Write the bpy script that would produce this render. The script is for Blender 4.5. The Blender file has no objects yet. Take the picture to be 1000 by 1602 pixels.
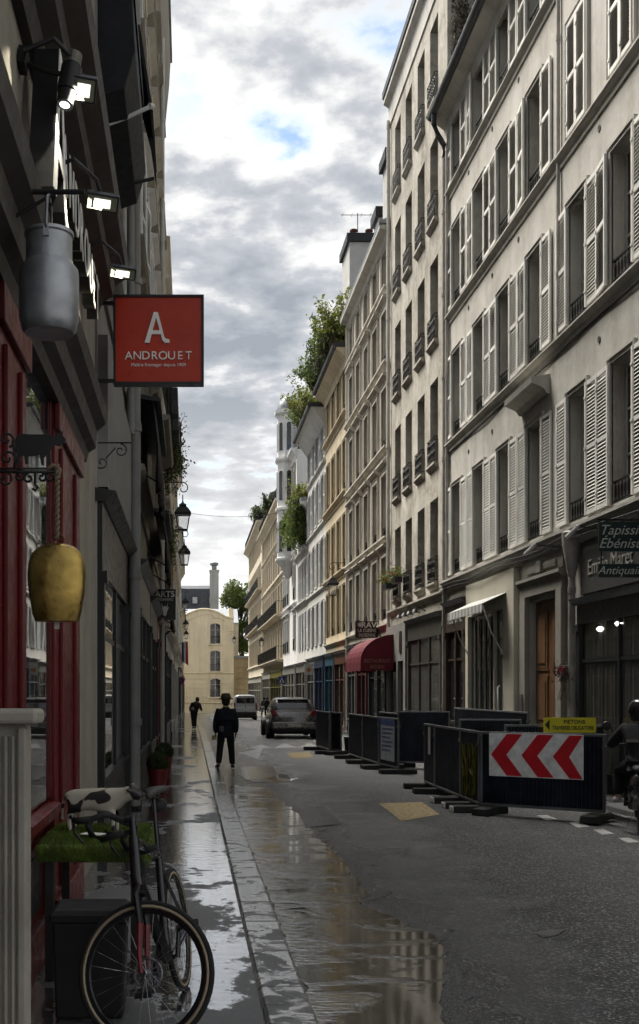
import bpy, bmesh, math, random
from mathutils import Vector, Matrix, noise as mnoise

R = math.radians
PI = math.pi
rnd = random.Random(11)
sc = bpy.context.scene
col = sc.collection

# ------------------------------------------------------------------ camera
CAM_H = 1.70
cam_d = bpy.data.cameras.new('camera')
cam = bpy.data.objects.new('camera', cam_d)
col.objects.link(cam)
cam.location = (0, 0, CAM_H)
cam.rotation_euler = (R(90), 0, 0)
cam_d.sensor_fit = 'HORIZONTAL'
cam_d.sensor_width = 36
cam_d.lens = 61.2
cam_d.shift_x = 0.203
cam_d.shift_y = 0.279
cam_d.clip_start = 0.05
cam_d.clip_end = 3000
sc.camera = cam

# ------------------------------------------------------------------ sky, sun, exposure
SUN_EL, SUN_AZ = R(57), R(-42)        # azimuth measured from +Y towards +X
world = bpy.data.worlds.new('World')
sc.world = world
world.use_nodes = True
wt = world.node_tree
wt.nodes.clear()
def wn(t, **k):
    n = wt.nodes.new(t)
    for a, b in k.items():
        setattr(n, a, b)
    return n
wl = wt.links.new
w_out = wn('ShaderNodeOutputWorld')
sky = wn('ShaderNodeTexSky', sky_type='NISHITA')
sky.sun_disc = False
sky.sun_elevation = SUN_EL
sky.sun_rotation = SUN_AZ
sky.air_density = 1.2
sky.ozone_density = 2.0
bg_sky = wn('ShaderNodeBackground')
bg_sky.inputs['Strength'].default_value = 0.05
wl(sky.outputs[0], bg_sky.inputs['Color'])
tc = wn('ShaderNodeTexCoord')
sep = wn('ShaderNodeSeparateXYZ')
wl(tc.outputs['Generated'], sep.inputs[0])
def wmath(op, a, b=None, c=None):
    n = wn('ShaderNodeMath', operation=op)
    for i, v in enumerate((a, b, c)):
        if v is None:
            continue
        if isinstance(v, (int, float)):
            n.inputs[i].default_value = v
        else:
            wl(v, n.inputs[i])
    return n.outputs[0]
zz = wmath('ADD', wmath('ABSOLUTE', sep.outputs[2]), 0.16)
px = wmath('DIVIDE', sep.outputs[0], zz)
py = wmath('DIVIDE', sep.outputs[1], zz)
cmb = wn('ShaderNodeCombineXYZ')
wl(px, cmb.inputs[0]); wl(py, cmb.inputs[1])
def wnoise(scale, detail, rough, off, dist=0.0):
    mp = wn('ShaderNodeMapping')
    mp.inputs['Location'].default_value = off
    wl(cmb.outputs[0], mp.inputs[0])
    n = wn('ShaderNodeTexNoise')
    n.inputs['Scale'].default_value = scale
    n.inputs['Detail'].default_value = detail
    n.inputs['Roughness'].default_value = rough
    n.inputs['Distortion'].default_value = dist
    wl(mp.outputs[0], n.inputs['Vector'])
    return n.outputs['Fac']
def wramp(fac, stops):
    r = wn('ShaderNodeValToRGB')
    e = r.color_ramp.elements
    while len(e) < len(stops):
        e.new(0.5)
    for el, (p, c) in zip(e, stops):
        el.position = p
        el.color = (c[0], c[1], c[2], 1) if not isinstance(c, (int, float)) else (c, c, c, 1)
    wl(fac, r.inputs[0])
    return r.outputs[0]
SKY_OFF = (1.3, 12.2, 0.0)
big = wnoise(0.55, 2, 0.5, SKY_OFF, 0.3)
fine = wnoise(6.0, 7, 0.56, (5.8, 2.2, 0.5), 0.08)
mid = wnoise(1.5, 4, 0.55, (2.2, 8.1, 2.0), 0.2)
cover = wmath('ADD', wmath('MULTIPLY', fine, 0.62), wmath('MULTIPLY', mid, 0.55))
mask = wramp(cover, [(0.42, 0.0), (0.53, 1.0)])
shade = wmath('ADD', wmath('ADD', wmath('MULTIPLY', big, 0.50), wmath('MULTIPLY', mid, 0.40)), wmath('MULTIPLY', fine, 0.80))
ccol = wramp(shade, [(0.66, (0.42, 0.415, 0.405)), (0.76, (0.285, 0.285, 0.28)), (0.85, (0.165, 0.172, 0.184)), (0.97, (0.105, 0.115, 0.13))])
bg_c = wn('ShaderNodeBackground')
bg_c.inputs['Strength'].default_value = 1.0
hz = wn('ShaderNodeMix', data_type='RGBA')          # clouds pale towards the horizon all round
hf = wn('ShaderNodeMapRange', interpolation_type='SMOOTHSTEP')
hf.inputs['From Min'].default_value = 0.30; hf.inputs['From Max'].default_value = 0.03; hf.inputs['To Min'].default_value = 0.0; hf.inputs['To Max'].default_value = 0.6
wl(wmath('ABSOLUTE', sep.outputs[2]), hf.inputs[0])
wl(hf.outputs[0], hz.inputs[0]); wl(ccol, hz.inputs[6]); hz.inputs[7].default_value = (0.37, 0.362, 0.345, 1)
wl(hz.outputs[2], bg_c.inputs['Color'])
wmix = wn('ShaderNodeMixShader')
wl(mask, wmix.inputs[0]); wl(bg_sky.outputs[0], wmix.inputs[1]); wl(bg_c.outputs[0], wmix.inputs[2])
wl(wmix.outputs[0], w_out.inputs[0])
world.cycles.sampling_method = 'MANUAL'
world.cycles.sample_map_resolution = 256

sun_d = bpy.data.lights.new('sun', 'SUN')
sun = bpy.data.objects.new('sun', sun_d)
col.objects.link(sun)
sun_d.energy = 2.8
sun_d.angle = R(34)
sun_d.color = (1.0, 0.95, 0.87)
sd = Vector((math.sin(SUN_AZ) * math.cos(SUN_EL), math.cos(SUN_AZ) * math.cos(SUN_EL), math.sin(SUN_EL)))
sun.rotation_euler = sd.to_track_quat('Z', 'Y').to_euler()
sun.location = (0, 0, 60)

vs = sc.view_settings
vs.view_transform = 'Standard'
vs.look = 'None'
vs.gamma = 1.0
vs.exposure = 1.9
vs.use_curve_mapping = False
sc.cycles.use_denoising = True
sc.cycles.use_adaptive_sampling = True
sc.cycles.adaptive_threshold = 0.03
sc.cycles.max_bounces = 6
sc.cycles.diffuse_bounces = 3
sc.cycles.glossy_bounces = 3
sc.cycles.transmission_bounces = 4
sc.cycles.caustics_reflective = False
sc.cycles.caustics_refractive = False

# ------------------------------------------------------------------ helpers
def g(y):
    """height of the street: level to 40 m, then falling gently"""
    return 0.0 if y < 40 else -(y - 40) * 0.0115

def tag(o, label=None, cat=None, group=None, kind=None):
    if label: o['label'] = label
    if cat: o['category'] = cat
    if group: o['group'] = group
    if kind: o['kind'] = kind
    return o

def obj(name, me, mat=None, parent=None, loc=None, rot=None, scale=None):
    o = bpy.data.objects.new(name, me)
    col.objects.link(o)
    if mat is not None and me is not None and not me.materials:
        me.materials.append(mat)
    if parent: o.parent = parent
    if loc: o.location = loc
    if rot: o.rotation_euler = rot
    if scale: o.scale = scale
    return o

def thing(name, label, cat, loc=(0, 0, 0), rz=0, group=None):
    o = bpy.data.objects.new(name, None)
    col.objects.link(o)
    o.empty_display_size = 0.2
    o.location = loc
    o.rotation_euler = (0, 0, rz)
    return tag(o, label, cat, group)

class MB:
    def __init__(s):
        s.v, s.f, s.M, s.sm = [], [], None, False
    def add(s, vs_, fs):
        b = len(s.v)
        for p in vs_:
            p = Vector(p)
            if s.M is not None: p = s.M @ p
            s.v.append(tuple(p))
        for f in fs:
            s.f.append(tuple(b + i for i in f))
        return s
    def box(s, x0, x1, y0, y1, z0, z1):
        if x0 > x1: x0, x1 = x1, x0
        if y0 > y1: y0, y1 = y1, y0
        if z0 > z1: z0, z1 = z1, z0
        return s.add([(x0, y0, z0), (x1, y0, z0), (x1, y1, z0), (x0, y1, z0), (x0, y0, z1), (x1, y0, z1), (x1, y1, z1), (x0, y1, z1)],
                     [(0, 3, 2, 1), (4, 5, 6, 7), (0, 1, 5, 4), (1, 2, 6, 5), (2, 3, 7, 6), (3, 0, 4, 7)])
    def cbox(s, c, d):
        return s.box(c[0] - d[0] / 2, c[0] + d[0] / 2, c[1] - d[1] / 2, c[1] + d[1] / 2, c[2] - d[2] / 2, c[2] + d[2] / 2)
    def prism(s, pts, axis, a, b):
        """polygon extruded along an axis: pts are (y,z) for 'x', (x,z) for 'y', (x,y) for 'z'"""
        n = len(pts)
        def P(p, t):
            return (t, p[0], p[1]) if axis == 'x' else ((p[0], t, p[1]) if axis == 'y' else (p[0], p[1], t))
        return s.add([P(p, a) for p in pts] + [P(p, b) for p in pts],
                     [tuple(range(n))[::-1], tuple(range(n, 2 * n))] + [(i, (i + 1) % n, n + (i + 1) % n, n + i) for i in range(n)])
    def ring(s, c, t, r, n, up=None):
        t = Vector(t).normalized()
        u = Vector(up) if up else (Vector((0, 0, 1)) if abs(t.z) < 0.9 else Vector((1, 0, 0)))
        a = t.cross(u).normalized(); b = a.cross(t).normalized()
        return [Vector(c) + (a * math.cos(2 * PI * k / n) + b * math.sin(2 * PI * k / n)) * r for k in range(n)]
    def tube(s, pts, r, n=8, closed=False):
        pts = [Vector(p) for p in pts]
        m = len(pts)
        rs = r if isinstance(r, (list, tuple)) else [r] * m
        vv = []
        for i, p in enumerate(pts):
            if closed: t = pts[(i + 1) % m] - pts[i - 1]
            else: t = pts[min(i + 1, m - 1)] - pts[max(i - 1, 0)]
            vv += s.ring(p, t, rs[i], n)
        ff = []
        for i in range(m if closed else m - 1):
            j = (i + 1) % m
            for k in range(n):
                ff.append((i * n + k, i * n + (k + 1) % n, j * n + (k + 1) % n, j * n + k))
        if not closed:
            ff.append(tuple(range(n))[::-1]); ff.append(tuple((m - 1) * n + k for k in range(n)))
        return s.add(vv, ff)
    def lathe(s, prof, n=24, c=(0, 0, 0), axis='z'):
        vv, ff = [], []
        for (r, z) in prof:
            for k in range(n):
                a = 2 * PI * k / n
                p = (r * math.cos(a), r * math.sin(a), z)
                if axis == 'y': p = (p[0], p[2], p[1])
                if axis == 'x': p = (p[2], p[0], p[1])
                vv.append((p[0] + c[0], p[1] + c[1], p[2] + c[2]))
        m = len(prof)
        for i in range(m - 1):
            for k in range(n):
                ff.append((i * n + k, i * n + (k + 1) % n, (i + 1) * n + (k + 1) % n, (i + 1) * n + k))
        if prof[0][0] > 1e-4: ff.append(tuple(range(n))[::-1])
        if prof[-1][0] > 1e-4: ff.append(tuple((m - 1) * n + k for k in range(n)))
        return s.add(vv, ff)
    def loft(s, rings, cap=True, closed=True):
        n = len(rings[0]); vv = [p for r_ in rings for p in r_]; ff = []
        for i in range(len(rings) - 1):
            for k in range(n if closed else n - 1):
                ff.append((i * n + k, i * n + (k + 1) % n, (i + 1) * n + (k + 1) % n, (i + 1) * n + k))
        if cap:
            ff.append(tuple(range(n))[::-1]); ff.append(tuple((len(rings) - 1) * n + k for k in range(n)))
        return s.add(vv, ff)
    def mesh(s, name='mesh', smooth=False, mat=None):
        me = bpy.data.meshes.new(name)
        me.from_pydata(s.v, [], s.f)
        bm = bmesh.new(); bm.from_mesh(me)
        bmesh.ops.recalc_face_normals(bm, faces=bm.faces)
        bm.to_mesh(me); bm.free()
        if smooth:
            me.polygons.foreach_set('use_smooth', [True] * len(me.polygons))
            if smooth == 'auto':
                me.set_sharp_from_angle(angle=R(38))
        if mat: me.materials.append(mat)
        me.update()
        return me
    def build(s, name, mat, parent=None, smooth=False, loc=None, rot=None, bevel=0):
        o = obj(name, s.mesh(name, smooth), mat, parent, loc, rot)
        if bevel:
            m = o.modifiers.new('bevel', 'BEVEL'); m.width = bevel; m.segments = 2; m.limit_method = 'ANGLE'; m.angle_limit = R(40)
        return o

CACHE = {}
TMP = bpy.data.scenes.new('workshop')     # scratch scene in which text and bodies are turned into meshes; removed at the end
def to_mesh(o):
    vl = TMP.view_layers[0]; vl.update()
    return bpy.data.meshes.new_from_object(o.evaluated_get(vl.depsgraph))
def cached(key, fn):
    if key not in CACHE: CACHE[key] = fn()
    return CACHE[key]

def text_mesh(s, size, extrude=0.004, shear=0.0, space=1.0, offset=0.0, align='CENTER', sx=1.0):
    def mk():
        c = bpy.data.curves.new('t', 'FONT')
        c.body = s; c.size = size; c.extrude = extrude; c.shear = shear; c.space_character = space; c.offset = offset
        c.align_x = align; c.align_y = 'CENTER'; c.resolution_u = 4
        o = bpy.data.objects.new('t', c); TMP.collection.objects.link(o)
        me = to_mesh(o)
        bpy.data.objects.remove(o); bpy.data.curves.remove(c)
        me.transform(Matrix.Rotation(R(90), 4, 'X') @ Matrix.Scale(sx, 4, (1, 0, 0)))
        me.materials.clear()
        return me
    return cached(('txt', s, size, extrude, shear, space, offset, align, sx), mk)

# ------------------------------------------------------------------ materials
MATS = {}
def nodes(name):
    m = bpy.data.materials.new(name); m.use_nodes = True
    nt = m.node_tree
    return m, nt, nt.nodes['Principled BSDF'], nt.nodes.new, nt.links.new

def nmath(nt, op, a, b=None, c=None, clamp=False):
    n = nt.nodes.new('ShaderNodeMath'); n.operation = op; n.use_clamp = clamp
    for i, v in enumerate((a, b, c)):
        if v is None: continue
        if isinstance(v, (int, float)): n.inputs[i].default_value = v
        else: nt.links.new(v, n.inputs[i])
    return n.outputs[0]
def nnoise(nt, vec, scale, detail=4, rough=0.55, dist=0.0, sc3=None, loc=None):
    if sc3 or loc:
        mp = nt.nodes.new('ShaderNodeMapping')
        if sc3: mp.inputs['Scale'].default_value = sc3
        if loc: mp.inputs['Location'].default_value = loc
        nt.links.new(vec, mp.inputs[0]); vec = mp.outputs[0]
    n = nt.nodes.new('ShaderNodeTexNoise')
    n.inputs['Scale'].default_value = scale; n.inputs['Detail'].default_value = detail
    n.inputs['Roughness'].default_value = rough; n.inputs['Distortion'].default_value = dist
    nt.links.new(vec, n.inputs['Vector'])
    return n.outputs['Fac']
def nramp(nt, fac, stops):
    r = nt.nodes.new('ShaderNodeValToRGB'); e = r.color_ramp.elements
    while len(e) < len(stops): e.new(0.5)
    for el, (p, c) in zip(e, stops):
        el.position = p; el.color = (c, c, c, 1) if isinstance(c, (int, float)) else (c[0], c[1], c[2], 1)
    nt.links.new(fac, r.inputs[0])
    return r.outputs[0]
def nmix(nt, fac, a, b, mode='MIX'):
    n = nt.nodes.new('ShaderNodeMix'); n.data_type = 'RGBA'; n.blend_type = mode
    for k, v in ((0, fac), (6, a), (7, b)):
        if isinstance(v, (int, float)): n.inputs[k].default_value = v
        elif isinstance(v, tuple): n.inputs[k].default_value = (v[0], v[1], v[2], 1)
        else: nt.links.new(v, n.inputs[k])
    return n.outputs[2]
def nbump(nt, h, strength, dist=0.01, prev=None):
    b = nt.nodes.new('ShaderNodeBump'); b.inputs['Strength'].default_value = strength; b.inputs['Distance'].default_value = dist
    nt.links.new(h, b.inputs['Height'])
    if prev: nt.links.new(prev, b.inputs['Normal'])
    return b.outputs[0]
def wpos(nt):
    return nt.nodes.new('ShaderNodeNewGeometry').outputs['Position']
def opos(nt):
    return nt.nodes.new('ShaderNodeTexCoord').outputs['Object']

def pmat(name, c, rough=0.6, metal=0.0, var=0.2, scale=3.0, bump=0.15, bscale=60.0, spec=0.32, obj_space=False, emit=None, coat=0.0, rand=0.0):
    """painted, metal or fabric surface: a base colour with uneven wear and fine relief"""
    if name in MATS: return MATS[name]
    m, nt, P, N, L = nodes(name)
    v = opos(nt) if obj_space else wpos(nt)
    a = nnoise(nt, v, scale, 6, 0.6)
    f = nramp(nt, a, [(0.3, 1 - var), (0.7, 1 + var * 0.6)])
    colr = nmix(nt, 1.0, (c[0], c[1], c[2]), f, 'MULTIPLY')
    if rand:
        oi = N('ShaderNodeObjectInfo'); colr = nmix(nt, 1.0, colr, nramp(nt, oi.outputs['Random'], [(0.0, 1 - rand), (1.0, 1 + rand * 0.4)]), 'MULTIPLY')
    L(colr, P.inputs['Base Color'])
    rr = nramp(nt, nnoise(nt, v, scale * 4, 4), [(0.3, max(0.02, rough - 0.1)), (0.7, min(1, rough + 0.1))])
    L(rr, P.inputs['Roughness'])
    P.inputs['Metallic'].default_value = metal
    P.inputs['Specular IOR Level'].default_value = spec
    P.inputs['Coat Weight'].default_value = coat
    if bump: L(nbump(nt, nnoise(nt, v, bscale, 3), bump, 0.004), P.inputs['Normal'])
    if emit:
        P.inputs['Emission Color'].default_value = (emit[0], emit[1], emit[2], 1); P.inputs['Emission Strength'].default_value = emit[3]
    MATS[name] = m
    return m

def plaster(name, c, dirt=0.45, dirtc=(0.16, 0.14, 0.11), streak=0.5, bump=0.35, blotch=1.0):
    """rendered facade: broad blotches, rain streaks, fine grain"""
    if name in MATS: return MATS[name]
    m, nt, P, N, L = nodes(name)
    v = wpos(nt)
    big_ = nramp(nt, nnoise(nt, v, 0.55 * blotch, 7, 0.62, 0.6), [(0.36, 0.0), (0.68, 1.0)])
    st = nramp(nt, nnoise(nt, v, 1.0, 5, 0.6, 0.2, sc3=(2.2, 2.2, 0.16)), [(0.44, 0.0), (0.72, 1.0)])
    pat = nramp(nt, nnoise(nt, v, 3.2, 6, 0.7, 1.0), [(0.45, 0.0), (0.75, 1.0)])
    c2 = nmix(nt, nmath(nt, 'MULTIPLY', big_, min(1.0, dirt * 1.0)), (c[0], c[1], c[2]), (c[0] * 0.52, c[1] * 0.50, c[2] * 0.46))
    c3 = nmix(nt, nmath(nt, 'MULTIPLY', st, streak * 0.75), c2, dirtc)
    c4 = nmix(nt, nmath(nt, 'MULTIPLY', pat, dirt * 0.75), c3, (min(1, c[0] * 1.18), min(1, c[1] * 1.17), min(1, c[2] * 1.15)))
    L(c4, P.inputs['Base Color'])
    P.inputs['Roughness'].default_value = 0.88
    P.inputs['Specular IOR Level'].default_value = 0.25
    h = nmath(nt, 'ADD', nnoise(nt, v, 60, 4, 0.6), nmath(nt, 'MULTIPLY', nnoise(nt, v, 5, 5, 0.65), 1.5))
    L(nbump(nt, h, bump, 0.012), P.inputs['Normal'])
    MATS[name] = m
    return m

def glassmat(name, c=(0.015, 0.017, 0.018), rough=0.03, spec=0.7):
    if name in MATS: return MATS[name]
    m, nt, P, N, L = nodes(name)
    v = wpos(nt)
    L(nmix(nt, nnoise(nt, v, 1.6, 3), (c[0] * 0.5, c[1] * 0.5, c[2] * 0.5), (c[0] * 1.8, c[1] * 1.8, c[2] * 1.8)), P.inputs['Base Color'])
    P.inputs['Roughness'].default_value = rough
    P.inputs['Specular IOR Level'].default_value = spec
    L(nbump(nt, nnoise(nt, v, 1.3, 2), 0.05, 0.02), P.inputs['Normal'])
    MATS[name] = m
    return m

def leafmat(name, c):
    if name in MATS: return MATS[name]
    m, nt, P, N, L = nodes(name)
    v = wpos(nt)
    f = nramp(nt, nnoise(nt, v, 2.5, 4, 0.7), [(0.3, (c[0] * 0.5, c[1] * 0.55, c[2] * 0.5)), (0.55, c), (0.75, (c[0] * 1.6, c[1] * 1.45, c[2] * 1.0))])
    L(f, P.inputs['Base Color'])
    P.inputs['Roughness'].default_value = 0.55
    P.inputs['Specular IOR Level'].default_value = 0.3
    t = N('ShaderNodeBsdfTranslucent'); L(f, t.inputs[0])
    mx = N('ShaderNodeMixShader'); mx.inputs[0].default_value = 0.45
    L(P.outputs[0], mx.inputs[1]); L(t.outputs[0], mx.inputs[2]); L(mx.outputs[0], nt.nodes['Material Output'].inputs[0])
    MATS[name] = m
    return m

# --- ground materials
def asphalt_mat(name, road):
    m, nt, P, N, L = nodes(name)
    v = wpos(nt)
    sp = N('ShaderNodeSeparateXYZ'); L(v, sp.inputs[0])
    if road:
        vo = N('ShaderNodeTexVoronoi'); vo.inputs['Scale'].default_value = 72; L(v, vo.inputs['Vector'])
        vc = N('ShaderNodeSeparateColor'); L(vo.outputs['Color'], vc.inputs[0])
        agg = nramp(nt, vc.outputs[0], [(0.0, (0.010, 0.010, 0.0105)), (0.45, (0.024, 0.024, 0.025)), (0.8, (0.06, 0.06, 0.06)), (1.0, (0.25, 0.25, 0.24))])
        wear = nramp(nt, nnoise(nt, v, 0.7, 6, 0.65, 0.5), [(0.35, 0.75), (0.7, 1.35)])
        lanes = nramp(nt, nnoise(nt, v, 1.0, 4, 0.6, 0.8, sc3=(0.9, 0.10, 1)), [(0.48, 0.0), (0.62, 1.0)])
        base = nmix(nt, 1.0, agg, wear, 'MULTIPLY')
        base = nmix(nt, nmath(nt, 'MULTIPLY', lanes, 0.22), base, (0.10, 0.10, 0.10))
        # wet band creeping out of the gutter
        edge = nmath(nt, 'ADD', sp.outputs[0], nmath(nt, 'MULTIPLY', nnoise(nt, v, 0.55, 5, 0.6), 2.6))
        wet = nramp(nt, nmath(nt, 'MULTIPLY', edge, 0.2), [(0.52, 1.0), (0.80, 0.0)])
        far = nramp(nt, nmath(nt, 'MULTIPLY', nmath(nt, 'ADD', sp.outputs[1], nmath(nt, 'MULTIPLY', nnoise(nt, v, 0.3, 4), 8)), 0.02), [(0.42, 0.0), (0.7, 0.55)])
        wet = nmath(nt, 'MAXIMUM', wet, far)
        base = nmix(nt, nmath(nt, 'MULTIPLY', wet, 0.2), base, (0.03, 0.03, 0.031))
        L(base, P.inputs['Base Color'])
        L(nramp(nt, wet, [(0.0, 0.62), (0.45, 0.32), (1.0, 0.16)]), P.inputs['Roughness'])
        hh = nmath(nt, 'ADD', vo.outputs['Distance'], nmath(nt, 'MULTIPLY', nnoise(nt, v, 26, 3), 0.6))
        L(nbump(nt, hh, 1.0, 0.012), P.inputs['Normal'])
        L(nmath(nt, 'ADD', 1.5, nmath(nt, 'MULTIPLY', wet, 0.8)), P.inputs['IOR'])
    else:
        fine_ = nnoise(nt, v, 130, 3, 0.6)
        base = nramp(nt, fine_, [(0.3, (0.06, 0.06, 0.06)), (0.7, (0.125, 0.125, 0.123))])
        base = nmix(nt, 1.0, base, nramp(nt, nnoise(nt, v, 1.1, 6, 0.65), [(0.3, 0.75), (0.7, 1.2)]), 'MULTIPLY')
        w1 = nnoise(nt, v, 0.75, 5, 0.58, 0.7, sc3=(1.0, 0.75, 1), loc=(0.3, 1.15, 0))
        w2 = nnoise(nt, v, 5.0, 7, 0.72)
        wv = nmath(nt, 'ADD', nmath(nt, 'MULTIPLY', w1, 0.66), nmath(nt, 'MULTIPLY', w2, 0.34))
        wv = nmath(nt, 'ADD', wv, nmath(nt, 'MULTIPLY', nmath(nt, 'MINIMUM', sp.outputs[1], 30.0), 0.0022))
        wet = nramp(nt, wv, [(0.495, 0.0), (0.525, 1.0)])
        base = nmix(nt, nmath(nt, 'MULTIPLY', wet, 0.5), base, (0.045, 0.045, 0.046))
        L(base, P.inputs['Base Color'])
        L(nramp(nt, wet, [(0.0, 0.5), (1.0, 0.055)]), P.inputs['Roughness'])
        b1 = nbump(nt, fine_, 0.25, 0.003)
        mixn = N('ShaderNodeMix'); mixn.data_type = 'VECTOR'
        b2 = nbump(nt, nnoise(nt, v, 13, 4, 0.6, 0.3, sc3=(0.5, 1, 1)), 0.22, 0.012)
        L(wet, mixn.inputs[0]); L(b1, mixn.inputs[4]); L(b2, mixn.inputs[5])
        L(mixn.outputs[1], P.inputs['Normal'])
        L(nmath(nt, 'ADD', 1.5, nmath(nt, 'MULTIPLY', wet, 7.0)), P.inputs['IOR'])
    MATS[name] = m
    return m

def granite_mat(name):
    m, nt, P, N, L = nodes(name)
    v = wpos(nt)
    gr = nnoise(nt, v, 150, 3, 0.7)
    base = nramp(nt, gr, [(0.3, (0.07, 0.07, 0.07)), (0.5, (0.145, 0.145, 0.14)), (0.75, (0.29, 0.29, 0.28))])
    base = nmix(nt, 1.0, base, nramp(nt, nnoise(nt, v, 1.6, 6, 0.65), [(0.3, 0.6), (0.7, 1.15)]), 'MULTIPLY')
    sp = N('ShaderNodeSeparateXYZ'); L(v, sp.inputs[0])
    w1 = nmath(nt, 'ADD', nnoise(nt, v, 3.0, 8, 0.74, 0.6), nmath(nt, 'MULTIPLY', nmath(nt, 'MINIMUM', sp.outputs[1], 26.0), 0.011))
    wet = nramp(nt, w1, [(0.54, 0.0), (0.585, 1.0)])
    base = nmix(nt, nmath(nt, 'MULTIPLY', wet, 0.55), base, (0.06, 0.06, 0.06))
    L(base, P.inputs['Base Color'])
    L(nramp(nt, wet, [(0.0, 0.5), (1.0, 0.10)]), P.inputs['Roughness'])
    L(nmath(nt, 'ADD', 1.45, nmath(nt, 'MULTIPLY', wet, 6.0)), P.inputs['IOR'])
    L(nbump(nt, nmath(nt, 'ADD', gr, nmath(nt, 'MULTIPLY', nnoise(nt, v, 12, 4), 2)), 0.3, 0.006), P.inputs['Normal'])
    MATS[name] = m
    return m

def fringe_mat(name):
    m, nt, P, N, L = nodes(name)
    v = wpos(nt)
    vo = N('ShaderNodeTexVoronoi'); vo.inputs['Scale'].default_value = 55; L(v, vo.inputs['Vector'])
    P.inputs['Base Color'].default_value = (0.03, 0.03, 0.03, 1); P.inputs['Roughness'].default_value = 0.2; P.inputs['IOR'].default_value = 2.8
    L(nbump(nt, nmath(nt, 'ADD', vo.outputs['Distance'], nnoise(nt, v, 30, 3)), 1.0, 0.018), P.inputs['Normal'])
    MATS[name] = m
    return m

def water_mat(name):
    m, nt, P, N, L = nodes(name)
    v = wpos(nt)
    L(nramp(nt, nnoise(nt, v, 1.5, 5, 0.6), [(0.3, (0.020, 0.017, 0.013)), (0.7, (0.042, 0.036, 0.028))]), P.inputs['Base Color'])
    P.inputs['Roughness'].default_value = 0.07
    # ruffled streaks between calm stretches
    sp = N('ShaderNodeSeparateXYZ'); L(v, sp.inputs[0])
    rn = nmath(nt, 'SUBTRACT', nnoise(nt, v, 2.0, 6, 0.68, 0.5, sc3=(0.7, 1.3, 1)), nmath(nt, 'MULTIPLY', nmath(nt, 'SUBTRACT', sp.outputs[0], 1.0), 0.16))
    ruffle = nramp(nt, rn, [(0.47, 0.04), (0.53, 1.0)])
    L(nmath(nt, 'ADD', 1.36, nmath(nt, 'MULTIPLY', ruffle, 3.6)), P.inputs['IOR'])
    h = nmath(nt, 'MULTIPLY', nnoise(nt, v, 26, 3, 0.55, 0.5, sc3=(0.3, 1, 1)), ruffle)
    L(nbump(nt, h, 0.36, 0.015), P.inputs['Normal'])
    MATS[name] = m
    return m

# ================================================================== GROUND
M_ROAD = asphalt_mat('road_asphalt', True)
M_WALK = asphalt_mat('pavement_asphalt', False)
M_GRAN = granite_mat('kerb_granite')
M_WATER = water_mat('puddle_water')
KL0, KL1 = 0.40, 0.66          # near kerb
KR0, KR1 = 5.60, 5.86          # far kerb
FAR_Y = 124.0

def road_z(x):
    if x < 1.9: return -0.05
    if x < 3.4: return -0.05 + 0.05 * (x - 1.9) / 1.5
    return -0.04 * (x - 3.4) / 2.2

def sheet(name, xs, ys, zf, mat):
    vv = [(x, y, zf(x, y)) for y in ys for x in xs]
    n = len(xs)
    ff = [(j * n + i, j * n + i + 1, (j + 1) * n + i + 1, (j + 1) * n + i) for j in range(len(ys) - 1) for i in range(n - 1)]
    mb = MB(); mb.add(vv, ff)
    return mb.build(name, mat, smooth=True)

YS = [-10 + 2 * i for i in range(68)]
gnd = MB().add([(-900, -900, -3.2), (900, -900, -3.2), (900, 1500, -3.2), (-900, 1500, -3.2)], [(0, 1, 2, 3)]).build('ground', M_ROAD)
tag(gnd, kind='structure')
road = sheet('road', [0.60 + i * (5.70 - 0.60) / 24 for i in range(25)], YS, lambda x, y: road_z(x) + g(y), M_ROAD)
tag(road, kind='structure')
cross = MB().add([(-60, 122, g(124) - 0.04), (80, 122, g(124) - 0.04), (80, 134, g(130) - 0.03), (-60, 134, g(130) - 0.03)], [(0, 1, 2, 3)]).build('cross_road', M_ROAD)
tag(cross, kind='structure')
walk_l = sheet('pavement_left', [-1.4, -0.6, 0.0, KL0 - 0.018], [y for y in YS if y <= FAR_Y], lambda x, y: g(y), M_WALK)
tag(walk_l, kind='structure')
walk_r = sheet('pavement_right', [KR1 + 0.008, 6.3, 7.4], [y for y in YS if y <= FAR_Y], lambda x, y: 0.08 + g(y), M_WALK)
tag(walk_r, kind='structure')

def kerb(parent, x0, x1, joints, zt, zb=-0.25, drop=0.008):
    for a, b in zip(joints[:-1], joints[1:]):
        j = rnd.uniform(-0.004, 0.004)
        mb = MB()
        L = b - a
        r = 0.02
        prof = [(x0, zb), (x1, zb), (x1, zt - r), (x1 - r * 0.3, zt - r * 0.3), (x1 - r, zt), (x0 + r * 0.5, zt), (x0, zt - r * 0.5)]
        if x0 > 3:
            prof = [(x0, zb), (x1, zb), (x1, zt - r * 0.5), (x1 - r * 0.5, zt), (x0 + r, zt), (x0 + r * 0.3, zt - r * 0.3), (x0, zt - r)]
        n = len(prof)
        vv = [(p[0] + rnd.uniform(-.004, .004), a + 0.010, p[1] + g(a) + j) for p in prof] + [(p[0] + rnd.uniform(-.004, .004), b - 0.010, p[1] + g(b) + j) for p in prof]
        mb.add(vv, [tuple(range(n))[::-1], tuple(range(n, 2 * n))] + [(i, (i + 1) % n, n + (i + 1) % n, n + i) for i in range(n)])
        mb.build('kerb_stone', M_GRAN, parent)
jl = [-6, -4.6, -3.2, -1.8, -0.4, 1.0, 2.2, 3.6, 4.9, 5.85, 6.23, 7.98, 9.2, 10.7]
while jl[-1] < 60: jl.append(jl[-1] + rnd.uniform(0.9, 1.7))
while jl[-1] < 118: jl.append(jl[-1] + rnd.uniform(3, 4.5))
jl.append(FAR_Y)
kerb(walk_l, KL0, KL1, jl, 0.004)
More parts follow.
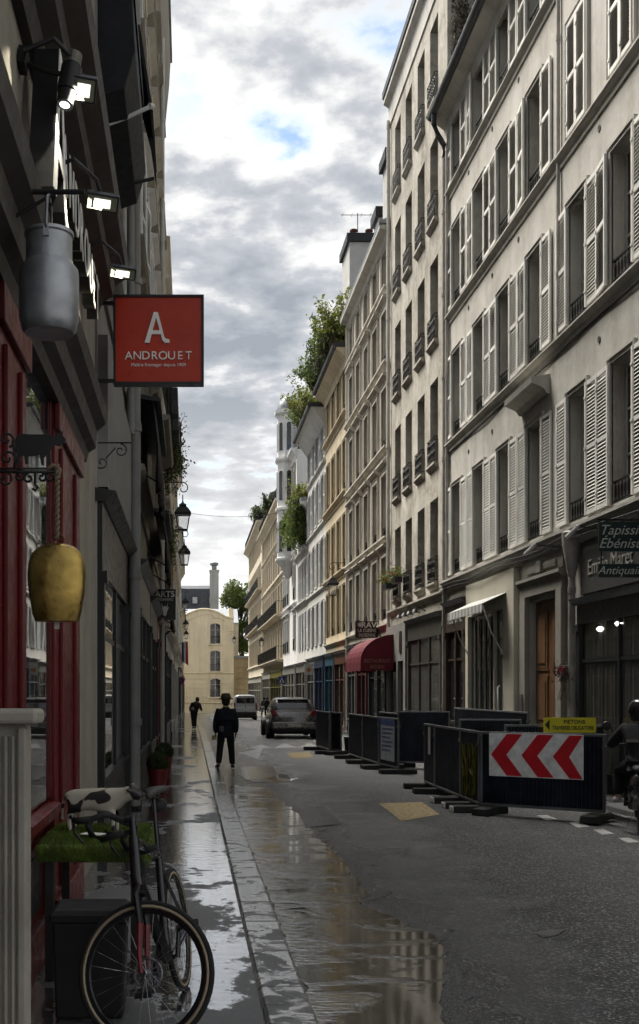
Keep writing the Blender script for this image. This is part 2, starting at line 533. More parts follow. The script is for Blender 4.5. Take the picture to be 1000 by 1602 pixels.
jr = [2.0]
while jr[-1] < 60: jr.append(jr[-1] + rnd.uniform(0.9, 1.7))
while jr[-1] < 118: jr.append(jr[-1] + rnd.uniform(3, 4.5))
jr.append(FAR_Y)
kerb(walk_r, KR0, KR1, jr, 0.084)

# puddle lying in the gutter, outline as seen in the street
def gp(x, y, h=1.78):
    Y = h * 1700 / (y - 1080.0)
    return ((x - 297) * Y / 1700, Y)
def puddle(name, outline, dz, amp=0.035, water=M_WATER):
    pts = []
    n = len(outline)
    for i in range(n):
        a, b = Vector(outline[i]), Vector(outline[(i + 1) % n])
        k = max(2, int((b - a).length / 0.05))
        for t in range(k):
            p = a.lerp(b, t / k)
            q = mnoise.noise(Vector((p.x * 5, p.y * 5, dz * 900))) * amp + mnoise.noise(Vector((p.x * 13, p.y * 13, 3))) * amp * 0.25
            nn = Vector((-(b - a).y, (b - a).x)).normalized()
            pp = p + nn * q
            pts.append((max(pp.x, KL1 - 0.002), pp.y))
    bm = bmesh.new()
    vs_ = [bm.verts.new((x, y, road_z(max(x, 0.7)) + g(y) + dz)) for x, y in pts]
    bm.faces.new(vs_)
    bmesh.ops.triangulate(bm, faces=bm.faces)
    me = bpy.data.meshes.new(name); bm.to_mesh(me); bm.free()
    o = obj(name, me, water)
    for p in o.data.polygons: p.use_smooth = True
    return tag(o, kind='structure')
right_edge = [gp(*p) for p in [(412, 1232), (432, 1250), (462, 1275), (492, 1290), (488, 1312), (520, 1335), (535, 1352), (552, 1378), (578, 1405), (556, 1420), (602, 1437), (640, 1455), (672, 1466), (692, 1490), (697, 1530), (690, 1580), (705, 1640), (690, 1720)]]
left_edge = [(KL1, 4.6), (KL1, 6), (KL1, 8), (KL1, 10), (KL1, 13), (KL1, 16), (KL1, 20)]
puddle('puddle_water', right_edge + left_edge, 0.008, 0.06)
fr_edge = [(x + 0.05 + 0.13 * (0.5 + mnoise.noise(Vector((x * 3, y * 2.1, 7)))), y + 0.05) for x, y in right_edge]
puddle('wet_fringe', fr_edge + left_edge, 0.004, 0.10, fringe_mat('wet_fringe_gravel'))
p2 = [gp(*p) for p in [(400, 1210), (440, 1214), (470, 1222), (430, 1228), (395, 1226), (372, 1214)]]
puddle('puddle_water', p2, 0.007, 0.05)

# paint and patches on the road
M_WHITEP = pmat('road_paint_white', (0.40, 0.40, 0.39), 0.45, var=0.7, scale=11, bump=0.5, bscale=70)
M_TANP = pmat('road_patch_tan', (0.34, 0.26, 0.13), 0.7, var=0.65, scale=16, bump=0.8, bscale=60)
M_STEEL = pmat('plate_steel', (0.16, 0.16, 0.16), 0.16, 0.6, var=0.4, scale=8)
def patch(name, pts, mat, dz):
    mb = MB()
    n = len(pts)
    mb.add([(x, y, road_z(x) + g(y) + dz) for x, y in pts] , [tuple(range(n))])
    return mb.build(name, mat, road)
patch('painted_patch', [gp(593, 1258, 1.72), (gp(660, 1257, 1.72)), gp(688, 1277, 1.72), gp(628, 1285, 1.72)], M_TANP, 0.006)
patch('painted_patch', [gp(449, 1180, 1.75), gp(482, 1179, 1.75), gp(491, 1187, 1.75), gp(458, 1189, 1.75)], M_TANP, 0.006)
patch('manhole_cover', [gp(375, 1203), gp(428, 1202), gp(438, 1221), gp(384, 1223)], M_STEEL, 0.009)
puddle('wet_patch', [gp(466, 1268, 1.77), gp(506, 1264, 1.77), gp(534, 1292, 1.77), gp(478, 1299, 1.77)], 0.010, 0.03, MATS['wet_fringe_gravel'])
for i in range(3):      # hump triangles across the lane
    xa = 390 + i * 38
    patch('hump_triangle', [gp(xa, 1172, 1.75), gp(xa + 36, 1172, 1.75), gp(xa + 18, 1165, 1.75)], M_WHITEP, 0.006)
patch('hump_triangle', [gp(372, 1180, 1.78), gp(412, 1172, 1.78), gp(404, 1190, 1.78)], M_WHITEP, 0.006)
for (xa, ya) in ((890, 1288), (928, 1299), (968, 1312), (840, 1277)):   # dashed bay line
    patch('bay_dash', [gp(xa, ya, 1.73), gp(xa + 16, ya - 1, 1.73), gp(xa + 34, ya + 6, 1.73), gp(xa + 14, ya + 8, 1.73)], M_WHITEP, 0.006)
puddle('puddle_water', [gp(*p, 1.74) for p in [(835, 1462), (860, 1457), (888, 1459), (880, 1467), (850, 1470)]], 0.006, 0.07, pmat('damp_patch', (0.11, 0.11, 0.108), 0.4, var=0.5, scale=12, bump=0.8)).name = 'damp_patch'

# ================================================================== BUILDING KIT
M_GLASS = glassmat('window_glass')
M_FRAMEW = pmat('window_frame_paint', (0.50, 0.49, 0.46), 0.5, var=0.25)
M_FRAMED = pmat('window_frame_dark', (0.06, 0.055, 0.05), 0.5)
M_IRON = pmat('wrought_iron', (0.016, 0.016, 0.017), 0.45, 0.2, var=0.3)
M_SHUT = pmat('shutter_paint', (0.76, 0.745, 0.70), 0.55, var=0.22, scale=2.2, rand=0.22)
M_SHUT2 = pmat('shutter_paint_grey', (0.60, 0.61, 0.61), 0.55, var=0.22, scale=2.2)
M_ZINC = pmat('zinc', (0.22, 0.235, 0.25), 0.45, 0.5, var=0.3)
M_ZINCD = pmat('zinc_gutter_dark', (0.05, 0.052, 0.055), 0.45, 0.3, var=0.3)
M_PIPE = pmat('downpipe_paint', (0.36, 0.34, 0.31), 0.55, var=0.3)
M_SLATE = pmat('slate', (0.055, 0.06, 0.07), 0.6, var=0.35, bump=0.5, bscale=25)
M_DARKIN = pmat('dark_interior', (0.012, 0.012, 0.013), 0.9)
M_CURTAIN = pmat('curtain', (0.42, 0.40, 0.36), 0.9, var=0.2)

def window_mesh(w, h):
    def mk():
        mb = MB(); t = 0.055; y0, y1 = 0.20, 0.26; hw = w / 2
        mb.box(-hw, -hw + t, y0, y1, 0, h); mb.box(hw - t, hw, y0, y1, 0, h)
        mb.box(-hw + t, hw - t, y0, y1, 0, t * 1.5); mb.box(-hw + t, hw - t, y0, y1, h - t, h)
        mb.box(-0.045, 0.045, y0 - 0.012, y1 - 0.01, t * 1.5, h - t)
        for s in (-1, 1):
            a, b = (0.045, hw - t) if s > 0 else (-hw + t, -0.045)
            for k in (1, 2):
                z = h * (0.03 + 0.32 * k); mb.box(a, b, y0 + 0.01, y1 - 0.02, z - 0.015, z + 0.015)
        return mb.mesh('window', mat=M_FRAMEW)
    return cached(('win', w, h), mk)
def pane_mesh(w, h):
    def mk():
        mb = MB(); mb.box(0.04, w / 2 - 0.05, 0.232, 0.238, 0.07, h - 0.05)
        return mb.mesh('pane', mat=M_GLASS)
    return cached(('pane', w, h), mk)
def surround_mesh(w, h, style):
    def mk():
        mb = MB(); hw = w / 2; t = 0.10 if style == 'thin' else 0.16; p = -0.035 if style == 'thin' else -0.05
        mb.box(-hw - t, -hw, p, 0.02, 0, h); mb.box(hw, hw + t, p, 0.02, 0, h); mb.box(-hw - t, hw + t, p, 0.02, h, h + t)
        mb.box(-hw - t, -hw - t + 0.035, p - 0.025, p, 0, h + t); mb.box(hw + t - 0.035, hw + t, p - 0.025, p, 0, h + t)
        mb.box(-hw - t + 0.035, hw + t - 0.035, p - 0.025, p, h + t - 0.035, h + t)
        if style == 'lintel':
            mb.prism([(0.0, h + t + 0.02), (-0.07, h + t + 0.02), (-0.09, h + t + 0.10), (-0.20, h + t + 0.16), (-0.20, h + t + 0.21), (0.0, h + t + 0.24)], 'x', -hw - t - 0.06, hw + t + 0.06)
        return mb.mesh('window_surround')
    return cached(('sur', w, h, style), mk)
def shutter_mesh(w, h):
    def mk():
        mb = MB(); t = 0.055; y0, y1 = -0.062, -0.022
        mb.box(0, t, y0, y1, 0, h); mb.box(w - t, w, y0, y1, 0, h)
        for z in (0, h * 0.5 - t * 0.6, h - t * 1.3):
            mb.box(t, w - t, y0 + 0.004, y1 - 0.004, z, z + t * 1.3)
        for z in (h * 0.12, h * 0.5, h * 0.88):            # hinge straps and latch
            mb.box(0.005, 0.06, y0 - 0.012, y0 - 0.001, z - 0.02, z + 0.02)
        return mb.mesh('shutter')
    return cached(('shut', w, h), mk)
def slats_mesh(w, h):
    def mk():
        mb = MB(); t = 0.055
        n = int((h - 0.25) / 0.055)
        for k in range(n):
            z = 0.09 + k * (h - 0.2) / n
            if abs(z + 0.02 - h * 0.5) < 0.05: continue
            mb.prism([(-0.061, z), (-0.056, z - 0.006), (-0.021, z + 0.044), (-0.026, z + 0.050)], 'x', t, w - t)
        return mb.mesh('louvre_slats')
    return cached(('slat', w, h), mk)
def rail_small(w, h=0.36):
    def mk():
        mb = MB(); hw = w / 2
        mb.box(-hw, hw, 0.02, 0.05, h - 0.03, h); mb.box(-hw, hw, 0.025, 0.045, 0.04, 0.06)
        n = 7
        for k in range(n):
            x = -hw + (k + 0.5) * w / n
            mb.tube([(x + 0.03 * math.cos(a), 0.035, h / 2 + 0.01 + 0.11 * math.sin(a)) for a in [2 * PI * q / 10 for q in range(10)]], 0.008, 4, True)
            mb.box(x - 0.006, x + 0.006, 0.03, 0.042, 0.05, h - 0.02)
        return mb.mesh('window_railing', mat=M_IRON)
    return cached(('railS', w, h), mk)
def rail_bow(w, h=0.72):
    """projecting wrought-iron window guard"""
    def mk():
        mb = MB(); hw = w / 2 - 0.02; d = -0.085
        for z in (h, h - 0.10, 0.10):
            mb.tube([(-hw, 0.03, z), (-hw, d, z), (hw, d, z), (hw, 0.03, z)], 0.014 if z == h else 0.009, 5)
        n = 7
        for k in range(n + 1):
            x = -hw + k * 2 * hw / n
            mb.tube([(x, d, 0.04), (x, d, h)], 0.007, 4)
        for k in range(n):
            x = -hw + (k + 0.5) * 2 * hw / n
            for zc in (0.26, 0.50):
                mb.tube([(x + 0.045 * math.cos(a), d, zc + 0.10 * math.sin(a)) for a in [2 * PI * q / 9 for q in range(9)]], 0.008, 4, True)
        for s in (-1, 1):
            for y in (-0.01, -0.045):
                mb.tube([(s * hw, y, 0.04), (s * hw, y, h)], 0.007, 4)
        return mb.mesh('window_railing', mat=M_IRON)
    return cached(('railB', w, h), mk)
def sill_mesh(w):
    def mk():
        mb = MB(); hw = w / 2 + 0.03
        mb.prism([(0.02, 0.04), (-0.12, 0.04), (-0.12, -0.02), (-0.09, -0.05), (-0.03, -0.12), (0.02, -0.14)], 'x', -hw, hw)
        return mb.mesh('window_sill')
    return cached(('sill', w), mk)

class Bld:
    def __init__(s, name, label, side, X, Y0, Y1, mat, group=None, cat='building'):
        s.side, s.X, s.Y0, s.Y1, s.mat = side, X, Y0, Y1, mat
        s.L = Y1 - Y0
        if side == 'R': s.root = thing(name, label, cat, (X, Y1, 0), R(-90), group)
        elif side == 'L': s.root = thing(name, label, cat, (X, Y0, 0), R(90), group)
        else: s.root = thing(name, label, cat, (Y0, X, 0), 0, group)
    def u(s, Y):
        return s.Y1 - Y if s.side == 'R' else Y - s.Y0
    def wall(s, z0, z1, openings, depth=0.27, back=9.0, mat=None, name='wall'):
        xs = sorted({0.0, s.L} | {v for o in openings for v in o[:2]})
        zs = sorted({z0, z1} | {v for o in openings for v in o[2:]})
        xs = [x for x in xs if 0 <= x <= s.L]; zs = [z for z in zs if z0 <= z <= z1]
        mb = MB(); idx = {}; vv = []; ff = []
        def V(x, z):
            k = (round(x, 4), round(z, 4))
            if k not in idx: idx[k] = len(vv); vv.append((x, 0, z))
            return idx[k]
        for i in range(len(xs) - 1):
            for j in range(len(zs) - 1):
                cx, cz = (xs[i] + xs[i + 1]) / 2, (zs[j] + zs[j + 1]) / 2
                if any(o[0] < cx < o[1] and o[2] < cz < o[3] for o in openings): continue
                ff.append((V(xs[i], zs[j]), V(xs[i + 1], zs[j]), V(xs[i + 1], zs[j + 1]), V(xs[i], zs[j + 1])))
        mb.add(vv, ff)
        for (a, b, c, d) in openings:
            for q in (((a, 0, c), (a, depth, c), (a, depth, d), (a, 0, d)), ((b, 0, c), (b, 0, d), (b, depth, d), (b, depth, c)),
                      ((a, 0, d), (a, depth, d), (b, depth, d), (b, 0, d)), ((a, 0, c), (b, 0, c), (b, depth, c), (a, depth, c))):
                mb.add(q, [(0, 1, 2, 3)])
        mb.add([(0, 0, z0), (0, back, z0), (0, back, z1), (0, 0, z1)], [(0, 1, 2, 3)])
        mb.add([(s.L, 0, z0), (s.L, 0, z1), (s.L, back, z1), (s.L, back, z0)], [(0, 1, 2, 3)])
        mb.add([(0, 0, z1), (s.L, 0, z1), (s.L, back, z1), (0, back, z1)], [(0, 1, 2, 3)])
        mb.add([(0, back, z0), (s.L, back, z0), (s.L, back, z1), (0, back, z1)], [(0, 1, 2, 3)])
        # a blind wall a little behind the windows, so that no light runs through
        mb.add([(0.02, 0.5, z0), (s.L - 0.02, 0.5, z0), (s.L - 0.02, 0.5, z1 - 0.02), (0.02, 0.5, z1 - 0.02)], [(0, 1, 2, 3)])
        me = bpy.data.meshes.new(name)
        me.from_pydata(mb.v, [], mb.f)
        me.validate()
        return obj(name, me, mat or s.mat, s.root)
    def mold(s, name, z, prof, mat=None, x0=0.0, x1=None):
        mb = MB(); mb.prism([(p[0], z + p[1]) for p in prof], 'x', x0, s.L if x1 is None else x1)
        return mb.build(name, mat or s.mat, s.root)
    def window(s, uc, z, w, h, shut=None, rail=None, sur=None, sill=False, sm=None, sw=0.5):
        o = obj('window', window_mesh(w, h), None, s.root, (uc, 0, z))
        obj('pane', pane_mesh(w, h), None, o)
        obj('pane', pane_mesh(w, h), None, o, scale=(-1, 1, 1))
        if sur: obj('window_surround', surround_mesh(w, h, sur), s.mat, o)
        if sill: obj('window_sill', sill_mesh(w), s.mat, o)
        if rail == 'small': obj('window_railing', rail_small(w), None, o)
        if rail == 'bow': obj('window_railing', rail_bow(w), None, o)
        if shut:
            sm = sm or M_SHUT
            spots = {'open': (-w / 2 - sw, w / 2), 'closed': (-w / 2, 0.0), 'far': (-w / 2 - sw,), 'near': (w / 2,)}[shut]
            for x in spots:
                ww = sw if shut != 'closed' else w / 2
                tilt = rnd.choice((0, 0, 1)) * rnd.uniform(-0.12, 0.0) + rnd.uniform(-0.03, 0) if shut != 'closed' else 0
                sh = obj('shutter', shutter_mesh(ww, h), sm, s.root, (uc + x, 0.0, z), (0, 0, tilt if x < 0 else -tilt * 0.3))
                sl = obj('louvre_slats', slats_mesh(ww, h), sm, sh)
                sl['kind'] = 'stuff'
    def pipe(s, u, z0, z1, r=0.055, mat=None, y=-0.09, name='downpipe'):
        mb = MB(); mb.tube([(u, y, z0), (u, y, z1)], r, 10)
        z = z0 + 1.2
        while z < z1:
            mb.tube([(u, y, z - 0.05), (u, y, z + 0.05)], r * 1.22, 10); z += 2.1
        return mb.build(name, mat or M_PIPE, s.root, smooth='auto')
    def roof(s, z, kind, rise=2.2, over=0.35, mat=None, back=9.0):
        mb = MB()
        if kind == 'slope': pr = [(-over, z), (-over, z + 0.10), (rise * 1.6, z + rise + 0.1), (back, z + rise + 0.1), (back, z)]
        elif kind == 'mansard': pr = [(0.05, z), (0.6, z + rise), (2.2, z + rise + 0.7), (back, z + rise + 0.8), (back, z)]
        else: pr = [(-over, z), (-over, z + 0.22), (back, z + 0.3), (back, z)]
        mb.prism(pr, 'x', -0.0, s.L)
        return mb.build('roof', mat or M_ZINC, s.root)
    def gutter(s, z, y, r=0.10, mat=None):
        mb = MB(); mb.tube([(0.02, y, z), (s.L - 0.02, y, z)], r, 10)
        return mb.build('gutter', mat or M_ZINCD, s.root, smooth='auto')

STRING = [(0.02, -0.14), (-0.03, -0.14), (-0.05, -0.07), (-0.13, -0.02), (-0.13, 0.03), (0.02, 0.06)]
STRING_B = [(0.02, -0.24), (-0.04, -0.24), (-0.06, -0.10), (-0.16, -0.04), (-0.20, 0.0), (-0.20, 0.05), (0.02, 0.10)]
STRING_N = [(0.02, -0.17), (-0.03, -0.17), (-0.04, -0.08), (-0.10, -0.03), (-0.125, 0.0), (-0.125, 0.03), (0.02, 0.06)]
CORN = [(0.02, -0.5), (-0.06, -0.5), (-0.10, -0.34), (-0.26, -0.14), (-0.38, -0.06), (-0.40, 0.06), (0.02, 0.1)]

P_B1 = plaster('plaster_warm_grey', (0.50, 0.485, 0.445), 0.6, streak=0.55)
P_B0 = plaster('plaster_grey', (0.49, 0.475, 0.44), 0.55, streak=0.5)
P_B2 = plaster('plaster_pale_rough', (0.46, 0.435, 0.385), 1.0, streak=0.9, blotch=1.8, bump=0.8)
P_B3 = plaster('plaster_beige', (0.53, 0.50, 0.44), 0.4)
P_B4 = plaster('plaster_ochre', (0.55, 0.47, 0.335), 0.4)
P_B5 = plaster('plaster_offwhite', (0.57, 0.565, 0.54), 0.4)
P_B7 = plaster('stucco_white', (0.66, 0.66, 0.65), 0.25, streak=0.3)
P_B8 = plaster('limestone_cream', (0.60, 0.535, 0.42), 0.4)
P_Y = plaster('ochre_render_yellow', (0.74, 0.67, 0.51), 0.3, streak=0.35)

def see_glass(name):
    m, nt, P, N, L = nodes(name)
    P.inputs['Base Color'].default_value = (0.02, 0.022, 0.022, 1); P.inputs['Roughness'].default_value = 0.03; P.inputs['Specular IOR Level'].default_value = 0.7
    P.inputs['Alpha'].default_value = 0.35
    return m
M_SEE = see_glass('clear_shop_glass')
def shopfront(b, u0, u1, z1, mat, fas=0.55, proud=0.12, bays=2, riser=0.6, glass=None, door=None, z0=0.0, text=None, tmat=None, tsize=0.28, name='shopfront', curtain=None):
    """timber shopfront: pilasters, fascia with cornice, stall riser, panes; parts hang below it"""
    mb = MB()
    pw = 0.16
    mb.box(u0, u0 + pw, -proud, 0.05, z0, z1 - fas); mb.box(u1 - pw, u1, -proud, 0.05, z0, z1 - fas)
    mb.box(u0, u1, -proud + 0.02, 0.05, z1 - fas, z1 - 0.1)
    mb.prism([(0.05, z1 - 0.1), (-proud, z1 - 0.1), (-proud - 0.08, z1 - 0.04), (-proud - 0.12, z1), (0.05, z1 + 0.04)], 'x', u0 - 0.04, u1 + 0.04)
    mb.box(u0 + pw, u1 - pw, -proud + 0.04, 0.05, z0, z0 + riser)
    mb.box(u0 + pw, u1 - pw, -proud, 0.05, z0 + riser - 0.002, z0 + riser + 0.05)
    W = (u1 - u0 - 2 * pw) / bays
    for k in range(1, bays):
        x = u0 + pw + k * W
        mb.box(x - 0.04, x + 0.04, -proud + 0.03, 0.05, z0 + riser + 0.05, z1 - fas)
    zt = z1 - fas - (z1 - fas - z0) * 0.22
    mb.box(u0 + pw, u1 - pw, -proud + 0.05, 0.04, zt - 0.03, zt + 0.03)
    for x in (u0, u1 - pw):
        mb.box(x - 0.02, x + pw + 0.02, -proud - 0.03, -proud, z0, z0 + 0.2)
        mb.box(x - 0.02, x + pw + 0.02, -proud - 0.03, -proud, z1 - fas - 0.12, z1 - fas)
    o = mb.build(name, mat, b.root)
    for k in range(bays):
        a = u0 + pw + k * W + 0.03; c = u0 + pw + (k + 1) * W - 0.03
        for (za, zb) in ((z0 + riser + 0.05, zt - 0.03), (zt + 0.03, z1 - fas)):
            if curtain:
                MB().box(a, c, -0.066, -0.060, za, zb).build('pane', M_SEE, o)
                nn = max(6, int((c - a) / 0.05)); pr = [(a + (c - a) * i / nn, -0.034 + 0.014 * math.sin(i * 1.9) + 0.006 * math.sin(i * 0.7)) for i in range(nn + 1)]
                MB().prism(pr + [(p[0], p[1] + 0.004) for p in pr[::-1]], 'z', za + 0.01, zb - 0.01).build('curtain', curtain, o)
            else:
                MB().box(a, c, -0.02, -0.005, za, zb).build('pane', glass or M_GLASS, o)
    if text:
        obj('lettering', text_mesh(text, tsize, 0.008), tmat or M_FRAMEW, o, ((u0 + u1) / 2, -proud + 0.012, z1 - fas / 2 - 0.05))
    return o

# ================================================================== RIGHT-HAND BUILDINGS
def ops(b, cols, rows):
    return [(b.u(Y) - w / 2, b.u(Y) + w / 2, z, z + h) for (z, h, w) in rows for Y in cols]

# --- nearest: grey house over the antique shop, one row of its shutters closed
b0 = Bld('shuttered_house', 'grey rendered house with louvred shutters above the dark antique dealer\'s shopfront', 'R', 6.60, 7.2, 19.30, P_B0)
c0 = [18.45, 16.55, 14.6, 12.6, 10.6, 8.6]
rows0 = [(4.60, 2.2, 0.88), (8.05, 2.05, 0.88), (11.30, 1.95, 0.88), (14.45, 1.6, 0.88)]
b0.wall(-0.4, 17.0, ops(b0, c0, rows0))
for ri, (z, h, w) in enumerate(rows0):
    for Y in c0:
        b0.window(b0.u(Y), z, w, h, 'closed' if ri == 2 else 'open', None if ri == 2 else 'small', 'thin', sw=0.53)
for z in (7.90, 11.12, 14.28): b0.mold('string_course', z, STRING_N)
b0.mold('string_course', 4.42, STRING_B)
b0.mold('cornice', 17.0, CORN)
b0.roof(17.0, 'slope', 2.0)
shopfront(b0, b0.u(18.25), b0.u(13.2), 3.22, pmat('shop_paint_black', (0.022, 0.024, 0.025), 0.4, var=0.3), fas=0.42, bays=3, riser=0.35, curtain=pmat('curtain_antique', (0.26, 0.25, 0.21), 0.9, var=0.3))
shopfront(b0, b0.u(12.9), b0.u(7.6), 3.22, MATS['shop_paint_black'], fas=0.42, bays=3, riser=0.35)
fas0 = MB().box(b0.u(18.2), b0.u(13.2), -0.05, 0.02, 3.30, 4.15).build('fascia_board', pmat('fascia_grey', (0.06, 0.06, 0.057), 0.6), b0.root)
obj('lettering', text_mesh('Emilie Maret', 0.36, 0.006), pmat('letter_cream', (0.36, 0.35, 0.31), 0.5), fas0, (b0.u(16.95), -0.058, 3.70))
# pipe with hopper between door and shop
b0.pipe(b0.u(18.42), 0.1, 3.7, 0.06, y=-0.12)
MB().lathe([(0.06, 0), (0.09, 0.15), (0.16, 0.55), (0.17, 0.75), (0.12, 0.78)], 12, (b0.u(18.42), -0.12, 3.62)).build('rain_hopper', M_PIPE, b0.root, smooth='auto')

# --- warm grey house with the brown street door
b1 = Bld('shuttered_house', 'warm grey rendered house with open white shutters over the brown carriage door', 'R', 6.60, 19.30, 27.84, P_B1)
c1 = [20.74, 22.76, 24.70, 26.75]
rows1 = [(4.60, 2.2, 0.88), (8.05, 2.05, 0.88), (11.30, 1.95, 0.88), (14.42, 1.6, 0.88)]
door_o = (b1.u(21.08), b1.u(19.34), 0.0, 3.40)
shop_o = (b1.u(25.3), b1.u(22.5), 0.25, 3.05)
b1.wall(-0.4, 16.3, ops(b1, c1, rows1) + [door_o], 0.30)
for ri, (z, h, w) in enumerate(rows1):
    for k, Y in enumerate(c1):
        b1.window(b1.u(Y), z, w, h, 'open', 'small', 'thin', sw=0.54)
for z in (7.90, 11.14, 14.28): b1.mold('string_course', z, STRING_N)
b1.mold('string_course', 4.42, STRING_B)
b1.mold('soffit', 16.3, [(0.02, -0.45), (-0.05, -0.45), (-0.10, -0.25), (-0.36, -0.04), (-0.36, 0.02), (0.02, 0.05)])
b1.roof(16.32, 'slope', 2.0, 0.36)
b1.gutter(16.36, -0.42, 0.11)
mb = MB(); mb.tube([(0.35, -0.42, 16.3), (0.33, -0.42, 16.05), (0.25, -0.3, 15.8), (0.12, -0.12, 15.62), (0.10, -0.1, 15.3)], 0.07, 10)
mb.build('gutter_elbow', M_ZINCD, b1.root, smooth='auto')
b1.pipe(0.10, 0.1, 15.3, 0.06, y=-0.10)
b1.pipe(0.26, 4.3, 15.4, 0.045, y=-0.07, name='vent_pipe')
b1.pipe(b1.L - 0.02, 7.9, 16.2, 0.035, y=-0.05)
mb = MB(); uu = b1.u(20.74)       # hood over one first-floor window
mb.prism([(0.02, 7.14), (-0.06, 7.14), (-0.12, 7.24), (-0.34, 7.34), (-0.36, 7.44), (0.02, 7.5)], 'x', uu - 0.85, uu + 0.85)
mb.build('window_hood', P_B1, b1.root)
# door case and door
M_DOOR = pmat('door_oak', (0.16, 0.085, 0.042), 0.42, var=0.35, scale=2.5, bump=0.3, bscale=30)
M_DSTONE = plaster('door_stone', (0.30, 0.285, 0.255), 0.5)
mb = MB(); a, b_, _, zt = door_o
mb.box(a - 0.34, a - 0.02, -0.10, 0.02, 0, zt + 0.1); mb.box(b_ + 0.02, b_ + 0.30, -0.10, 0.02, 0, zt + 0.1)
mb.box(a - 0.34, b_ + 0.30, -0.09, 0.02, zt + 0.1, zt + 0.30)
mb.prism([(0.02, zt + 0.30), (-0.10, zt + 0.30), (-0.16, zt + 0.38), (-0.16, zt + 0.44), (0.02, zt + 0.48)], 'x', a - 0.4, b_ + 0.36)
mb.box(a - 0.3, b_ + 0.26, -0.05, 0.02, zt + 0.48, 4.2)
mb.box(a + 0.05, a + 0.75, -0.08, -0.04, zt + 0.53, 4.05); mb.box(b_ - 0.75, b_ - 0.05, -0.08, -0.04, zt + 0.53, 4.05)
mb.box((a + b_) / 2 - 0.12, (a + b_) / 2 + 0.12, -0.13, -0.04, zt + 0.5, 4.1)
mb.build('door_case', M_DSTONE, b1.root)
dw = (b_ - a) / 2
for k in (0, 1):
    x0 = a + k * dw
    mb = MB(); mb.box(x0 + 0.004, x0 + dw - 0.004, 0.12, 0.27, 0.02, zt - 0.02)
    d = mb.build('door_leaf', M_DOOR, b1.root)
    for (za, zb) in ((0.25, 0.85), (1.05, 1.95), (2.12, 3.15)):
        p = MB(); p.box(x0 + 0.14, x0 + dw - 0.14, 0.095, 0.12, za, zb); p.box(x0 + 0.22, x0 + dw - 0.22, 0.08, 0.095, za + 0.09, zb - 0.09)
        p.build('door_panel', M_DOOR, d)
        q = MB(); q.box(x0 + 0.10, x0 + dw - 0.10, 0.10, 0.119, za - 0.05, za - 0.005); q.box(x0 + 0.10, x0 + dw - 0.10, 0.10, 0.119, zb + 0.005, zb + 0.05)
        q.build('door_moulding', M_DOOR, d)
    kx = x0 + (dw - 0.1 if k == 0 else 0.1)
    MB().lathe([(0.0, -0.05), (0.03, -0.045), (0.035, -0.02), (0.015, 0.0), (0.02, 0.03)], 12, (kx, 0.09, 1.05), 'y').build('door_knob', pmat('brass', (0.55, 0.42, 0.18), 0.3, 0.9), d, smooth=True)
mb = MB(); mb.box(a - 0.26, a - 0.10, -0.125, -0.10, 1.3, 1.62); mb.box(a - 0.22, a - 0.14, -0.132, -0.125, 1.4, 1.55)
mb.build('intercom_plate', pmat('intercom_grey', (0.2, 0.2, 0.2), 0.4, 0.5), b1.root)
# cream shop between door and bindery
M_CREAM = pmat('shop_paint_cream', (0.58, 0.55, 0.45), 0.5, var=0.15, scale=1.0)
mb = MB(); ua, ub = b1.u(25.55), b1.u(21.75)
mb.box(ua, ua + 0.22, -0.12, 0.02, 0, 3.40); mb.box(ub - 0.75, ub, -0.12, 0.02, 0, 4.15); mb.box(ua, ub - 0.75, -0.11, 0.02, 3.40, 4.15)
mb.box(ua + 0.22, ub - 0.75, -0.08, 0.02, 0, 0.32); mb.box(ua + 0.22, ub - 0.75, -0.11, 0.02, 0.32, 0.37)
mb.box(ub - 1.55, ub - 1.47, -0.09, 0.02, 0.37, 3.40)
cs = mb.build('cream_shopfront', M_CREAM, b1.root)
MB().box(ua + 0.22, ub - 1.55, -0.03, -0.012, 0.37, 3.40).build('pane', M_GLASS, cs)
MB().box(ub - 1.47, ub - 0.75, -0.03, -0.012, 0.37, 3.40).build('pane', M_GLASS, cs)
for k in range(4):
    x = ua + 0.5 + k * 0.42
    m_ = MB(); n = 9
    pr = [(x + 0.16 * i / n + 0.0, -0.045 + 0.012 * math.sin(i * 2.2)) for i in range(n)]
    m_.prism(pr + [(p[0], p[1] + 0.008) for p in pr[::-1]], 'z', 0.4, 3.3)
    m_.build('curtain', M_CURTAIN, cs)
mb = MB(); mb.tube([(ub - 0.82, -0.16, 1.2), (ub - 0.82, -0.2, 1.25), (ub - 0.82, -0.2, 1.75), (ub - 0.82, -0.16, 1.8)], 0.018, 6)
mb.build('door_handle', pmat('handle_white', (0.7, 0.7, 0.68), 0.3), cs, smooth=True)
# bindery
M_BROWN = pmat('shop_paint_brown', (0.045, 0.028, 0.02), 0.45, var=0.3)
bd = shopfront(b1, b1.u(27.65), b1.u(25.62), 3.9, M_BROWN, fas=0.75, bays=2, riser=0.9, text='RELIURE', tmat=pmat('letter_grey', (0.38, 0.37, 0.34), 0.5), tsize=0.42)

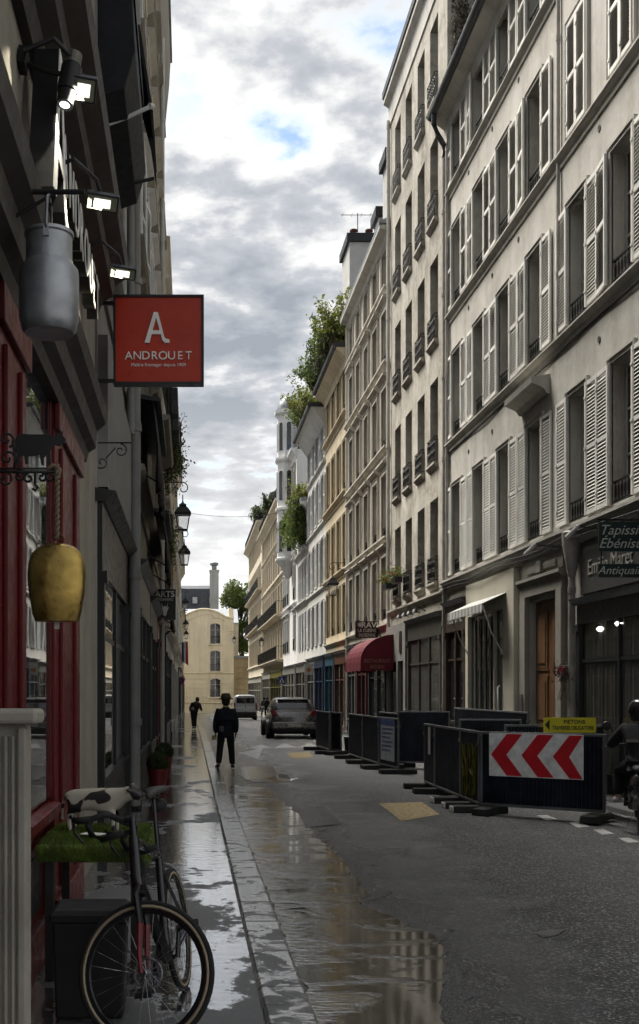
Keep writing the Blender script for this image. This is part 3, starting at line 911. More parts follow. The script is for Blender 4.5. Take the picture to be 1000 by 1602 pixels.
for (za, zb_, yy) in ((4.30, 4.34, -0.21), (4.22, 4.25, -0.19), (7.70, 7.72, -0.03)):
    mb = MB(); mb.tube([(b1.L * k / 14, yy - 0.01 * math.sin(k * 1.3), za + (zb_ - za) * math.sin(k * 0.9)) for k in range(15)], 0.012, 5); mb.build('wall_cable', M_IRON, b1.root)
    mb = MB(); mb.tube([(b0.L * k / 18, yy - 0.01 * math.sin(k * 1.7), za + (zb_ - za) * math.sin(k * 0.8)) for k in range(19)], 0.012, 5); mb.build('wall_cable', M_IRON, b0.root)
for (bb, Ys_) in ((b1, (21.8, 23.7, 25.7)), (b0, (17.5, 15.6, 13.6))):
    for Yq in Ys_:
        for zq in (7.35, 10.75, 13.95): MB().lathe([(0.055, 0.0), (0.055, -0.012), (0.04, -0.014), (0.0, -0.004)], 12, (bb.u(Yq), -0.001, zq), 'y').build('wall_vent', M_FRAMED, bb.root)

# --- tall pale house with projecting iron window guards
b2 = Bld('pale_house', 'tall pale house with blotchy render and projecting black iron window guards', 'R', 6.60, 27.84, 35.8, P_B2)
c2 = [29.35, 31.0, 32.75, 34.45]
rows2 = [(4.55, 2.3, 0.95), (7.75, 2.3, 0.95), (11.02, 2.3, 0.95), (14.27, 2.3, 0.95), (17.45, 2.3, 0.95)]
b2.wall(-0.4, 21.0, ops(b2, c2, rows2), 0.32)
for (z, h, w) in rows2:
    for Y in c2: b2.window(b2.u(Y), z, w, h, None, 'bow', None, True)
b2.mold('cornice', 21.0, [(0.02, -0.75), (-0.04, -0.75), (-0.06, -0.12), (-0.22, -0.02), (-0.22, 0.12), (0.02, 0.2)], plaster('cornice_white', (0.55, 0.53, 0.49), 0.3))
b2.roof(21.15, 'flat', over=0.26, mat=M_ZINCD)
b2.pipe(0.12, 0.1, 20.4, 0.055, plaster('pipe_white', (0.55, 0.54, 0.5)), y=-0.08)
b2.mold('string_course', 4.25, STRING)
M_SHOPD = pmat('shop_paint_umber', (0.055, 0.05, 0.042), 0.55, var=0.3)
sf = shopfront(b2, b2.u(32.4), b2.u(28.1), 3.75, M_SHOPD, fas=0.6, bays=3, riser=0.5, curtain=M_CURTAIN)
for k in range(4):      # little lamp hoods along the fascia
    m_ = MB(); x = b2.u(31.9 - k * 0.75)
    m_.tube([(x, -0.16, 3.86), (x, -0.36, 3.98), (x, -0.44, 3.92)], 0.012, 6); m_.lathe([(0.02, 0.1), (0.05, 0.08), (0.10, 0.0), (0.09, 0.0)], 12, (x, -0.46, 3.82))
    m_.build('fascia_lamp', M_IRON, b2.root, smooth='auto')
mb = MB(); mb.box(b2.u(35.6), b2.u(32.5), -0.16, 0.02, 2.6, 3.75); mb.box(b2.u(32.8), b2.u(32.5), -0.16, 0.02, 0, 2.6); mb.box(b2.u(33.9), b2.u(33.65), -0.16, 0.02, 0, 2.6)
mb.box(b2.u(35.6), b2.u(35.4), -0.16, 0.02, 0, 2.6)
pf = mb.build('restaurant_front', pmat('shop_paint_pale', (0.24, 0.235, 0.22), 0.55), b2.root)
MB().box(b2.u(33.62), b2.u(32.82), -0.06, -0.03, 0.3, 2.6).build('pane', M_GLASS, pf)
MB().box(b2.u(35.38), b2.u(33.92), -0.06, -0.03, 0.02, 2.6).build('pane', glassmat('glass_black', (0.004, 0.004, 0.004), 0.08), pf)
MB().box(b2.u(33.3), b2.u(33.0), -0.19, -0.161, 2.85, 3.5).build('menu_board', pmat('menu_dark', (0.03, 0.015, 0.012), 0.5), pf)
# dead creeper on the gable wall above the neighbour
def leaves(name, mat, parent, n, sampler, size, loc=None, up=0.3):
    vv, ff = [], []
    for _ in range(n):
        p = Vector(sampler())
        d = Vector((rnd.gauss(0, 1), rnd.gauss(0, 1), rnd.gauss(up, 0.8))).normalized()
        t = d.cross(Vector((rnd.gauss(0, 1), rnd.gauss(0, 1), rnd.gauss(0, 1)))).normalized()
        q = d.cross(t)
        s_ = size * rnd.uniform(0.6, 1.5)
        b = len(vv)
        vv += [tuple(p - t * s_), tuple(p + q * s_ * 0.5), tuple(p + t * s_), tuple(p - q * s_ * 0.5 + d * s_ * 0.25)]
        ff += [(b, b + 1, b + 2), (b, b + 2, b + 3)]
    me = bpy.data.meshes.new(name); me.from_pydata(vv, [], ff); me.update()
    return obj(name, me, mat, parent, loc)
M_DEAD = leafmat('dead_creeper_leaf', (0.075, 0.06, 0.042))
iv = thing('creeper', 'brown leafless creeper on the gable wall above the shuttered roof', 'creeper', (6.62, 27.8, 16.6))
def ivs():
    return (rnd.uniform(0.06, 4.0), -0.01 - abs(rnd.gauss(0, 0.09)), rnd.uniform(-0.2, 4.2))
leaves('twig_mass', M_DEAD, iv, 7000, ivs, 0.05)
mb = MB()
for k in range(26):
    x = rnd.uniform(0.1, 3.6); pts = []
    for t in range(8): pts.append((x + rnd.uniform(-.06, .06), -0.03 - rnd.uniform(0, .03), t * 0.55)); x += rnd.uniform(-.12, .12)
    mb.tube(pts, 0.014, 4)
mb.build('stem', pmat('creeper_stem', (0.09, 0.07, 0.05), 0.9), iv)

# --- beige five-bay house with lintels
b3 = Bld('beige_house', 'beige house with moulded window heads between the pale house and the ochre house', 'R', 6.60, 35.8, 45.2, P_B3)
c3 = [36.75, 38.55, 40.5, 42.4, 44.25]
rows3 = [(4.10, 2.1, 1.0), (6.88, 2.1, 1.0), (9.88, 2.0, 1.0), (12.72, 1.75, 1.0), (15.18, 1.35, 1.0)]
b3.wall(-0.6, 17.0, ops(b3, c3, rows3), 0.27)
for ri, (z, h, w) in enumerate(rows3):
    for Y in c3: b3.window(b3.u(Y), z, w, h, None, 'small', 'lintel' if ri < 4 else 'thin')
for z in (6.75, 9.75, 12.58, 15.05): b3.mold('string_course', z, STRING_B)
b3.mold('string_course', 3.9, STRING)
b3.mold('eaves', 17.0, [(0.02, -0.3), (-0.04, -0.3), (-0.10, -0.16), (-0.34, -0.06), (-0.36, 0.08), (0.02, 0.1)], MATS['cornice_white'])
b3.roof(17.05, 'slope', 2.0, 0.36, M_ZINC)
b3.pipe(0.1, 0, 16.8, 0.05, MATS['pipe_white'], y=-0.08)
shopfront(b3, b3.u(44.9), b3.u(42.6), 3.5, pmat('shop_paint_grey', (0.13, 0.13, 0.12), 0.5), bays=2, riser=0.5)
shopfront(b3, b3.u(42.3), b3.u(40.0), 3.5, pmat('shop_paint_maroon', (0.07, 0.018, 0.018), 0.5), bays=2, riser=0.4)
shopfront(b3, b3.u(39.5), b3.u(36.1), 3.3, MATS['shop_paint_black'], bays=2, riser=0.3)

# --- ochre house
b4 = Bld('ochre_house', 'ochre rendered house with dark eaves gutter below a roof garden', 'R', 6.60, 45.2, 52.7, P_B4)
c4 = [46.2, 48.0, 49.85, 51.7]
rows4 = [(4.2, 2.0, 1.0), (6.98, 2.2, 1.0), (10.25, 2.1, 1.0), (13.55, 1.75, 1.0)]
b4.wall(-0.8, 15.9, ops(b4, c4, rows4), 0.27)
for (z, h, w) in rows4:
    for Y in c4: b4.window(b4.u(Y), z, w, h, None, 'small', 'thin')
for z in (6.8, 10.05, 13.4): b4.mold('string_course', z, STRING_B)
b4.mold('string_course', 3.85, STRING)
b4.mold('cornice', 15.9, [(0.02, -0.6), (-0.06, -0.6), (-0.12, -0.35), (-0.42, -0.05), (-0.5, 0.0), (-0.5, 0.1), (0.02, 0.12)])
b4.roof(15.98, 'flat', over=0.52, mat=M_ZINCD)
b4.gutter(16.1, -0.56, 0.11)
shopfront(b4, b4.u(52.3), b4.u(49.2), 3.4, pmat('shop_paint_teal', (0.02, 0.07, 0.11), 0.5), bays=2, riser=0.4, z0=-0.3)
shopfront(b4, b4.u(48.8), b4.u(45.5), 3.4, pmat('shop_paint_wood', (0.09, 0.035, 0.02), 0.5), bays=2, riser=0.4, z0=-0.3)

# --- off-white shuttered house
b5 = Bld('shuttered_house', 'off-white house with pale grey shutters beyond the ochre house', 'R', 6.60, 52.7, 60.6, P_B5)
c5 = [53.75, 55.7, 57.6, 59.55]
rows5 = [(4.0, 2.1, 0.95), (7.0, 2.2, 0.95), (10.2, 2.1, 0.95), (13.1, 1.9, 0.95)]
b5.wall(-0.8, 15.4, ops(b5, c5, rows5), 0.27)
for (z, h, w) in rows5:
    for Y in c5: b5.window(b5.u(Y), z, w, h, 'open', None, 'thin', sm=M_SHUT2)
for z in (6.75, 9.95, 12.9): b5.mold('string_course', z, STRING)
b5.mold('eaves', 15.4, [(0.02, -0.75), (-0.06, -0.75), (-0.55, -0.05), (-0.72, 0.0), (-0.72, 0.1), (0.02, 0.12)])
b5.roof(15.46, 'flat', over=0.74, mat=M_ZINCD)
b5.gutter(15.56, -0.78, 0.12)
shopfront(b5, b5.u(60.2), b5.u(56.8), 3.4, pmat('shop_paint_grey2', (0.17, 0.17, 0.165), 0.5), bays=2, z0=-0.35)
shopfront(b5, b5.u(56.4), b5.u(53.1), 3.4, pmat('shop_paint_navy', (0.015, 0.03, 0.07), 0.5), bays=2, z0=-0.35)

# --- lower grey house with planted terrace
b6 = Bld('grey_house', 'lower grey house whose roof terrace spills over with plants', 'R', 6.60, 60.6, 67.0, P_B5)
c6 = [61.6, 63.0, 64.4, 65.9]
rows6 = [(4.0, 2.2, 0.9), (7.0, 2.2, 0.9), (9.9, 1.9, 0.9)]
b6.wall(-0.9, 12.2, ops(b6, c6, rows6), 0.25)
for (z, h, w) in rows6:
    for Y in c6: b6.window(b6.u(Y), z, w, h, 'near', 'small', None, sm=M_SHUT2)
for z in (6.75, 9.7): b6.mold('string_course', z, STRING_B)
b6.mold('cornice', 12.2, CORN)
b6.roof(12.28, 'flat', over=0.4)
shopfront(b6, b6.u(66.6), b6.u(61.0), 3.3, MATS['shop_paint_grey'], bays=3, z0=-0.4)

# --- white stucco house with domed corner oriel
b7 = Bld('white_house', 'white stucco house with a domed oriel turret corbelled out over the street', 'R', 6.60, 67.0, 76.5, P_B7)
c7 = [68.2, 72.6, 74.2, 75.6]
rows7 = [(4.2, 2.2, 1.0), (7.4, 2.2, 1.0), (10.6, 2.1, 1.0), (13.5, 2.0, 1.0)]
b7.wall(-1.0, 16.6, ops(b7, c7, rows7), 0.3)
for (z, h, w) in rows7:
    for Y in c7: b7.window(b7.u(Y), z, w, h, None, 'bow', 'lintel')
for z in (7.1, 10.3, 13.2): b7.mold('string_course', z, STRING_B)
b7.mold('cornice', 16.6, CORN)
b7.roof(16.68, 'mansard', 2.0, mat=M_SLATE)
shopfront(b7, b7.u(76.2), b7.u(67.4), 3.3, MATS['shop_paint_grey2'], bays=4, z0=-0.5)
tu = b7.u(70.2)
def octo(r, z, c=(tu, -0.25)):
    return [(c[0] + r * math.cos(PI / 8 + k * PI / 4), c[1] + r * math.sin(PI / 8 + k * PI / 4), z) for k in range(8)]
mb = MB()
mb.loft([octo(0.12, 8.9), octo(0.3, 9.2), octo(0.45, 9.6), octo(0.78, 10.0), octo(0.86, 10.05), octo(0.86, 10.2), octo(0.74, 10.25), octo(0.74, 13.2), octo(0.86, 13.3), octo(0.86, 13.45), octo(0.74, 13.5),
         octo(0.74, 16.3), octo(0.84, 16.4), octo(0.9, 16.5), octo(0.9, 16.65), octo(0.72, 16.7), octo(0.72, 19.3), octo(0.82, 19.4), octo(0.92, 19.5), octo(0.92, 19.7), octo(0.7, 19.75)])
tw = mb.build('oriel_turret', P_B7, b7.root)
for lv, (za, zb) in enumerate(((10.6, 12.6), (13.9, 15.8), (17.1, 18.9))):
    for k in range(8):
        a = k * PI / 4; n_ = Vector((math.cos(a), math.sin(a), 0))
        if n_.y > 0.1: continue
        m_ = MB(); m_.M = Matrix.Translation((tu, -0.25, 0)) @ Matrix.Rotation(a, 4, 'Z')
        rr = (0.72 if lv == 2 else 0.74) * math.cos(PI / 8) + 0.004
        m_.prism([(-0.15, za), (0.15, za), (0.15, zb - 0.15), (0.106, zb - 0.044), (0, zb), (-0.106, zb - 0.044), (-0.15, zb - 0.15)], 'x', rr, rr + 0.012)
        m_.build('pane', M_GLASS, tw)
        m_ = MB(); m_.M = Matrix.Translation((tu, -0.25, 0)) @ Matrix.Rotation(a, 4, 'Z')
        m_.tube([(rr + 0.02, -0.17, za), (rr + 0.02, -0.17, zb - 0.15), (rr + 0.02, -0.12, zb - 0.03), (rr + 0.02, 0, zb + 0.02), (rr + 0.02, 0.12, zb - 0.03), (rr + 0.02, 0.17, zb - 0.15), (rr + 0.02, 0.17, za)], 0.03, 6)
        m_.build('window_surround', P_B7, tw)
MB().lathe([(0.72, 19.72), (0.70, 19.95), (0.60, 20.25), (0.42, 20.5), (0.2, 20.66), (0.05, 20.72), (0.04, 20.9), (0.0, 20.95)], 20, (tu, -0.25, 0)).build('dome', M_ZINC, b7.root, smooth='auto')

# --- stone houses down the street
b8 = Bld('stone_house', 'cream stone house with long iron balconies beyond the white turret', 'R', 6.60, 76.5, 98.0, P_B8)
c8 = [78 + 2.35 * k for k in range(9)]
rows8 = [(4.0, 2.3, 1.1), (7.2, 2.2, 1.1), (10.3, 2.0, 1.1), (13.0, 1.8, 1.1)]
b8.wall(-1.2, 15.2, ops(b8, c8, rows8), 0.27)
for (z, h, w) in rows8:
    for Y in c8: b8.window(b8.u(Y), z, w, h, None, 'small', 'thin')
for z in (9.9, 12.7): b8.mold('string_course', z, STRING_B)
b8.mold('cornice', 15.2, [(p[0] * 1.5, p[1]) for p in CORN])
b8.roof(15.3, 'mansard', 2.6, mat=M_SLATE)
def balcony(b, z, u0, u1, d=0.5, h=0.95):
    m_ = MB(); m_.prism([(0.02, z - 0.2), (-d * 0.6, z - 0.16), (-d - 0.05, z - 0.06), (-d - 0.05, z), (0.02, z + 0.01)], 'x', u0, u1)
    o = m_.build('balcony', b.mat, b.root)
    r_ = MB(); r_.box(u0, u1, -d - 0.015, -d + 0.015, z + h - 0.03, z + h); r_.box(u0, u1, -d - 0.01, -d + 0.01, z + 0.08, z + 0.11)
    n = max(4, int((u1 - u0) / 0.14))
    for k in range(n + 1):
        x = u0 + 0.01 + (u1 - u0 - 0.02) * k / n
        r_.box(x - 0.008, x + 0.008, -d - 0.008, -d + 0.008, z + 0.01, z + h - 0.03)
    for x in (u0, u1):
        for t in range(4): r_.box(x - 0.008, x + 0.008, -d + (t + 0.5) * d / 4 - 0.008, -d + (t + 0.5) * d / 4 + 0.008, z + 0.01, z + h - 0.03)
        r_.box(x - 0.012, x + 0.012, -d, 0, z + h - 0.03, z + h)
    r_.build('balcony_railing', M_IRON, o)
    return o
for z in (3.9, 7.1, 15.35): balcony(b8, z, 0.3, b8.L - 0.3, 0.5 if z < 15 else 0.35)
shopfront(b8, b8.u(97.5), b8.u(88), 3.2, pmat('shop_paint_pale2', (0.3, 0.29, 0.26), 0.5), bays=4, z0=-0.7)
shopfront(b8, b8.u(87.5), b8.u(77), 3.2, pmat('shop_paint_green', (0.12, 0.11, 0.015), 0.5), bays=4, z0=-0.6)
b9 = Bld('stone_house', 'cream corner house with rusticated quoins at the end of the right-hand row', 'R', 6.60, 98.0, 122.0, P_B8)
c9 = [100 + 2.4 * k for k in range(9)]
rows9 = [(4.2, 2.4, 1.1), (7.8, 2.4, 1.1), (11.3, 2.2, 1.1), (14.4, 1.9, 1.1)]
b9.wall(-1.6, 17.0, ops(b9, c9, rows9), 0.27)
for (z, h, w) in rows9:
    for Y in c9: b9.window(b9.u(Y), z, w, h, None, 'small', 'thin')
for z in (4.0, 7.6, 11.0): b9.mold('string_course', z, STRING_B)
b9.mold('cornice', 17.0, [(p[0] * 1.5, p[1]) for p in CORN])
for z in (7.6, 11.0): balcony(b9, z, 1.0, b9.L - 0.6, 0.45)
balcony(b9, 17.1, 0.2, b9.L - 0.2, 0.4)
b9.roof(17.1, 'mansard', 2.4, mat=M_SLATE)
for k in range(16):
    z = 4.6 + k * 0.75
    MB().box(b9.L - (0.9 if k % 2 else 0.6), b9.L + 0.02, -0.08, 0.02, z, z + 0.7).build('quoin', P_B8, b9.root)
shopfront(b9, b9.u(121), b9.u(99), 3.0, MATS['shop_paint_pale2'], bays=7, z0=-1.0)

# --- chimneys on the right-hand roofs
def chimney(label, X, Y, z0, z1, dx, dy, pots, mat):
    t = thing('chimney', label, 'chimney', (X, Y, z0))
    MB().box(-dx / 2, dx / 2, -dy / 2, dy / 2, 0, z1 - z0 - 0.35).build('stack', mat, t)
    MB().box(-dx / 2 - 0.12, dx / 2 + 0.12, -dy / 2 - 0.12, dy / 2 + 0.12, z1 - z0 - 0.35, z1 - z0).build('cap', M_IRON, t)
    for k in range(pots):
        x = -dx / 2 + (k + 0.5) * dx / max(pots, 1)
        MB().lathe([(0.13, 0), (0.12, 0.5), (0.17, 0.55), (0.17, 0.62), (0.11, 0.64)], 12, (x, 0, z1 - z0 + 0.001)).build('chimney_pot', pmat('terracotta_dark', (0.10, 0.035, 0.03), 0.8), t, smooth='auto')
    return t
M_CHIM = plaster('chimney_render', (0.46, 0.46, 0.45), 0.4)
cwhite = chimney('broad white chimney with two red pots rising beyond the beige roof', 7.5, 47.5, 15.8, 21.2, 1.35, 2.2, 2, M_CHIM)
mb = MB(); mb.tube([(-0.25, -0.6, 5.4), (-0.25, -0.6, 6.5)], 0.02, 5); mb.tube([(-1.0, -0.6, 6.42), (0.9, -0.6, 6.42)], 0.015, 5)
for k in range(5): mb.tube([(-0.9 + k * 0.4, -0.8, 6.42), (-0.9 + k * 0.4, -0.4, 6.42)], 0.008, 4)
an = mb.build('antenna', M_IRON, None, loc=(7.5, 47.5, 15.8)); tag(an, 'thin television antenna fixed to the white chimney', 'antenna')
chimney('slender grey chimney shaft against the pale house', 6.95, 37.2, 16.9, 20.0, 0.5, 1.0, 0, M_CHIM)
chimney('low grey chimney block on the beige roof', 7.15, 39.6, 16.9, 19.1, 0.7, 0.9, 0, M_CHIM)

# ================================================================== END OF THE STREET
yb = Bld('yellow_house', 'yellow rendered house with curved gable closing the street', 'F', 130.0, -1.45, 5.25, P_Y)
gz = g(130)
yw = [(yb.u(3.05) - 0.62, yb.u(3.05) + 0.62, z, z + h) for z, h in ((0.85, 2.3), (3.95, 2.55), (7.25, 2.5))]
yb.wall(gz - 0.6, 9.9, yw, 0.3, 10)
mb = MB(); Lx = yb.L
arch = [(0.0, 9.9), (Lx, 9.9), (Lx, 10.35)]
for k in range(13):
    a = k / 12.0; arch.append((Lx - 0.9 - (Lx - 1.2) * a, 10.4 + 1.5 * math.sin(PI * (0.12 + 0.8 * a)) - 0.45))
arch.append((0.0, 10.4))
mb.prism(arch, 'y', 0.0, 0.6); mb.build('gable', P_Y, yb.root)
tb = MB(); pts = [(p[0], -0.02, p[1] - 0.03) for p in arch[2:]]
tb.tube(pts, 0.14, 6); tb.build('gable_moulding', P_Y, yb.root, smooth=True)
pts = [(Lx * 0.18 + Lx * 0.66 * t / 10, -0.03, 10.0 + 0.8 * math.sin(PI * t / 10)) for t in range(11)]
MB().tube(pts, 0.07, 6).build('gable_tympanum', P_Y, yb.root, smooth=True)
MB().lathe([(0.0, -0.1), (0.25, -0.08), (0.3, 0.0)], 14, (yb.u(3.05), -0.02, 10.5), 'y').build('cartouche', P_Y, yb.root, smooth=True)
for z, h in ((0.85, 2.3), (3.95, 2.55), (7.25, 2.5)):
    o = obj('window', window_mesh(1.24, h), M_FRAMEW, yb.root, (yb.u(3.05), 0, z))
    obj('pane', pane_mesh(1.24, h), None, o); obj('pane', pane_mesh(1.24, h), None, o, scale=(-1, 1, 1))
    hd = MB(); hd.prism([(-0.63, h - 0.25), (-0.63, h), (0.63, h), (0.63, h - 0.25), (0.3, h - 0.08), (0, h - 0.03), (-0.3, h - 0.08)], 'y', -0.01, 0.19); hd.build('window_head', P_Y, o)
    r_ = MB(); r_.box(-0.62, 0.62, 0.02, 0.05, 0.85, 0.9)
    for k in range(11): r_.box(-0.6 + k * 0.12 - 0.01, -0.6 + k * 0.12 + 0.01, 0.03, 0.045, 0.05, 0.85)
    r_.build('window_railing', M_IRON, o)
    MB().prism([(0.0, -0.02), (-0.18, -0.02), (-0.2, -0.12), (0.0, -0.2)], 'x', -0.85, 0.85).build('window_sill', P_Y, o)
yb.mold('string_course', 3.75, [(p[0] * 1.0, p[1]) for p in STRING])
yb.mold('string_course', 0.2, STRING)
for k in range(6):
    z = 0.3 + k * 0.55
    for (xa, xb) in ((0.02, yb.u(3.05) - 0.75), (yb.u(3.05) + 0.75, Lx - 0.02)):
        MB().box(xa, xb, -0.05, 0.02, z, z + 0.48).build('rustic_block', P_Y, yb.root)
for k in range(10):
    z = 4.1 + k * 0.55; MB().box(Lx - (1.3 if k % 2 else 1.1), Lx - 0.1, -0.05, 0.02, z, z + 0.48).build('quoin', P_Y, yb.root)
for xx in (0.25, Lx - 0.35):
    MB().box(xx - 0.25, xx + 0.35, 0.3, 1.2, 10.2, 11.5).build('pier', P_Y, yb.root)
# low ochre wall next to it
lw = MB(); lw.box(5.3, 12.5, 133.0, 134.0, -1.8, 5.6); lw = lw.build('garden_wall', plaster('ochre_wall', (0.42, 0.34, 0.21), 0.6)); tag(lw, 'low ochre wall right of the yellow house', 'wall')
for k in range(9): MB().box(5.32, 12.4, 132.93, 133.02, -0.8 + k * 0.66, -0.8 + k * 0.66 + 0.58).build('stone_course', MATS['ochre_wall'], lw)
MB().box(5.2, 12.6, 132.8, 134.2, 5.6, 5.9).build('coping', M_ZINC, lw)
MB().box(7.7, 8.6, 132.88, 132.95, -1.2, 1.6).build('gate', M_IRON, lw)
# dark mansard behind
mb = thing('mansard_building', 'dark slate mansard roof rising behind the yellow house', 'building', (0, 158, 0))
MB().box(-12, 4.2, 0.4, 12, -3, 11.5).build('wall', P_B8, mb)
MB().prism([(0.2, 11.5), (0.2, 12.2), (1.4, 16.6), (4.0, 17.3), (12, 17.3), (12, 11.5)], 'x', -12, 4.0).build('roof', M_SLATE, mb)
MB().box(-12, 4.1, 0.1, 0.6, 13.2, 13.5).build('roof_rail', M_ZINC, mb)
for x in (-2.0, 0.75, 3.2):
    d = MB().box(x - 0.42, x + 0.42, 0.55, 1.3, 14.3, 15.4).build('dormer', M_SLATE, mb); MB().box(x - 0.34, x + 0.34, 0.52, 0.55, 14.38, 15.3).build('pane', pmat('skylight', (0.4, 0.43, 0.45), 0.1), d)
mb2 = thing('chimney', 'tall pale chimney with metal cowl beside the slate mansard', 'chimney', (3.5, 155.5, 10.5))
MB().box(-0.62, 0.62, -0.5, 0.5, 0, 8.4).build('stack', M_CHIM, mb2)
MB().lathe([(0.35, 8.4), (0.35, 9.0), (0.6, 9.1), (0.62, 9.4), (0.2, 9.6)], 12).build('cowl', M_ZINC, mb2, smooth='auto')
MB().box(-0.72, 0.72, -0.6, 0.6, 8.1, 8.4).build('cap', M_CHIM, mb2)
MB().box(-0.66, -0.62, -0.4, -0.3, 0, 8.4).build('flue_strip', M_ZINC, mb2)
mb3 = Bld('zinc_roof_house', 'house with grey zinc roof just behind the yellow gable', 'F', 138.5, -8, 6.2, P_B8)
mb3.wall(-2, 10.2, []); mb3.roof(10.2, 'slope', 2.0, 0.3, M_ZINC)

# tree and shrub helpers
def blob_sampler(blobs):
    ws = [b[3] ** 2 for b in blobs]
    def f():
        c = rnd.choices(blobs, ws)[0]
        d = Vector((rnd.gauss(0, 1), rnd.gauss(0, 1), rnd.gauss(0, 1))).normalized() * c[3] * (rnd.random() ** 0.45)
        return (c[0] + d.x, c[1] + d.y, c[2] + d.z * (c[4] if len(c) > 4 else 0.85))
    return f
M_LEAF = leafmat('leaf_green', (0.10, 0.14, 0.035))
M_LEAFD = leafmat('leaf_dark_green', (0.055, 0.075, 0.028))
M_LEAFY = leafmat('leaf_yellow_green', (0.16, 0.18, 0.04))
M_BARK = pmat('bark', (0.07, 0.055, 0.04), 0.9, bump=0.6, bscale=25)
tr = thing('tree', 'large leafy green tree beyond the low ochre wall', 'tree', (7.0, 150, g(130)))
mbt = MB(); mbt.tube([(0, 0, -1), (0.1, 0, 4), (0.3, 0.1, 8), (0.2, 0, 12)], [0.45, 0.36, 0.25, 0.1], 10)
blobs = []
for k in range(34):
    a = rnd.uniform(0, 2 * PI); r = rnd.uniform(0.5, 3.4); z = rnd.uniform(6.5, 17.0); r *= 1.0 - max(0, z - 13) / 9
    blobs.append((r * math.cos(a), r * math.sin(a), z, rnd.uniform(0.8, 1.5)))
    mbt.tube([(0.2, 0, z - 2.5), (r * 0.5 * math.cos(a), r * 0.5 * math.sin(a), z - 1), (r * math.cos(a), r * math.sin(a), z)], [0.12, 0.07, 0.03], 5)
mbt.build('trunk', M_BARK, tr, smooth=True)
leaves('crown', M_LEAF, tr, 15000, blob_sampler(blobs), 0.15)

def shrub(name, label, loc, h, r, n, mat, group=None, droop=False, size=0.06, cat='shrub'):
    """loose plant: many thin arching branches with leaves strung along them"""
    t = thing(name, label, cat, loc, 0, group)
    st = MB(); lines = []
    for k in range(46):
        a = rnd.uniform(0, 2 * PI); q = (rnd.random() ** 0.7) * r * 1.25; z = h * rnd.uniform(0.25, 1.0) ** 0.8 * (-1 if droop else 1)
        if not droop: q *= 1.15 - 0.6 * abs(z) / h
        c_, s_2 = math.cos(a), math.sin(a); x0 = rnd.gauss(0, r * 0.3); y0 = rnd.gauss(0, r * 0.45)
        P0, P1_, P2 = Vector((x0, y0, 0)), Vector((x0 + q * 0.35 * c_, y0 + q * 0.35 * s_2, z * 0.65)), Vector((x0 + q * c_, y0 + q * s_2, z * rnd.uniform(0.85, 1.0)))
        st.tube([P0, P1_, P2], [0.016, 0.010, 0.004], 4)
        lines.append((P0, P1_, P2, rnd.uniform(0.05, 0.13)))
    st.build('stem', M_BARK, t)
    def smp():
        P0, P1_, P2, w = rnd.choice(lines); u_ = rnd.random() ** 0.6
        p = P0.lerp(P1_, u_).lerp(P1_.lerp(P2, u_), u_)
        return (p.x + rnd.gauss(0, w), p.y + rnd.gauss(0, w), p.z + rnd.gauss(0, w))
    leaves('foliage', mat, t, n, smp, size)
    return t
sg = 'roof garden shrubs above the ochre house'
for (x, y, Y, h, r, m_, lb) in ((538, 520, 46.2, 2.6, 1.0, M_LEAFY, 'tall yellow-green shrub in the roof garden beside the beige eaves'),
                               (515, 530, 47.6, 1.9, 1.0, M_LEAF, 'mid-green bushy shrub leaning out of the roof garden'),
                               (506, 570, 49.6, 1.6, 0.9, M_LEAFD, 'dark rounded shrub in the roof garden'),
                               (492, 600, 52.3, 1.7, 1.0, M_LEAF, 'loose green shrub at the far end of the ochre roof'),
                               (477, 635, 55.0, 1.6, 1.0, M_LEAFY, 'wispy pale shrub on the off-white house roof'),
                               (470, 645, 57.5, 1.5, 0.9, M_LEAF, 'low green shrub on the far corner of the off-white roof'),
                               (530, 560, 47.0, 1.2, 0.8, M_LEAFD, 'low dark shrub under the tall yellow-green one')):
    X = max(6.15, (x - 297) * Y / 1700 - 0.2)
    zb = 16.2 if Y < 52.7 else 15.6
    zz_ = max(zb, 1.7 + (1080 - y) * Y / 1700 - h * 0.75)
    shrub('roof_shrub', lb, (X, Y, zb), h + zz_ - zb, r * 1.1, 2300, m_, sg, size=0.07)
for k, (Y, lb) in enumerate(((61.5, 'trailing creeper over the grey terrace edge, nearest end'), (63.2, 'trailing creeper in the middle of the grey terrace edge'), (65.0, 'trailing creeper at the far end of the grey terrace edge'))):
    shrub('terrace_plant', lb, (6.1, Y, 12.5), 3.0 - 0.4 * k, 0.7, 2200, M_LEAF, 'creepers hanging over the grey terrace', droop=True, size=0.08)
    shrub('terrace_shrub', lb.replace('trailing creeper', 'upright shrub').replace('over the', 'behind the').replace('in the middle', 'behind the middle').replace('at the', 'behind the'), (6.5, Y + 0.4, 12.4), 1.2, 0.7, 900, M_LEAFY, 'shrubs on the grey terrace', size=0.08)
for k, (Y, z, lb) in enumerate(((84, 15.4, 'potted greenery on the cream house top balcony'), (100, 17.2, 'greenery spilling from the corner house roof balcony'))):
    shrub('balcony_shrub', lb, (6.2, Y, z), 1.6, 0.9, 900, M_LEAFD, size=0.1)

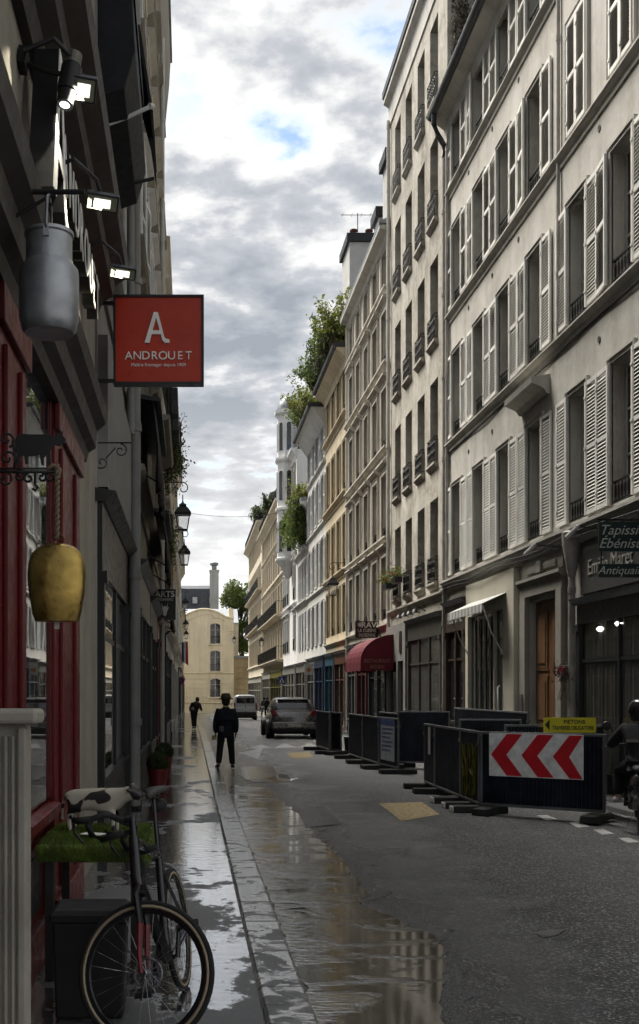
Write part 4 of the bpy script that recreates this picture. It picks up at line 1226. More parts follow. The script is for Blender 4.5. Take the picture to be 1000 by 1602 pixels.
# ================================================================== LEFT-HAND BUILDINGS
P_L0 = plaster('limestone_near', (0.36, 0.335, 0.28), 0.6, streak=0.7)
P_L1 = plaster('render_grey_left', (0.30, 0.295, 0.28), 0.5)
P_L2 = plaster('limestone_brownish', (0.27, 0.25, 0.21), 0.6, streak=0.8)
P_L3 = plaster('limestone_pale_left', (0.46, 0.43, 0.36), 0.4)
M_RED = pmat('shop_red', (0.10, 0.005, 0.006), 0.42, var=0.25, scale=3, bump=0.1)
M_BROWNW = pmat('cornice_brown', (0.045, 0.038, 0.033), 0.6, var=0.3)
M_BLK = pmat('shop_black_left', (0.012, 0.012, 0.013), 0.4, var=0.3)
M_GLS = glassmat('shop_glass_left', (0.02, 0.021, 0.022), 0.015, 1.0)

l0 = Bld('stone_house', 'pale stone house with the red cheese shop on its ground floor', 'L', -0.95, -1.0, 10.9, P_L0)
oc = [Y for Y in (1.2, 3.6, 6.0, 8.4)]
r0 = [(6.6, 2.1, 1.0), (9.8, 2.0, 1.0), (12.9, 1.9, 1.0)]
l0.wall(-0.3, 16.5, ops(l0, oc, r0) + [(l0.u(1.0), l0.u(8.95), 0.0, 3.6)], 0.35)
for (z, h, w) in r0:
    for Y in oc: l0.window(l0.u(Y), z, w, h, None, 'small', 'thin')
for z in (9.4, 12.5): l0.mold('string_course', z, STRING_B)
l0.mold('cornice', 16.5, CORN)
l0.roof(16.55, 'slope', 2.0)
# dark moulded cornice above the lettering
l0.mold('shop_cornice', 5.42, [(0.02, -0.05), (-0.06, -0.05), (-0.10, 0.06), (-0.20, 0.12), (-0.22, 0.22), (-0.34, 0.30), (-0.36, 0.42), (0.02, 0.5)], M_BROWNW, 3.0, l0.u(10.6))
# red shopfront
ent = l0.mold('shop_entablature', 3.62, [(0.30, 0.0), (-0.08, 0.0), (-0.10, 0.08), (-0.16, 0.12), (-0.17, 0.26), (-0.24, 0.32), (-0.26, 0.42), (0.02, 0.5)], M_BROWNW, l0.u(0.9), l0.u(9.15))
def pilaster(ua, ub, z1, mat, proud=0.05):
    m_ = MB()
    m_.box(ua, ub, -proud, 0.30, 0.0, z1)
    w = ub - ua
    m_.box(ua + w * 0.15, ua + w * 0.30, -proud - 0.025, -proud, 0.35, z1 - 0.25); m_.box(ub - w * 0.30, ub - w * 0.15, -proud - 0.025, -proud, 0.35, z1 - 0.25)
    m_.box(ua - 0.02, ub + 0.02, -proud - 0.035, -proud + 0.001, 0.0, 0.30); m_.box(ua - 0.02, ub + 0.02, -proud - 0.035, -proud + 0.001, z1 - 0.18, z1)
    return m_.build('pilaster', mat, l0.root, bevel=0.006)
pilaster(l0.u(1.0), l0.u(1.6), 3.62, M_RED); pilaster(l0.u(3.3), l0.u(3.75), 3.62, M_RED)
pilaster(l0.u(5.1), l0.u(5.95), 3.62, M_RED); pilaster(l0.u(7.25), l0.u(8.9), 3.62, M_RED)
for (ya, yb_) in ((1.6, 3.3), (3.75, 5.1), (5.95, 7.25)):
    ua, ub = l0.u(ya), l0.u(yb_)
    m_ = MB(); m_.box(ua, ub, -0.05, 0.12, 0.0, 0.16); m_.box(ua, ub, 0.02, 0.12, 0.16, 0.86)
    m_.prism([(0.12, 0.84), (-0.05, 0.84), (-0.09, 0.89), (-0.09, 0.95), (0.12, 0.99)], 'x', ua, ub)
    m_.prism([(0.12, 0.16), (-0.05, 0.16), (-0.03, 0.24), (0.12, 0.27)], 'x', ua, ub)
    m_.box(ua, ub, -0.02, 0.12, 0.70, 0.76)
    m_.box(ua, ua + 0.05, -0.03, 0.10, 0.99, 3.62); m_.box(ub - 0.05, ub, -0.03, 0.10, 0.99, 3.62)
    fr = m_.build('shop_window', M_RED, l0.root, bevel=0.005)
    MB().box(ua + 0.05, ub - 0.05, -0.02, -0.01, 0.99, 3.62).build('pane', M_GLS, fr)
    MB().box(ua + 0.2, ub - 0.2, 0.012, 0.019, 0.30, 0.66).build('riser_panel', M_BLK, fr)
# lettering over the shop
M_LETF = pmat('letter_white', (0.74, 0.72, 0.66), 0.4, var=0.1)
M_LETS = pmat('letter_side_black', (0.01, 0.01, 0.01), 0.5)
sgn = thing('shop_lettering', 'white stand-off letters along the stone wall above the red shop', 'lettering', (-0.95, 6.85, 4.86), R(90))
u = 0.0
for ch, adv in zip('ANDROUET', (0.36, 0.37, 0.35, 0.34, 0.38, 0.36, 0.31, 0.3)):
    face = text_mesh(ch, 0.50, 0.003, align='LEFT', sx=0.85); side = text_mesh(ch, 0.50, 0.045, align='LEFT', sx=0.85, offset=-0.002)
    so = obj('letter', side, M_LETS, sgn, (u, -0.10, 0.22)); obj('letter_face', face, M_LETF, so, (0, -0.049, 0))
    u += adv
def logo_a(h, t, d):
    """monogram A with a swash foot, in the xz plane facing -y"""
    m_ = MB(); w = h * 0.72
    m_.prism([(0, 0), (t * 1.15, 0), (w * 0.5 + t * 0.35, h), (w * 0.5 - t * 0.45, h)], 'y', 0, d)
    m_.prism([(w * 0.5 - t * 0.25, h), (w * 0.5 + t * 0.55, h), (w * 0.90, h * 0.18), (w * 0.98, t * 0.95), (w * 1.12, t * 0.8), (w * 1.14, 0), (w * 0.92, 0), (w * 0.80, h * 0.10)], 'y', 0.0005, d - 0.0005)
    m_.prism([(w * 0.2, h * 0.28), (w * 0.72, h * 0.28), (w * 0.70, h * 0.28 + t * 0.9), (w * 0.23, h * 0.28 + t * 0.9)], 'y', 0.001, d - 0.001)
    return m_
bl_ = thing('shop_monogram', 'large white monogram letter at the near end of the shop lettering', 'lettering', (-0.95, 5.95, 4.46), R(90))
m_ = logo_a(0.92, 0.11, 0.14); m_.build('letter', M_LETS, bl_, loc=(0, -0.20, 0)); m_ = logo_a(0.92, 0.11, 0.006); m_.build('letter_face', M_LETF, bl_, loc=(0, -0.207, 0))

# grey neighbour with black shop
l1 = Bld('grey_house', 'grey rendered house with the black shop next to the red cheese shop', 'L', -0.93, 10.9, 15.6, P_L1)
l1.wall(-0.3, 17.5, ops(l1, [12.1, 14.2], [(6.4, 2.1, 1.0), (9.6, 2.0, 1.0), (12.7, 1.9, 1.0)]))
for z in (6.4, 9.6, 12.7):
    for Y in (12.1, 14.2): l1.window(l1.u(Y), z, 1.0, {6.4: 2.1, 9.6: 2.0, 12.7: 1.9}[z], 'open', 'small', 'thin', sm=pmat('shutter_brown', (0.2, 0.185, 0.16), 0.6))
l1.mold('string_course', 6.1, STRING_B); l1.mold('string_course', 9.3, STRING_B); l1.mold('cornice', 17.5, CORN)
l1.roof(17.55, 'slope')
s1 = shopfront(l1, 0.02, l1.L - 0.15, 3.7, M_BLK, fas=0.8, proud=0.07, bays=2, riser=0.75, glass=M_GLS)
MB().box(0.1, l1.L - 0.2, -0.10, 0.02, 3.76, 5.3).build('blank_fascia', pmat('fascia_pale_grey', (0.19, 0.19, 0.18), 0.6), l1.root)
l1.pipe(l1.L - 0.05, 0.05, 17.2, 0.085, pmat('pipe_grey_left', (0.21, 0.21, 0.20), 0.5), y=-0.14)
l1.pipe(l1.L - 0.32, 5.3, 17.0, 0.05, MATS['pipe_grey_left'], y=-0.1, name='vent_pipe')

l2 = Bld('stone_house', 'tall brown-grey stone house with heavy cornice and black shopfronts', 'L', -0.85, 15.6, 31.0, P_L2)
oc2 = [17 + 2.0 * k for k in range(7)]
rr2 = [(5.2, 2.3, 1.0), (8.5, 2.2, 1.0), (11.6, 2.1, 1.0), (14.6, 1.9, 1.0)]
l2.wall(-0.3, 18.6, ops(l2, oc2, rr2))
for (z, h, w) in rr2:
    for Y in oc2: l2.window(l2.u(Y), z, w, h, 'open', 'small', 'lintel', sm=MATS['shutter_brown'])
for z in (4.9, 8.2, 11.3, 14.3): l2.mold('string_course', z, STRING_B)
l2.mold('cornice', 18.6, [(0.02, -1.0), (-0.05, -1.0), (-0.10, -0.8), (-0.16, -0.7), (-0.2, -0.3), (-0.26, 0.3), (-0.3, 1.0), (0.02, 1.1)])
l2.roof(19.6, 'flat')
shopfront(l2, 0.2, 5.0, 3.6, M_BLK, fas=0.7, bays=3, riser=0.7, glass=M_GLS)
shopfront(l2, 5.2, 9.6, 3.5, pmat('shop_ink', (0.014, 0.012, 0.012), 0.45), fas=0.7, bays=3, riser=0.6, glass=M_GLS)
shopfront(l2, 9.9, 11.4, 3.4, M_RED, fas=0.5, bays=1, riser=0.6, glass=M_GLS)
shopfront(l2, 11.7, 15.2, 3.4, M_BLK, fas=0.6, bays=2, riser=0.6, glass=M_GLS)
l2.pipe(11.55, 0.05, 18, 0.06, pmat('pipe_cream', (0.4, 0.39, 0.35), 0.5), y=-0.16)

l3 = Bld('stone_house', 'ornate pale stone house with balconies beyond the tall brown-grey one', 'L', -0.80, 31.0, 48.0, P_L3)
oc3 = [32.3 + 2.1 * k for k in range(8)]
rr3 = [(4.6, 2.3, 1.0), (8.0, 2.2, 1.0), (11.3, 2.1, 1.0)]
l3.wall(-0.5, 14.6, ops(l3, oc3, rr3))
for (z, h, w) in rr3:
    for Y in oc3: l3.window(l3.u(Y), z, w, h, None, 'bow', 'lintel')
for z in (4.3, 7.7, 11.0): l3.mold('string_course', z, STRING_B)
l3.mold('cornice', 14.6, [(p[0] * 0.6, p[1]) for p in CORN]); l3.roof(14.66, 'mansard', 1.5, mat=M_SLATE)
shopfront(l3, 0.2, 8.2, 3.4, M_BLK, fas=0.6, bays=4, riser=0.6, glass=M_GLS, proud=0.14)
shopfront(l3, 8.5, 16.8, 3.3, pmat('shop_white_left', (0.42, 0.42, 0.40), 0.5), fas=0.5, bays=4, riser=0.5, glass=M_GLS, z0=-0.1)

l4 = Bld('stone_house', 'cream stone house half way down the street opposite the white turret', 'L', -0.76, 48.0, 62.0, P_B8)
oc4 = [49.3 + 2.2 * k for k in range(6)]
rr4 = [(4.4, 2.2, 1.0), (7.6, 2.2, 1.0), (10.6, 2.0, 1.0)]
l4.wall(-0.8, 13.4, ops(l4, oc4, rr4))
for (z, h, w) in rr4:
    for Y in oc4: l4.window(l4.u(Y), z, w, h, 'open', None, 'thin')
for z in (4.0, 7.3, 10.3): l4.mold('string_course', z, STRING_B)
l4.mold('cornice', 13.4, [(p[0] * 0.7, p[1]) for p in CORN]); l4.roof(13.45, 'slope')
shopfront(l4, 0.2, 13.6, 3.2, MATS['shop_white_left'], bays=6, riser=0.5, glass=M_GLS, z0=-0.25)
l5 = Bld('stone_house', 'low cream house behind the row of street lanterns', 'L', -0.72, 62.0, 86.0, P_L3)
oc5 = [63.5 + 2.6 * k for k in range(9)]
rr5 = [(4.2, 2.2, 1.0), (7.4, 2.2, 1.0)]
l5.wall(-1.0, 10.8, ops(l5, oc5, rr5))
for (z, h, w) in rr5:
    for Y in oc5: l5.window(l5.u(Y), z, w, h, 'open', None, 'thin')
l5.mold('string_course', 3.9, STRING_B); l5.mold('cornice', 10.8, [(p[0] * 0.7, p[1]) for p in CORN]); l5.roof(10.85, 'slope')
shopfront(l5, 0.2, 11.5, 3.0, M_BLK, bays=5, riser=0.5, glass=M_GLS, z0=-0.4)
shopfront(l5, 12, 23.6, 3.0, MATS['shop_white_left'], bays=5, riser=0.5, glass=M_GLS, z0=-0.55)
l6 = Bld('stone_house', 'last low house of the left-hand row before the yellow house', 'L', -0.70, 86.0, 122.0, P_B8)
oc6 = [88 + 3.0 * k for k in range(11)]
l6.wall(-1.5, 8.2, ops(l6, oc6, [(4.0, 2.2, 1.1)]))
for Y in oc6: l6.window(l6.u(Y), 4.0, 1.1, 2.2, 'open', None, 'thin')
l6.mold('cornice', 8.2, [(p[0] * 0.6, p[1]) for p in CORN]); l6.roof(8.25, 'slope')
shopfront(l6, 0.3, 35, 2.9, MATS['shop_paint_grey'], bays=10, riser=0.5, z0=-0.9)

# ================================================================== SIGNS AND THINGS ON THE LEFT
def at(x, y, Y):
    """a point of the street seen at pixel (x, y) of the photograph, Y metres away"""
    return Vector(((x - 297) * Y / 1700, Y, CAM_H - (y - 1080) * Y / 1700))

def arc(cx, cz, r, a0, a1, n=12, y=0.0, r1=None):
    out = []
    for i in range(n + 1):
        t = i / n; rr = r + ((r1 - r) * t if r1 is not None else 0); a = a0 + (a1 - a0) * t
        out.append((cx + rr * math.cos(a), y, cz + rr * math.sin(a)))
    return out
def spiral(cx, cz, r0, r1, a0, turns, n=22, y=0.0):
    return arc(cx, cz, r0, a0, a0 + turns * 2 * PI, n, y, r1)

# red hanging sign
M_SIGNR = pmat('sign_red', (0.42, 0.032, 0.010), 0.35, var=0.12, scale=2, bump=0.02)
hs = thing('hanging_sign', 'square orange-red hanging sign with white monogram above the black shop', 'sign', at(178, 603, 10.7))
W = 141 * 10.7 / 1700; H = 139 * 10.7 / 1700
m_ = MB(); t = 0.022
m_.box(0, W, -0.06, 0.06, 0, t); m_.box(0, W, -0.06, 0.06, H - t, H); m_.box(0, t, -0.06, 0.06, t, H - t); m_.box(W - t, W, -0.06, 0.06, t, H - t)
m_.build('sign_frame', pmat('frame_black', (0.012, 0.012, 0.012), 0.4), hs)
MB().box(t, W - t, -0.045, 0.045, t, H - t).build('sign_face', M_SIGNR, hs)
m_ = logo_a(0.30, 0.042, 0.014); m_.build('monogram', pmat('sign_white', (0.80, 0.78, 0.74), 0.4, var=0.05), hs, loc=(W * 0.345, -0.060, H * 0.46))
wt_ = thing
for i, ch in enumerate('ANDROUET'):
    obj('letter', text_mesh(ch, 0.115, 0.006), MATS['sign_white'], hs, (W * 0.17 + i * W * 0.0945, -0.052, H * 0.315))
obj('small_lettering', text_mesh('Maître fromager depuis 1909', 0.046, 0.003), MATS['sign_white'], hs, (W * 0.5, -0.049, H * 0.215))
m_ = MB(); m_.box(-0.22, 0.0, -0.02, 0.02, 0.03, 0.06); m_.box(-0.22, 0.0, -0.02, 0.02, H - 0.08, H - 0.05); m_.box(-0.24, -0.22, -0.04, 0.04, -0.02, H + 0.02)
m_.build('bracket', M_IRON, hs)

# flood lights over the shop
M_LED = pmat('led_panel', (0.9, 0.9, 0.85), 0.4, emit=(1.0, 0.97, 0.84, 0.40))
M_LEDF = pmat('led_reflector', (0.16, 0.17, 0.13), 0.4, var=0.1)
for (x, y, Y, lb, w_, h_) in ((131, 140, 6.0, 'lit floodlight behind the camera-like projector', 0.14, 0.13), (160, 317, 6.9, 'lit floodlight below the dark awning box', 0.21, 0.105), (192, 427, 9.0, 'lit floodlight just above the hanging sign', 0.22, 0.10)):
    p = at(x, y, Y)
    fl = thing('floodlight', lb, 'floodlight', p, 0, 'floodlights above the cheese shop')
    fl.rotation_euler = (R(42), R(6), R(8))
    m_ = MB(); m_.box(-w_ / 2, w_ / 2, -0.01, 0.05, -h_ / 2, h_ / 2); m_.build('housing', M_IRON, fl, bevel=0.006)
    MB().box(-w_ / 2 + 0.012, w_ / 2 - 0.012, -0.014, -0.0105, -h_ / 2 + 0.012, h_ / 2 - 0.012).build('reflector', M_LEDF, fl)
    MB().box(-w_ / 4, w_ / 4, -0.018, -0.0145, -h_ / 4, h_ / 4).build('lamp_panel', M_LED, fl)
    a = MB(); a.tube([(0, 0.06, 0), (-0.05, 0.10, 0.1), (-(p.x + 0.9) * 0.6, 0.10, 0.2), (-(p.x + 0.93), 0.06, 0.12)], 0.014, 6); a.build('arm', M_IRON, fl)
    ld = bpy.data.lights.new('floodlight_lamp', 'SPOT'); ld.energy = 7; ld.spot_size = R(130); ld.color = (1, 0.93, 0.78); ld.shadow_soft_size = 0.005
    lo = bpy.data.objects.new('lamp_glow', ld); col.objects.link(lo); lo.parent = fl; lo.location = (0, -0.03, 0)
    lo.rotation_euler = (fl.rotation_euler.to_matrix().inverted() @ Vector((-0.75, 0.1, -0.6))).to_track_quat('-Z', 'Y').to_euler()
# projector
p = at(110, 118, 6.0)
pr = thing('projector', 'black cylindrical outdoor projector under the shop cornice', 'projector', p)
pr.rotation_euler = (R(-8), R(9), 0)
m_ = MB(); m_.lathe([(0.055, -0.10), (0.058, -0.10), (0.058, 0.05), (0.045, 0.055), (0.045, 0.06), (0.04, 0.13)], 20); m_.build('body', M_IRON, pr, smooth='auto')
m_ = MB(); m_.lathe([(0.05, -0.10), (0.046, -0.17), (0.048, -0.18), (0.036, -0.18)], 20); m_.build('lens_barrel', M_IRON, pr, smooth='auto')
MB().lathe([(0.034, -0.176), (0.02, -0.186), (0.0, -0.19)], 16).build('lens', pmat('lens_glow', (0.5, 0.6, 0.7), 0.05, emit=(0.75, 0.88, 1, 1.5)), pr, smooth=True)
for k in range(6): MB().lathe([(0.044, 0.065 + k * 0.011), (0.047, 0.066 + k * 0.011), (0.047, 0.071 + k * 0.011), (0.044, 0.072 + k * 0.011)], 16).build('cooling_fin', pmat('fin_grey', (0.25, 0.24, 0.2), 0.4, 0.5), pr)
m_ = MB(); m_.tube([(-0.05, 0, 0.0), (-0.14, 0.02, 0.02), (-0.26, 0.03, 0.05)], 0.014, 6); m_.box(-0.30, -0.25, -0.05, 0.06, 0.0, 0.1); m_.build('arm', M_IRON, pr)

# awning of the black shop: cassette and folding arms
aw = thing('folded_awning', 'dark navy awning cassette with its arms high over the black shop', 'awning', (-0.93, 10.95, 7.05), R(90))
M_NAVY = pmat('awning_navy', (0.008, 0.009, 0.013), 0.75, var=0.3)
m_ = MB(); m_.prism([(0.0, 2.1), (-0.34, 1.85), (-0.38, 1.10), (-0.27, 0.72), (0.0, 0.62)], 'x', 0.0, 2.6); m_.build('cassette', M_NAVY, aw, bevel=0.012)
MB().prism([(0.0, 2.12), (-0.36, 1.87), (-0.36, 1.92), (0.0, 2.18)], 'x', -0.04, 2.64).build('cassette_hood', M_BLK, aw)
m_ = MB(); fl_ = [(-0.30, 3.0), (-0.34, 2.7), (-0.47, 1.9), (-0.50, 1.2), (-0.42, 1.75), (-0.12, 2.9)]
m_.prism(fl_, 'x', 3.3, 3.34); m_.build('side_valance', M_NAVY, aw)
m_ = MB(); m_.prism([(-0.10, 2.95), (-0.30, 3.02), (-0.47, 1.92), (-0.44, 1.9), (-0.28, 2.9), (-0.10, 2.9)], 'x', 2.7, 4.3); m_.build('rolled_fabric', M_NAVY, aw)
m_ = MB(); m_.tube([(0.55, 0.0, 0.62), (0.60, -0.26, 0.74), (0.60, -0.52, 0.86)], 0.022, 8); m_.build('folding_arm', pmat('arm_white', (0.62, 0.62, 0.60), 0.4), aw)
MB().tube([(0.58, -0.50, 0.855), (0.62, -0.54, 0.865)], 0.03, 10).build('arm_joint', MATS['arm_white'], aw)
m_ = MB(); m_.tube([(2.05, 0.0, 0.66), (2.1, -0.50, 0.80)], 0.022, 8); m_.build('folding_arm', M_IRON, aw)

# milk churn on its bracket
M_ALU = pmat('aluminium_dull', (0.34, 0.35, 0.36), 0.45, 0.75, var=0.3, scale=9, bump=0.25, bscale=30)
mc = thing('milk_churn', 'dull aluminium milk churn hanging from an iron bracket beside the red shop', 'milk churn', at(77, 522, 4.9))
s_ = 4.9 / 1700
def px(v): return v * s_
m_ = MB(); m_.lathe([(0.0, 0.004), (px(38), 0.0), (px(43), px(6)), (px(44), px(14)), (px(46.5), px(22)), (px(46.5), px(90)), (px(45), px(99)), (px(38), px(108)), (px(36), px(112)), (px(36), px(150)), (px(38.5), px(152)), (px(38.5), px(157)), (px(35), px(158)), (px(34), px(140)), (0.0, px(140))], 40)
m_.build('churn_body', M_ALU, mc, smooth='auto')
m_ = MB(); m_.tube([(0, -px(37), px(150)), (0, -px(40), px(158)), (0, -px(22), px(205)), (0, 0, px(218)), (0, px(22), px(205)), (0, px(40), px(158)), (0, px(37), px(150))], 0.007, 8); m_.build('bail_handle', M_ALU, mc, smooth=True)
m_ = MB(); m_.box(-0.012, 0.012, -px(39), -px(36), px(138), px(153)); m_.box(-0.012, 0.012, px(36), px(39), px(138), px(153)); m_.build('handle_lug', M_ALU, mc)
br = tag(MB().tube([(-0.45, 0, 0), (0.22, 0, 0)], 0.012, 8).tube([(-0.35, 0, -0.26), (0.08, 0, -0.01)], 0.009, 8).tube([(0.06, 0, 0.0), (0.06, 0, -0.05), (0.07, 0, -0.06)], 0.008, 6).build('iron_bracket', M_IRON, None, loc=tuple(at(77, 522, 4.9) + Vector((-0.06, 0, px(222))))), 'straight iron bracket that carries the milk churn', 'bracket')

# cow bracket with bell
cb = thing('cow_bracket', 'black wrought-iron bracket topped by a flat cow silhouette', 'bracket', at(0, 750, 4.4))
s_ = 4.4 / 1700
m_ = MB()
m_.tube([(-0.12, 0, px(12)), (px(95), 0, px(12))], 0.007, 6)
m_.tube([(-0.12, 0, px(17)), (px(95), 0, px(17))], 0.005, 6)
for (cx, cz, r, a0, tn) in ((10, 62, 13, -1.2, 1.2), (8, 0, 12, 1.6, -1.1), (30, 5, 9, 1.6, -1.1), (45, 2, 8, 1.6, 1.1), (80, 4, 9, 1.6, 1.1), (66, 3, 7, 1.6, -1.1), (12, 33, 12, 0, 1.1)):
    m_.tube(spiral(px(cx), px(cz), px(r), px(2.5), a0, tn), 0.0055, 5)
m_.tube([(px(55), 0, px(12)), (px(55), 0, px(-8)), (px(59), 0, px(-13)), (px(55), 0, px(-18)), (px(51), 0, px(-14))], 0.006, 5)
m_.tube([(px(22), 0, px(17)), (px(24), 0, px(30)), (px(20), 0, px(60))], 0.006, 5)
m_.build('scrollwork', M_IRON, cb, smooth=True)
cow = [(24, 62), (24, 45), (27, 38), (26, 22), (30, 22), (33, 36), (38, 37), (40, 24), (44, 24), (44, 36), (62, 38), (65, 22), (69, 22), (69, 34), (73, 38), (76, 24), (80, 24), (79, 45), (84, 54), (93, 52), (101, 58), (103, 62), (98, 68), (99, 76), (95, 70), (90, 74), (90, 68), (84, 68), (78, 70), (50, 70), (30, 71)]
MB().prism([(px(a), px(b)) for a, b in cow], 'y', -0.006, 0.006).build('cow_silhouette', M_IRON, cb)
M_BRASS = pmat('bell_brass', (0.42, 0.29, 0.085), 0.36, 1.0, var=0.45, scale=14, bump=0.45, bscale=18)
cbell = thing('cow_bell', 'large hammered brass cow bell hanging on a rope by the red pilaster', 'bell', at(89, 972, 4.4))
prof = [(33, 0), (34, 0), (38, 12), (43, 40), (46, 70), (44, 92), (38, 107), (28, 116), (14, 121), (2, 122)]
m_ = MB(); n = 40; rings = []
for (r, z) in prof:
    rings.append([(px(r) * math.copysign(abs(math.cos(2 * PI * k / n)) ** 0.8, math.cos(2 * PI * k / n)), 0.62 * px(r) * math.copysign(abs(math.sin(2 * PI * k / n)) ** 0.8, math.sin(2 * PI * k / n)), px(z)) for k in range(n)])
m_.loft(rings); m_.build('bell_body', M_BRASS, cbell, smooth='auto')
m_ = MB(); m_.tube([(px(10) * math.cos(a), 0, px(128) + px(9) * math.sin(a)) for a in [2 * PI * k / 16 for k in range(16)]], 0.006, 6, True); m_.build('bell_loop', pmat('rusty_iron', (0.12, 0.03, 0.02), 0.7), cbell)
m_ = MB(); m_.box(-px(4), px(4), -0.002, 0.002, -px(12), -px(1)); m_.tube([(0, 0, -px(1)), (0, 0, px(6))], 0.002, 4); m_.build('tag', pmat('tag_white', (0.7, 0.7, 0.66), 0.6), cbell)
m_ = MB()
for ph in (0, PI):
    m_.tube([(px(2.5) * math.cos(k * 0.9 + ph), px(2.5) * math.sin(k * 0.9 + ph), px(128) + k * px(2.6)) for k in range(46)], px(2.6), 6)
m_.tube([(px(-16), 0, px(236)), (px(-6), 0.004, px(244)), (px(4), 0, px(238)), (px(2), 0.003, px(224))], px(4), 6)
rp = m_.build('rope', pmat('rope_hemp', (0.20, 0.15, 0.10), 0.9, bump=0.6, bscale=120), None, smooth=True, loc=tuple(at(89, 972, 4.4))); tag(rp, 'twisted hemp rope from which the brass bell hangs', 'rope')

# second, empty scroll bracket
sb = MB()
p = at(150, 705, 11.0)
sb.tube([(-0.03, 0, 0.08), (0.36, 0, 0.08)], 0.008, 6); sb.tube([(-0.03, 0, 0.08), (-0.03, 0, -0.25)], 0.008, 6)
sb.tube(spiral(0.25, 0.0, 0.07, 0.015, 1.6, -1.2), 0.007, 5); sb.tube(spiral(0.06, -0.12, 0.07, 0.015, 3.1, 1.2), 0.007, 5); sb.tube([(0.10, 0, -0.08), (0.2, 0, 0.03)], 0.007, 5)
tag(sb.build('scroll_bracket', M_IRON, None, loc=tuple(p)), 'small empty scroll bracket below the hanging sign', 'bracket')

# cream ribbed cabinet at the bottom corner
M_CAB = pmat('cabinet_cream', (0.33, 0.305, 0.255), 0.55, var=0.35, scale=2.5)
cbn = thing('ribbed_screen', 'cream screen panel with vertical ribs in the near corner by the shop', 'screen panel', (0, 3.2, 0))
m_ = MB(); xa, xb = -1.0, -0.485
m_.box(xa, xb, 0.006, 0.09, 0.0, 1.60); m_.build('body', M_CAB, cbn)
k = 0
x = xa + 0.01
while x < xb - 0.035:
    MB().prism([(x, 0.006), (x + 0.005, -0.012), (x + 0.011, -0.012), (x + 0.016, 0.006)], 'z', 0.02, 1.565).build('rib', M_CAB, cbn); x += 0.021
MB().box(xb - 0.022, xb + 0.004, -0.012, 0.095, 0.0, 1.59).build('corner_post', M_CAB, cbn, bevel=0.006)
MB().box(xa, xb + 0.04, -0.04, 0.13, 1.60, 1.645).build('lid', M_CAB, cbn, bevel=0.012)

# cow figurine on artificial grass
gb = thing('grass_table', 'small table covered in artificial grass beside the red window', 'table', (-0.88, 6.3, 0))
MB().box(0.0, 0.62, 0.0, 0.95, 0.70, 0.80).build('table_top', pmat('table_dark', (0.03, 0.028, 0.025), 0.6), gb, bevel=0.01)
for (x, y) in ((0.06, 0.06), (0.56, 0.06), (0.06, 0.89), (0.56, 0.89)): MB().box(x - 0.025, x + 0.025, y - 0.025, y + 0.025, 0.0, 0.70).build('leg', MATS['table_dark'], gb)
vv, ff = [], []
for k in range(16000):
    if k % 3 == 0: x, y, z, ax = rnd.uniform(-0.01, 0.63), -0.008, rnd.uniform(0.72, 0.81), (0, -1)
    elif k % 7 == 0: x, y, z, ax = 0.632, rnd.uniform(0, 0.95), rnd.uniform(0.68, 0.81), (1, 0)
    else: x, y, z, ax = rnd.uniform(0, 0.62), rnd.uniform(0, 0.95), 0.80, (0, 0)
    a = rnd.uniform(0, 6.28); l = rnd.uniform(0.018, 0.032); w = 0.0022
    dx, dy = math.cos(a) * w, math.sin(a) * w
    tx, ty = rnd.gauss(0, 0.008) + ax[0] * 0.014, rnd.gauss(0, 0.008) + ax[1] * 0.014
    zz2 = l * (1 if ax == (0, 0) else -0.8)
    b = len(vv); vv += [(x - dx, y - dy, z), (x + dx, y + dy, z), (x + tx, y + ty, z + zz2)]; ff.append((b, b + 1, b + 2))
me = bpy.data.meshes.new('turf'); me.from_pydata(vv, [], ff)
tf = obj('turf', me, pmat('turf_green', (0.10, 0.15, 0.02), 0.7, var=0.7, scale=9, bump=0), gb); tf['kind'] = 'stuff'
m_ = MB(); m_.M = Matrix.Translation((0.30, 0.25, 0.835)) @ Matrix.Rotation(R(-25), 4, 'Z'); m_.box(-0.07, 0.07, -0.05, 0.05, -0.001, 0.001)
tag(m_.build('paper_slip', pmat('paper_white', (0.75, 0.75, 0.72), 0.7), None, loc=(-0.88, 6.3, 0)), 'white paper slip lying on the artificial grass', 'paper')

def grow(name, joints, edges, mat, parent=None, sub=2, loc=None, rot=None, root=0, flat=None):
    """one continuous body grown over a skeleton: joints {name: (x, y, z, r)}"""
    names = list(joints); ix = {k: i for i, k in enumerate(names)}
    me = bpy.data.meshes.new(name)
    me.from_pydata([joints[k][:3] for k in names], [(ix[a], ix[b]) for a, b in edges], [])
    o = bpy.data.objects.new(name, me); TMP.collection.objects.link(o)
    md = o.modifiers.new('skin', 'SKIN'); md.use_smooth_shade = True
    sv = me.skin_vertices[0].data
    for k, i in ix.items():
        j = joints[k]; r = j[3]
        sv[i].radius = (r, j[4] if len(j) > 4 else r)
        sv[i].use_root = (i == root)
    ss = o.modifiers.new('sub', 'SUBSURF'); ss.levels = sub; ss.render_levels = sub
    m2 = to_mesh(o)
    m2.name = name
    bpy.data.objects.remove(o); bpy.data.meshes.remove(me)
    m2.materials.clear()
    m2.polygons.foreach_set('use_smooth', [True] * len(m2.polygons))
    return obj(name, m2, mat, parent, loc, rot)

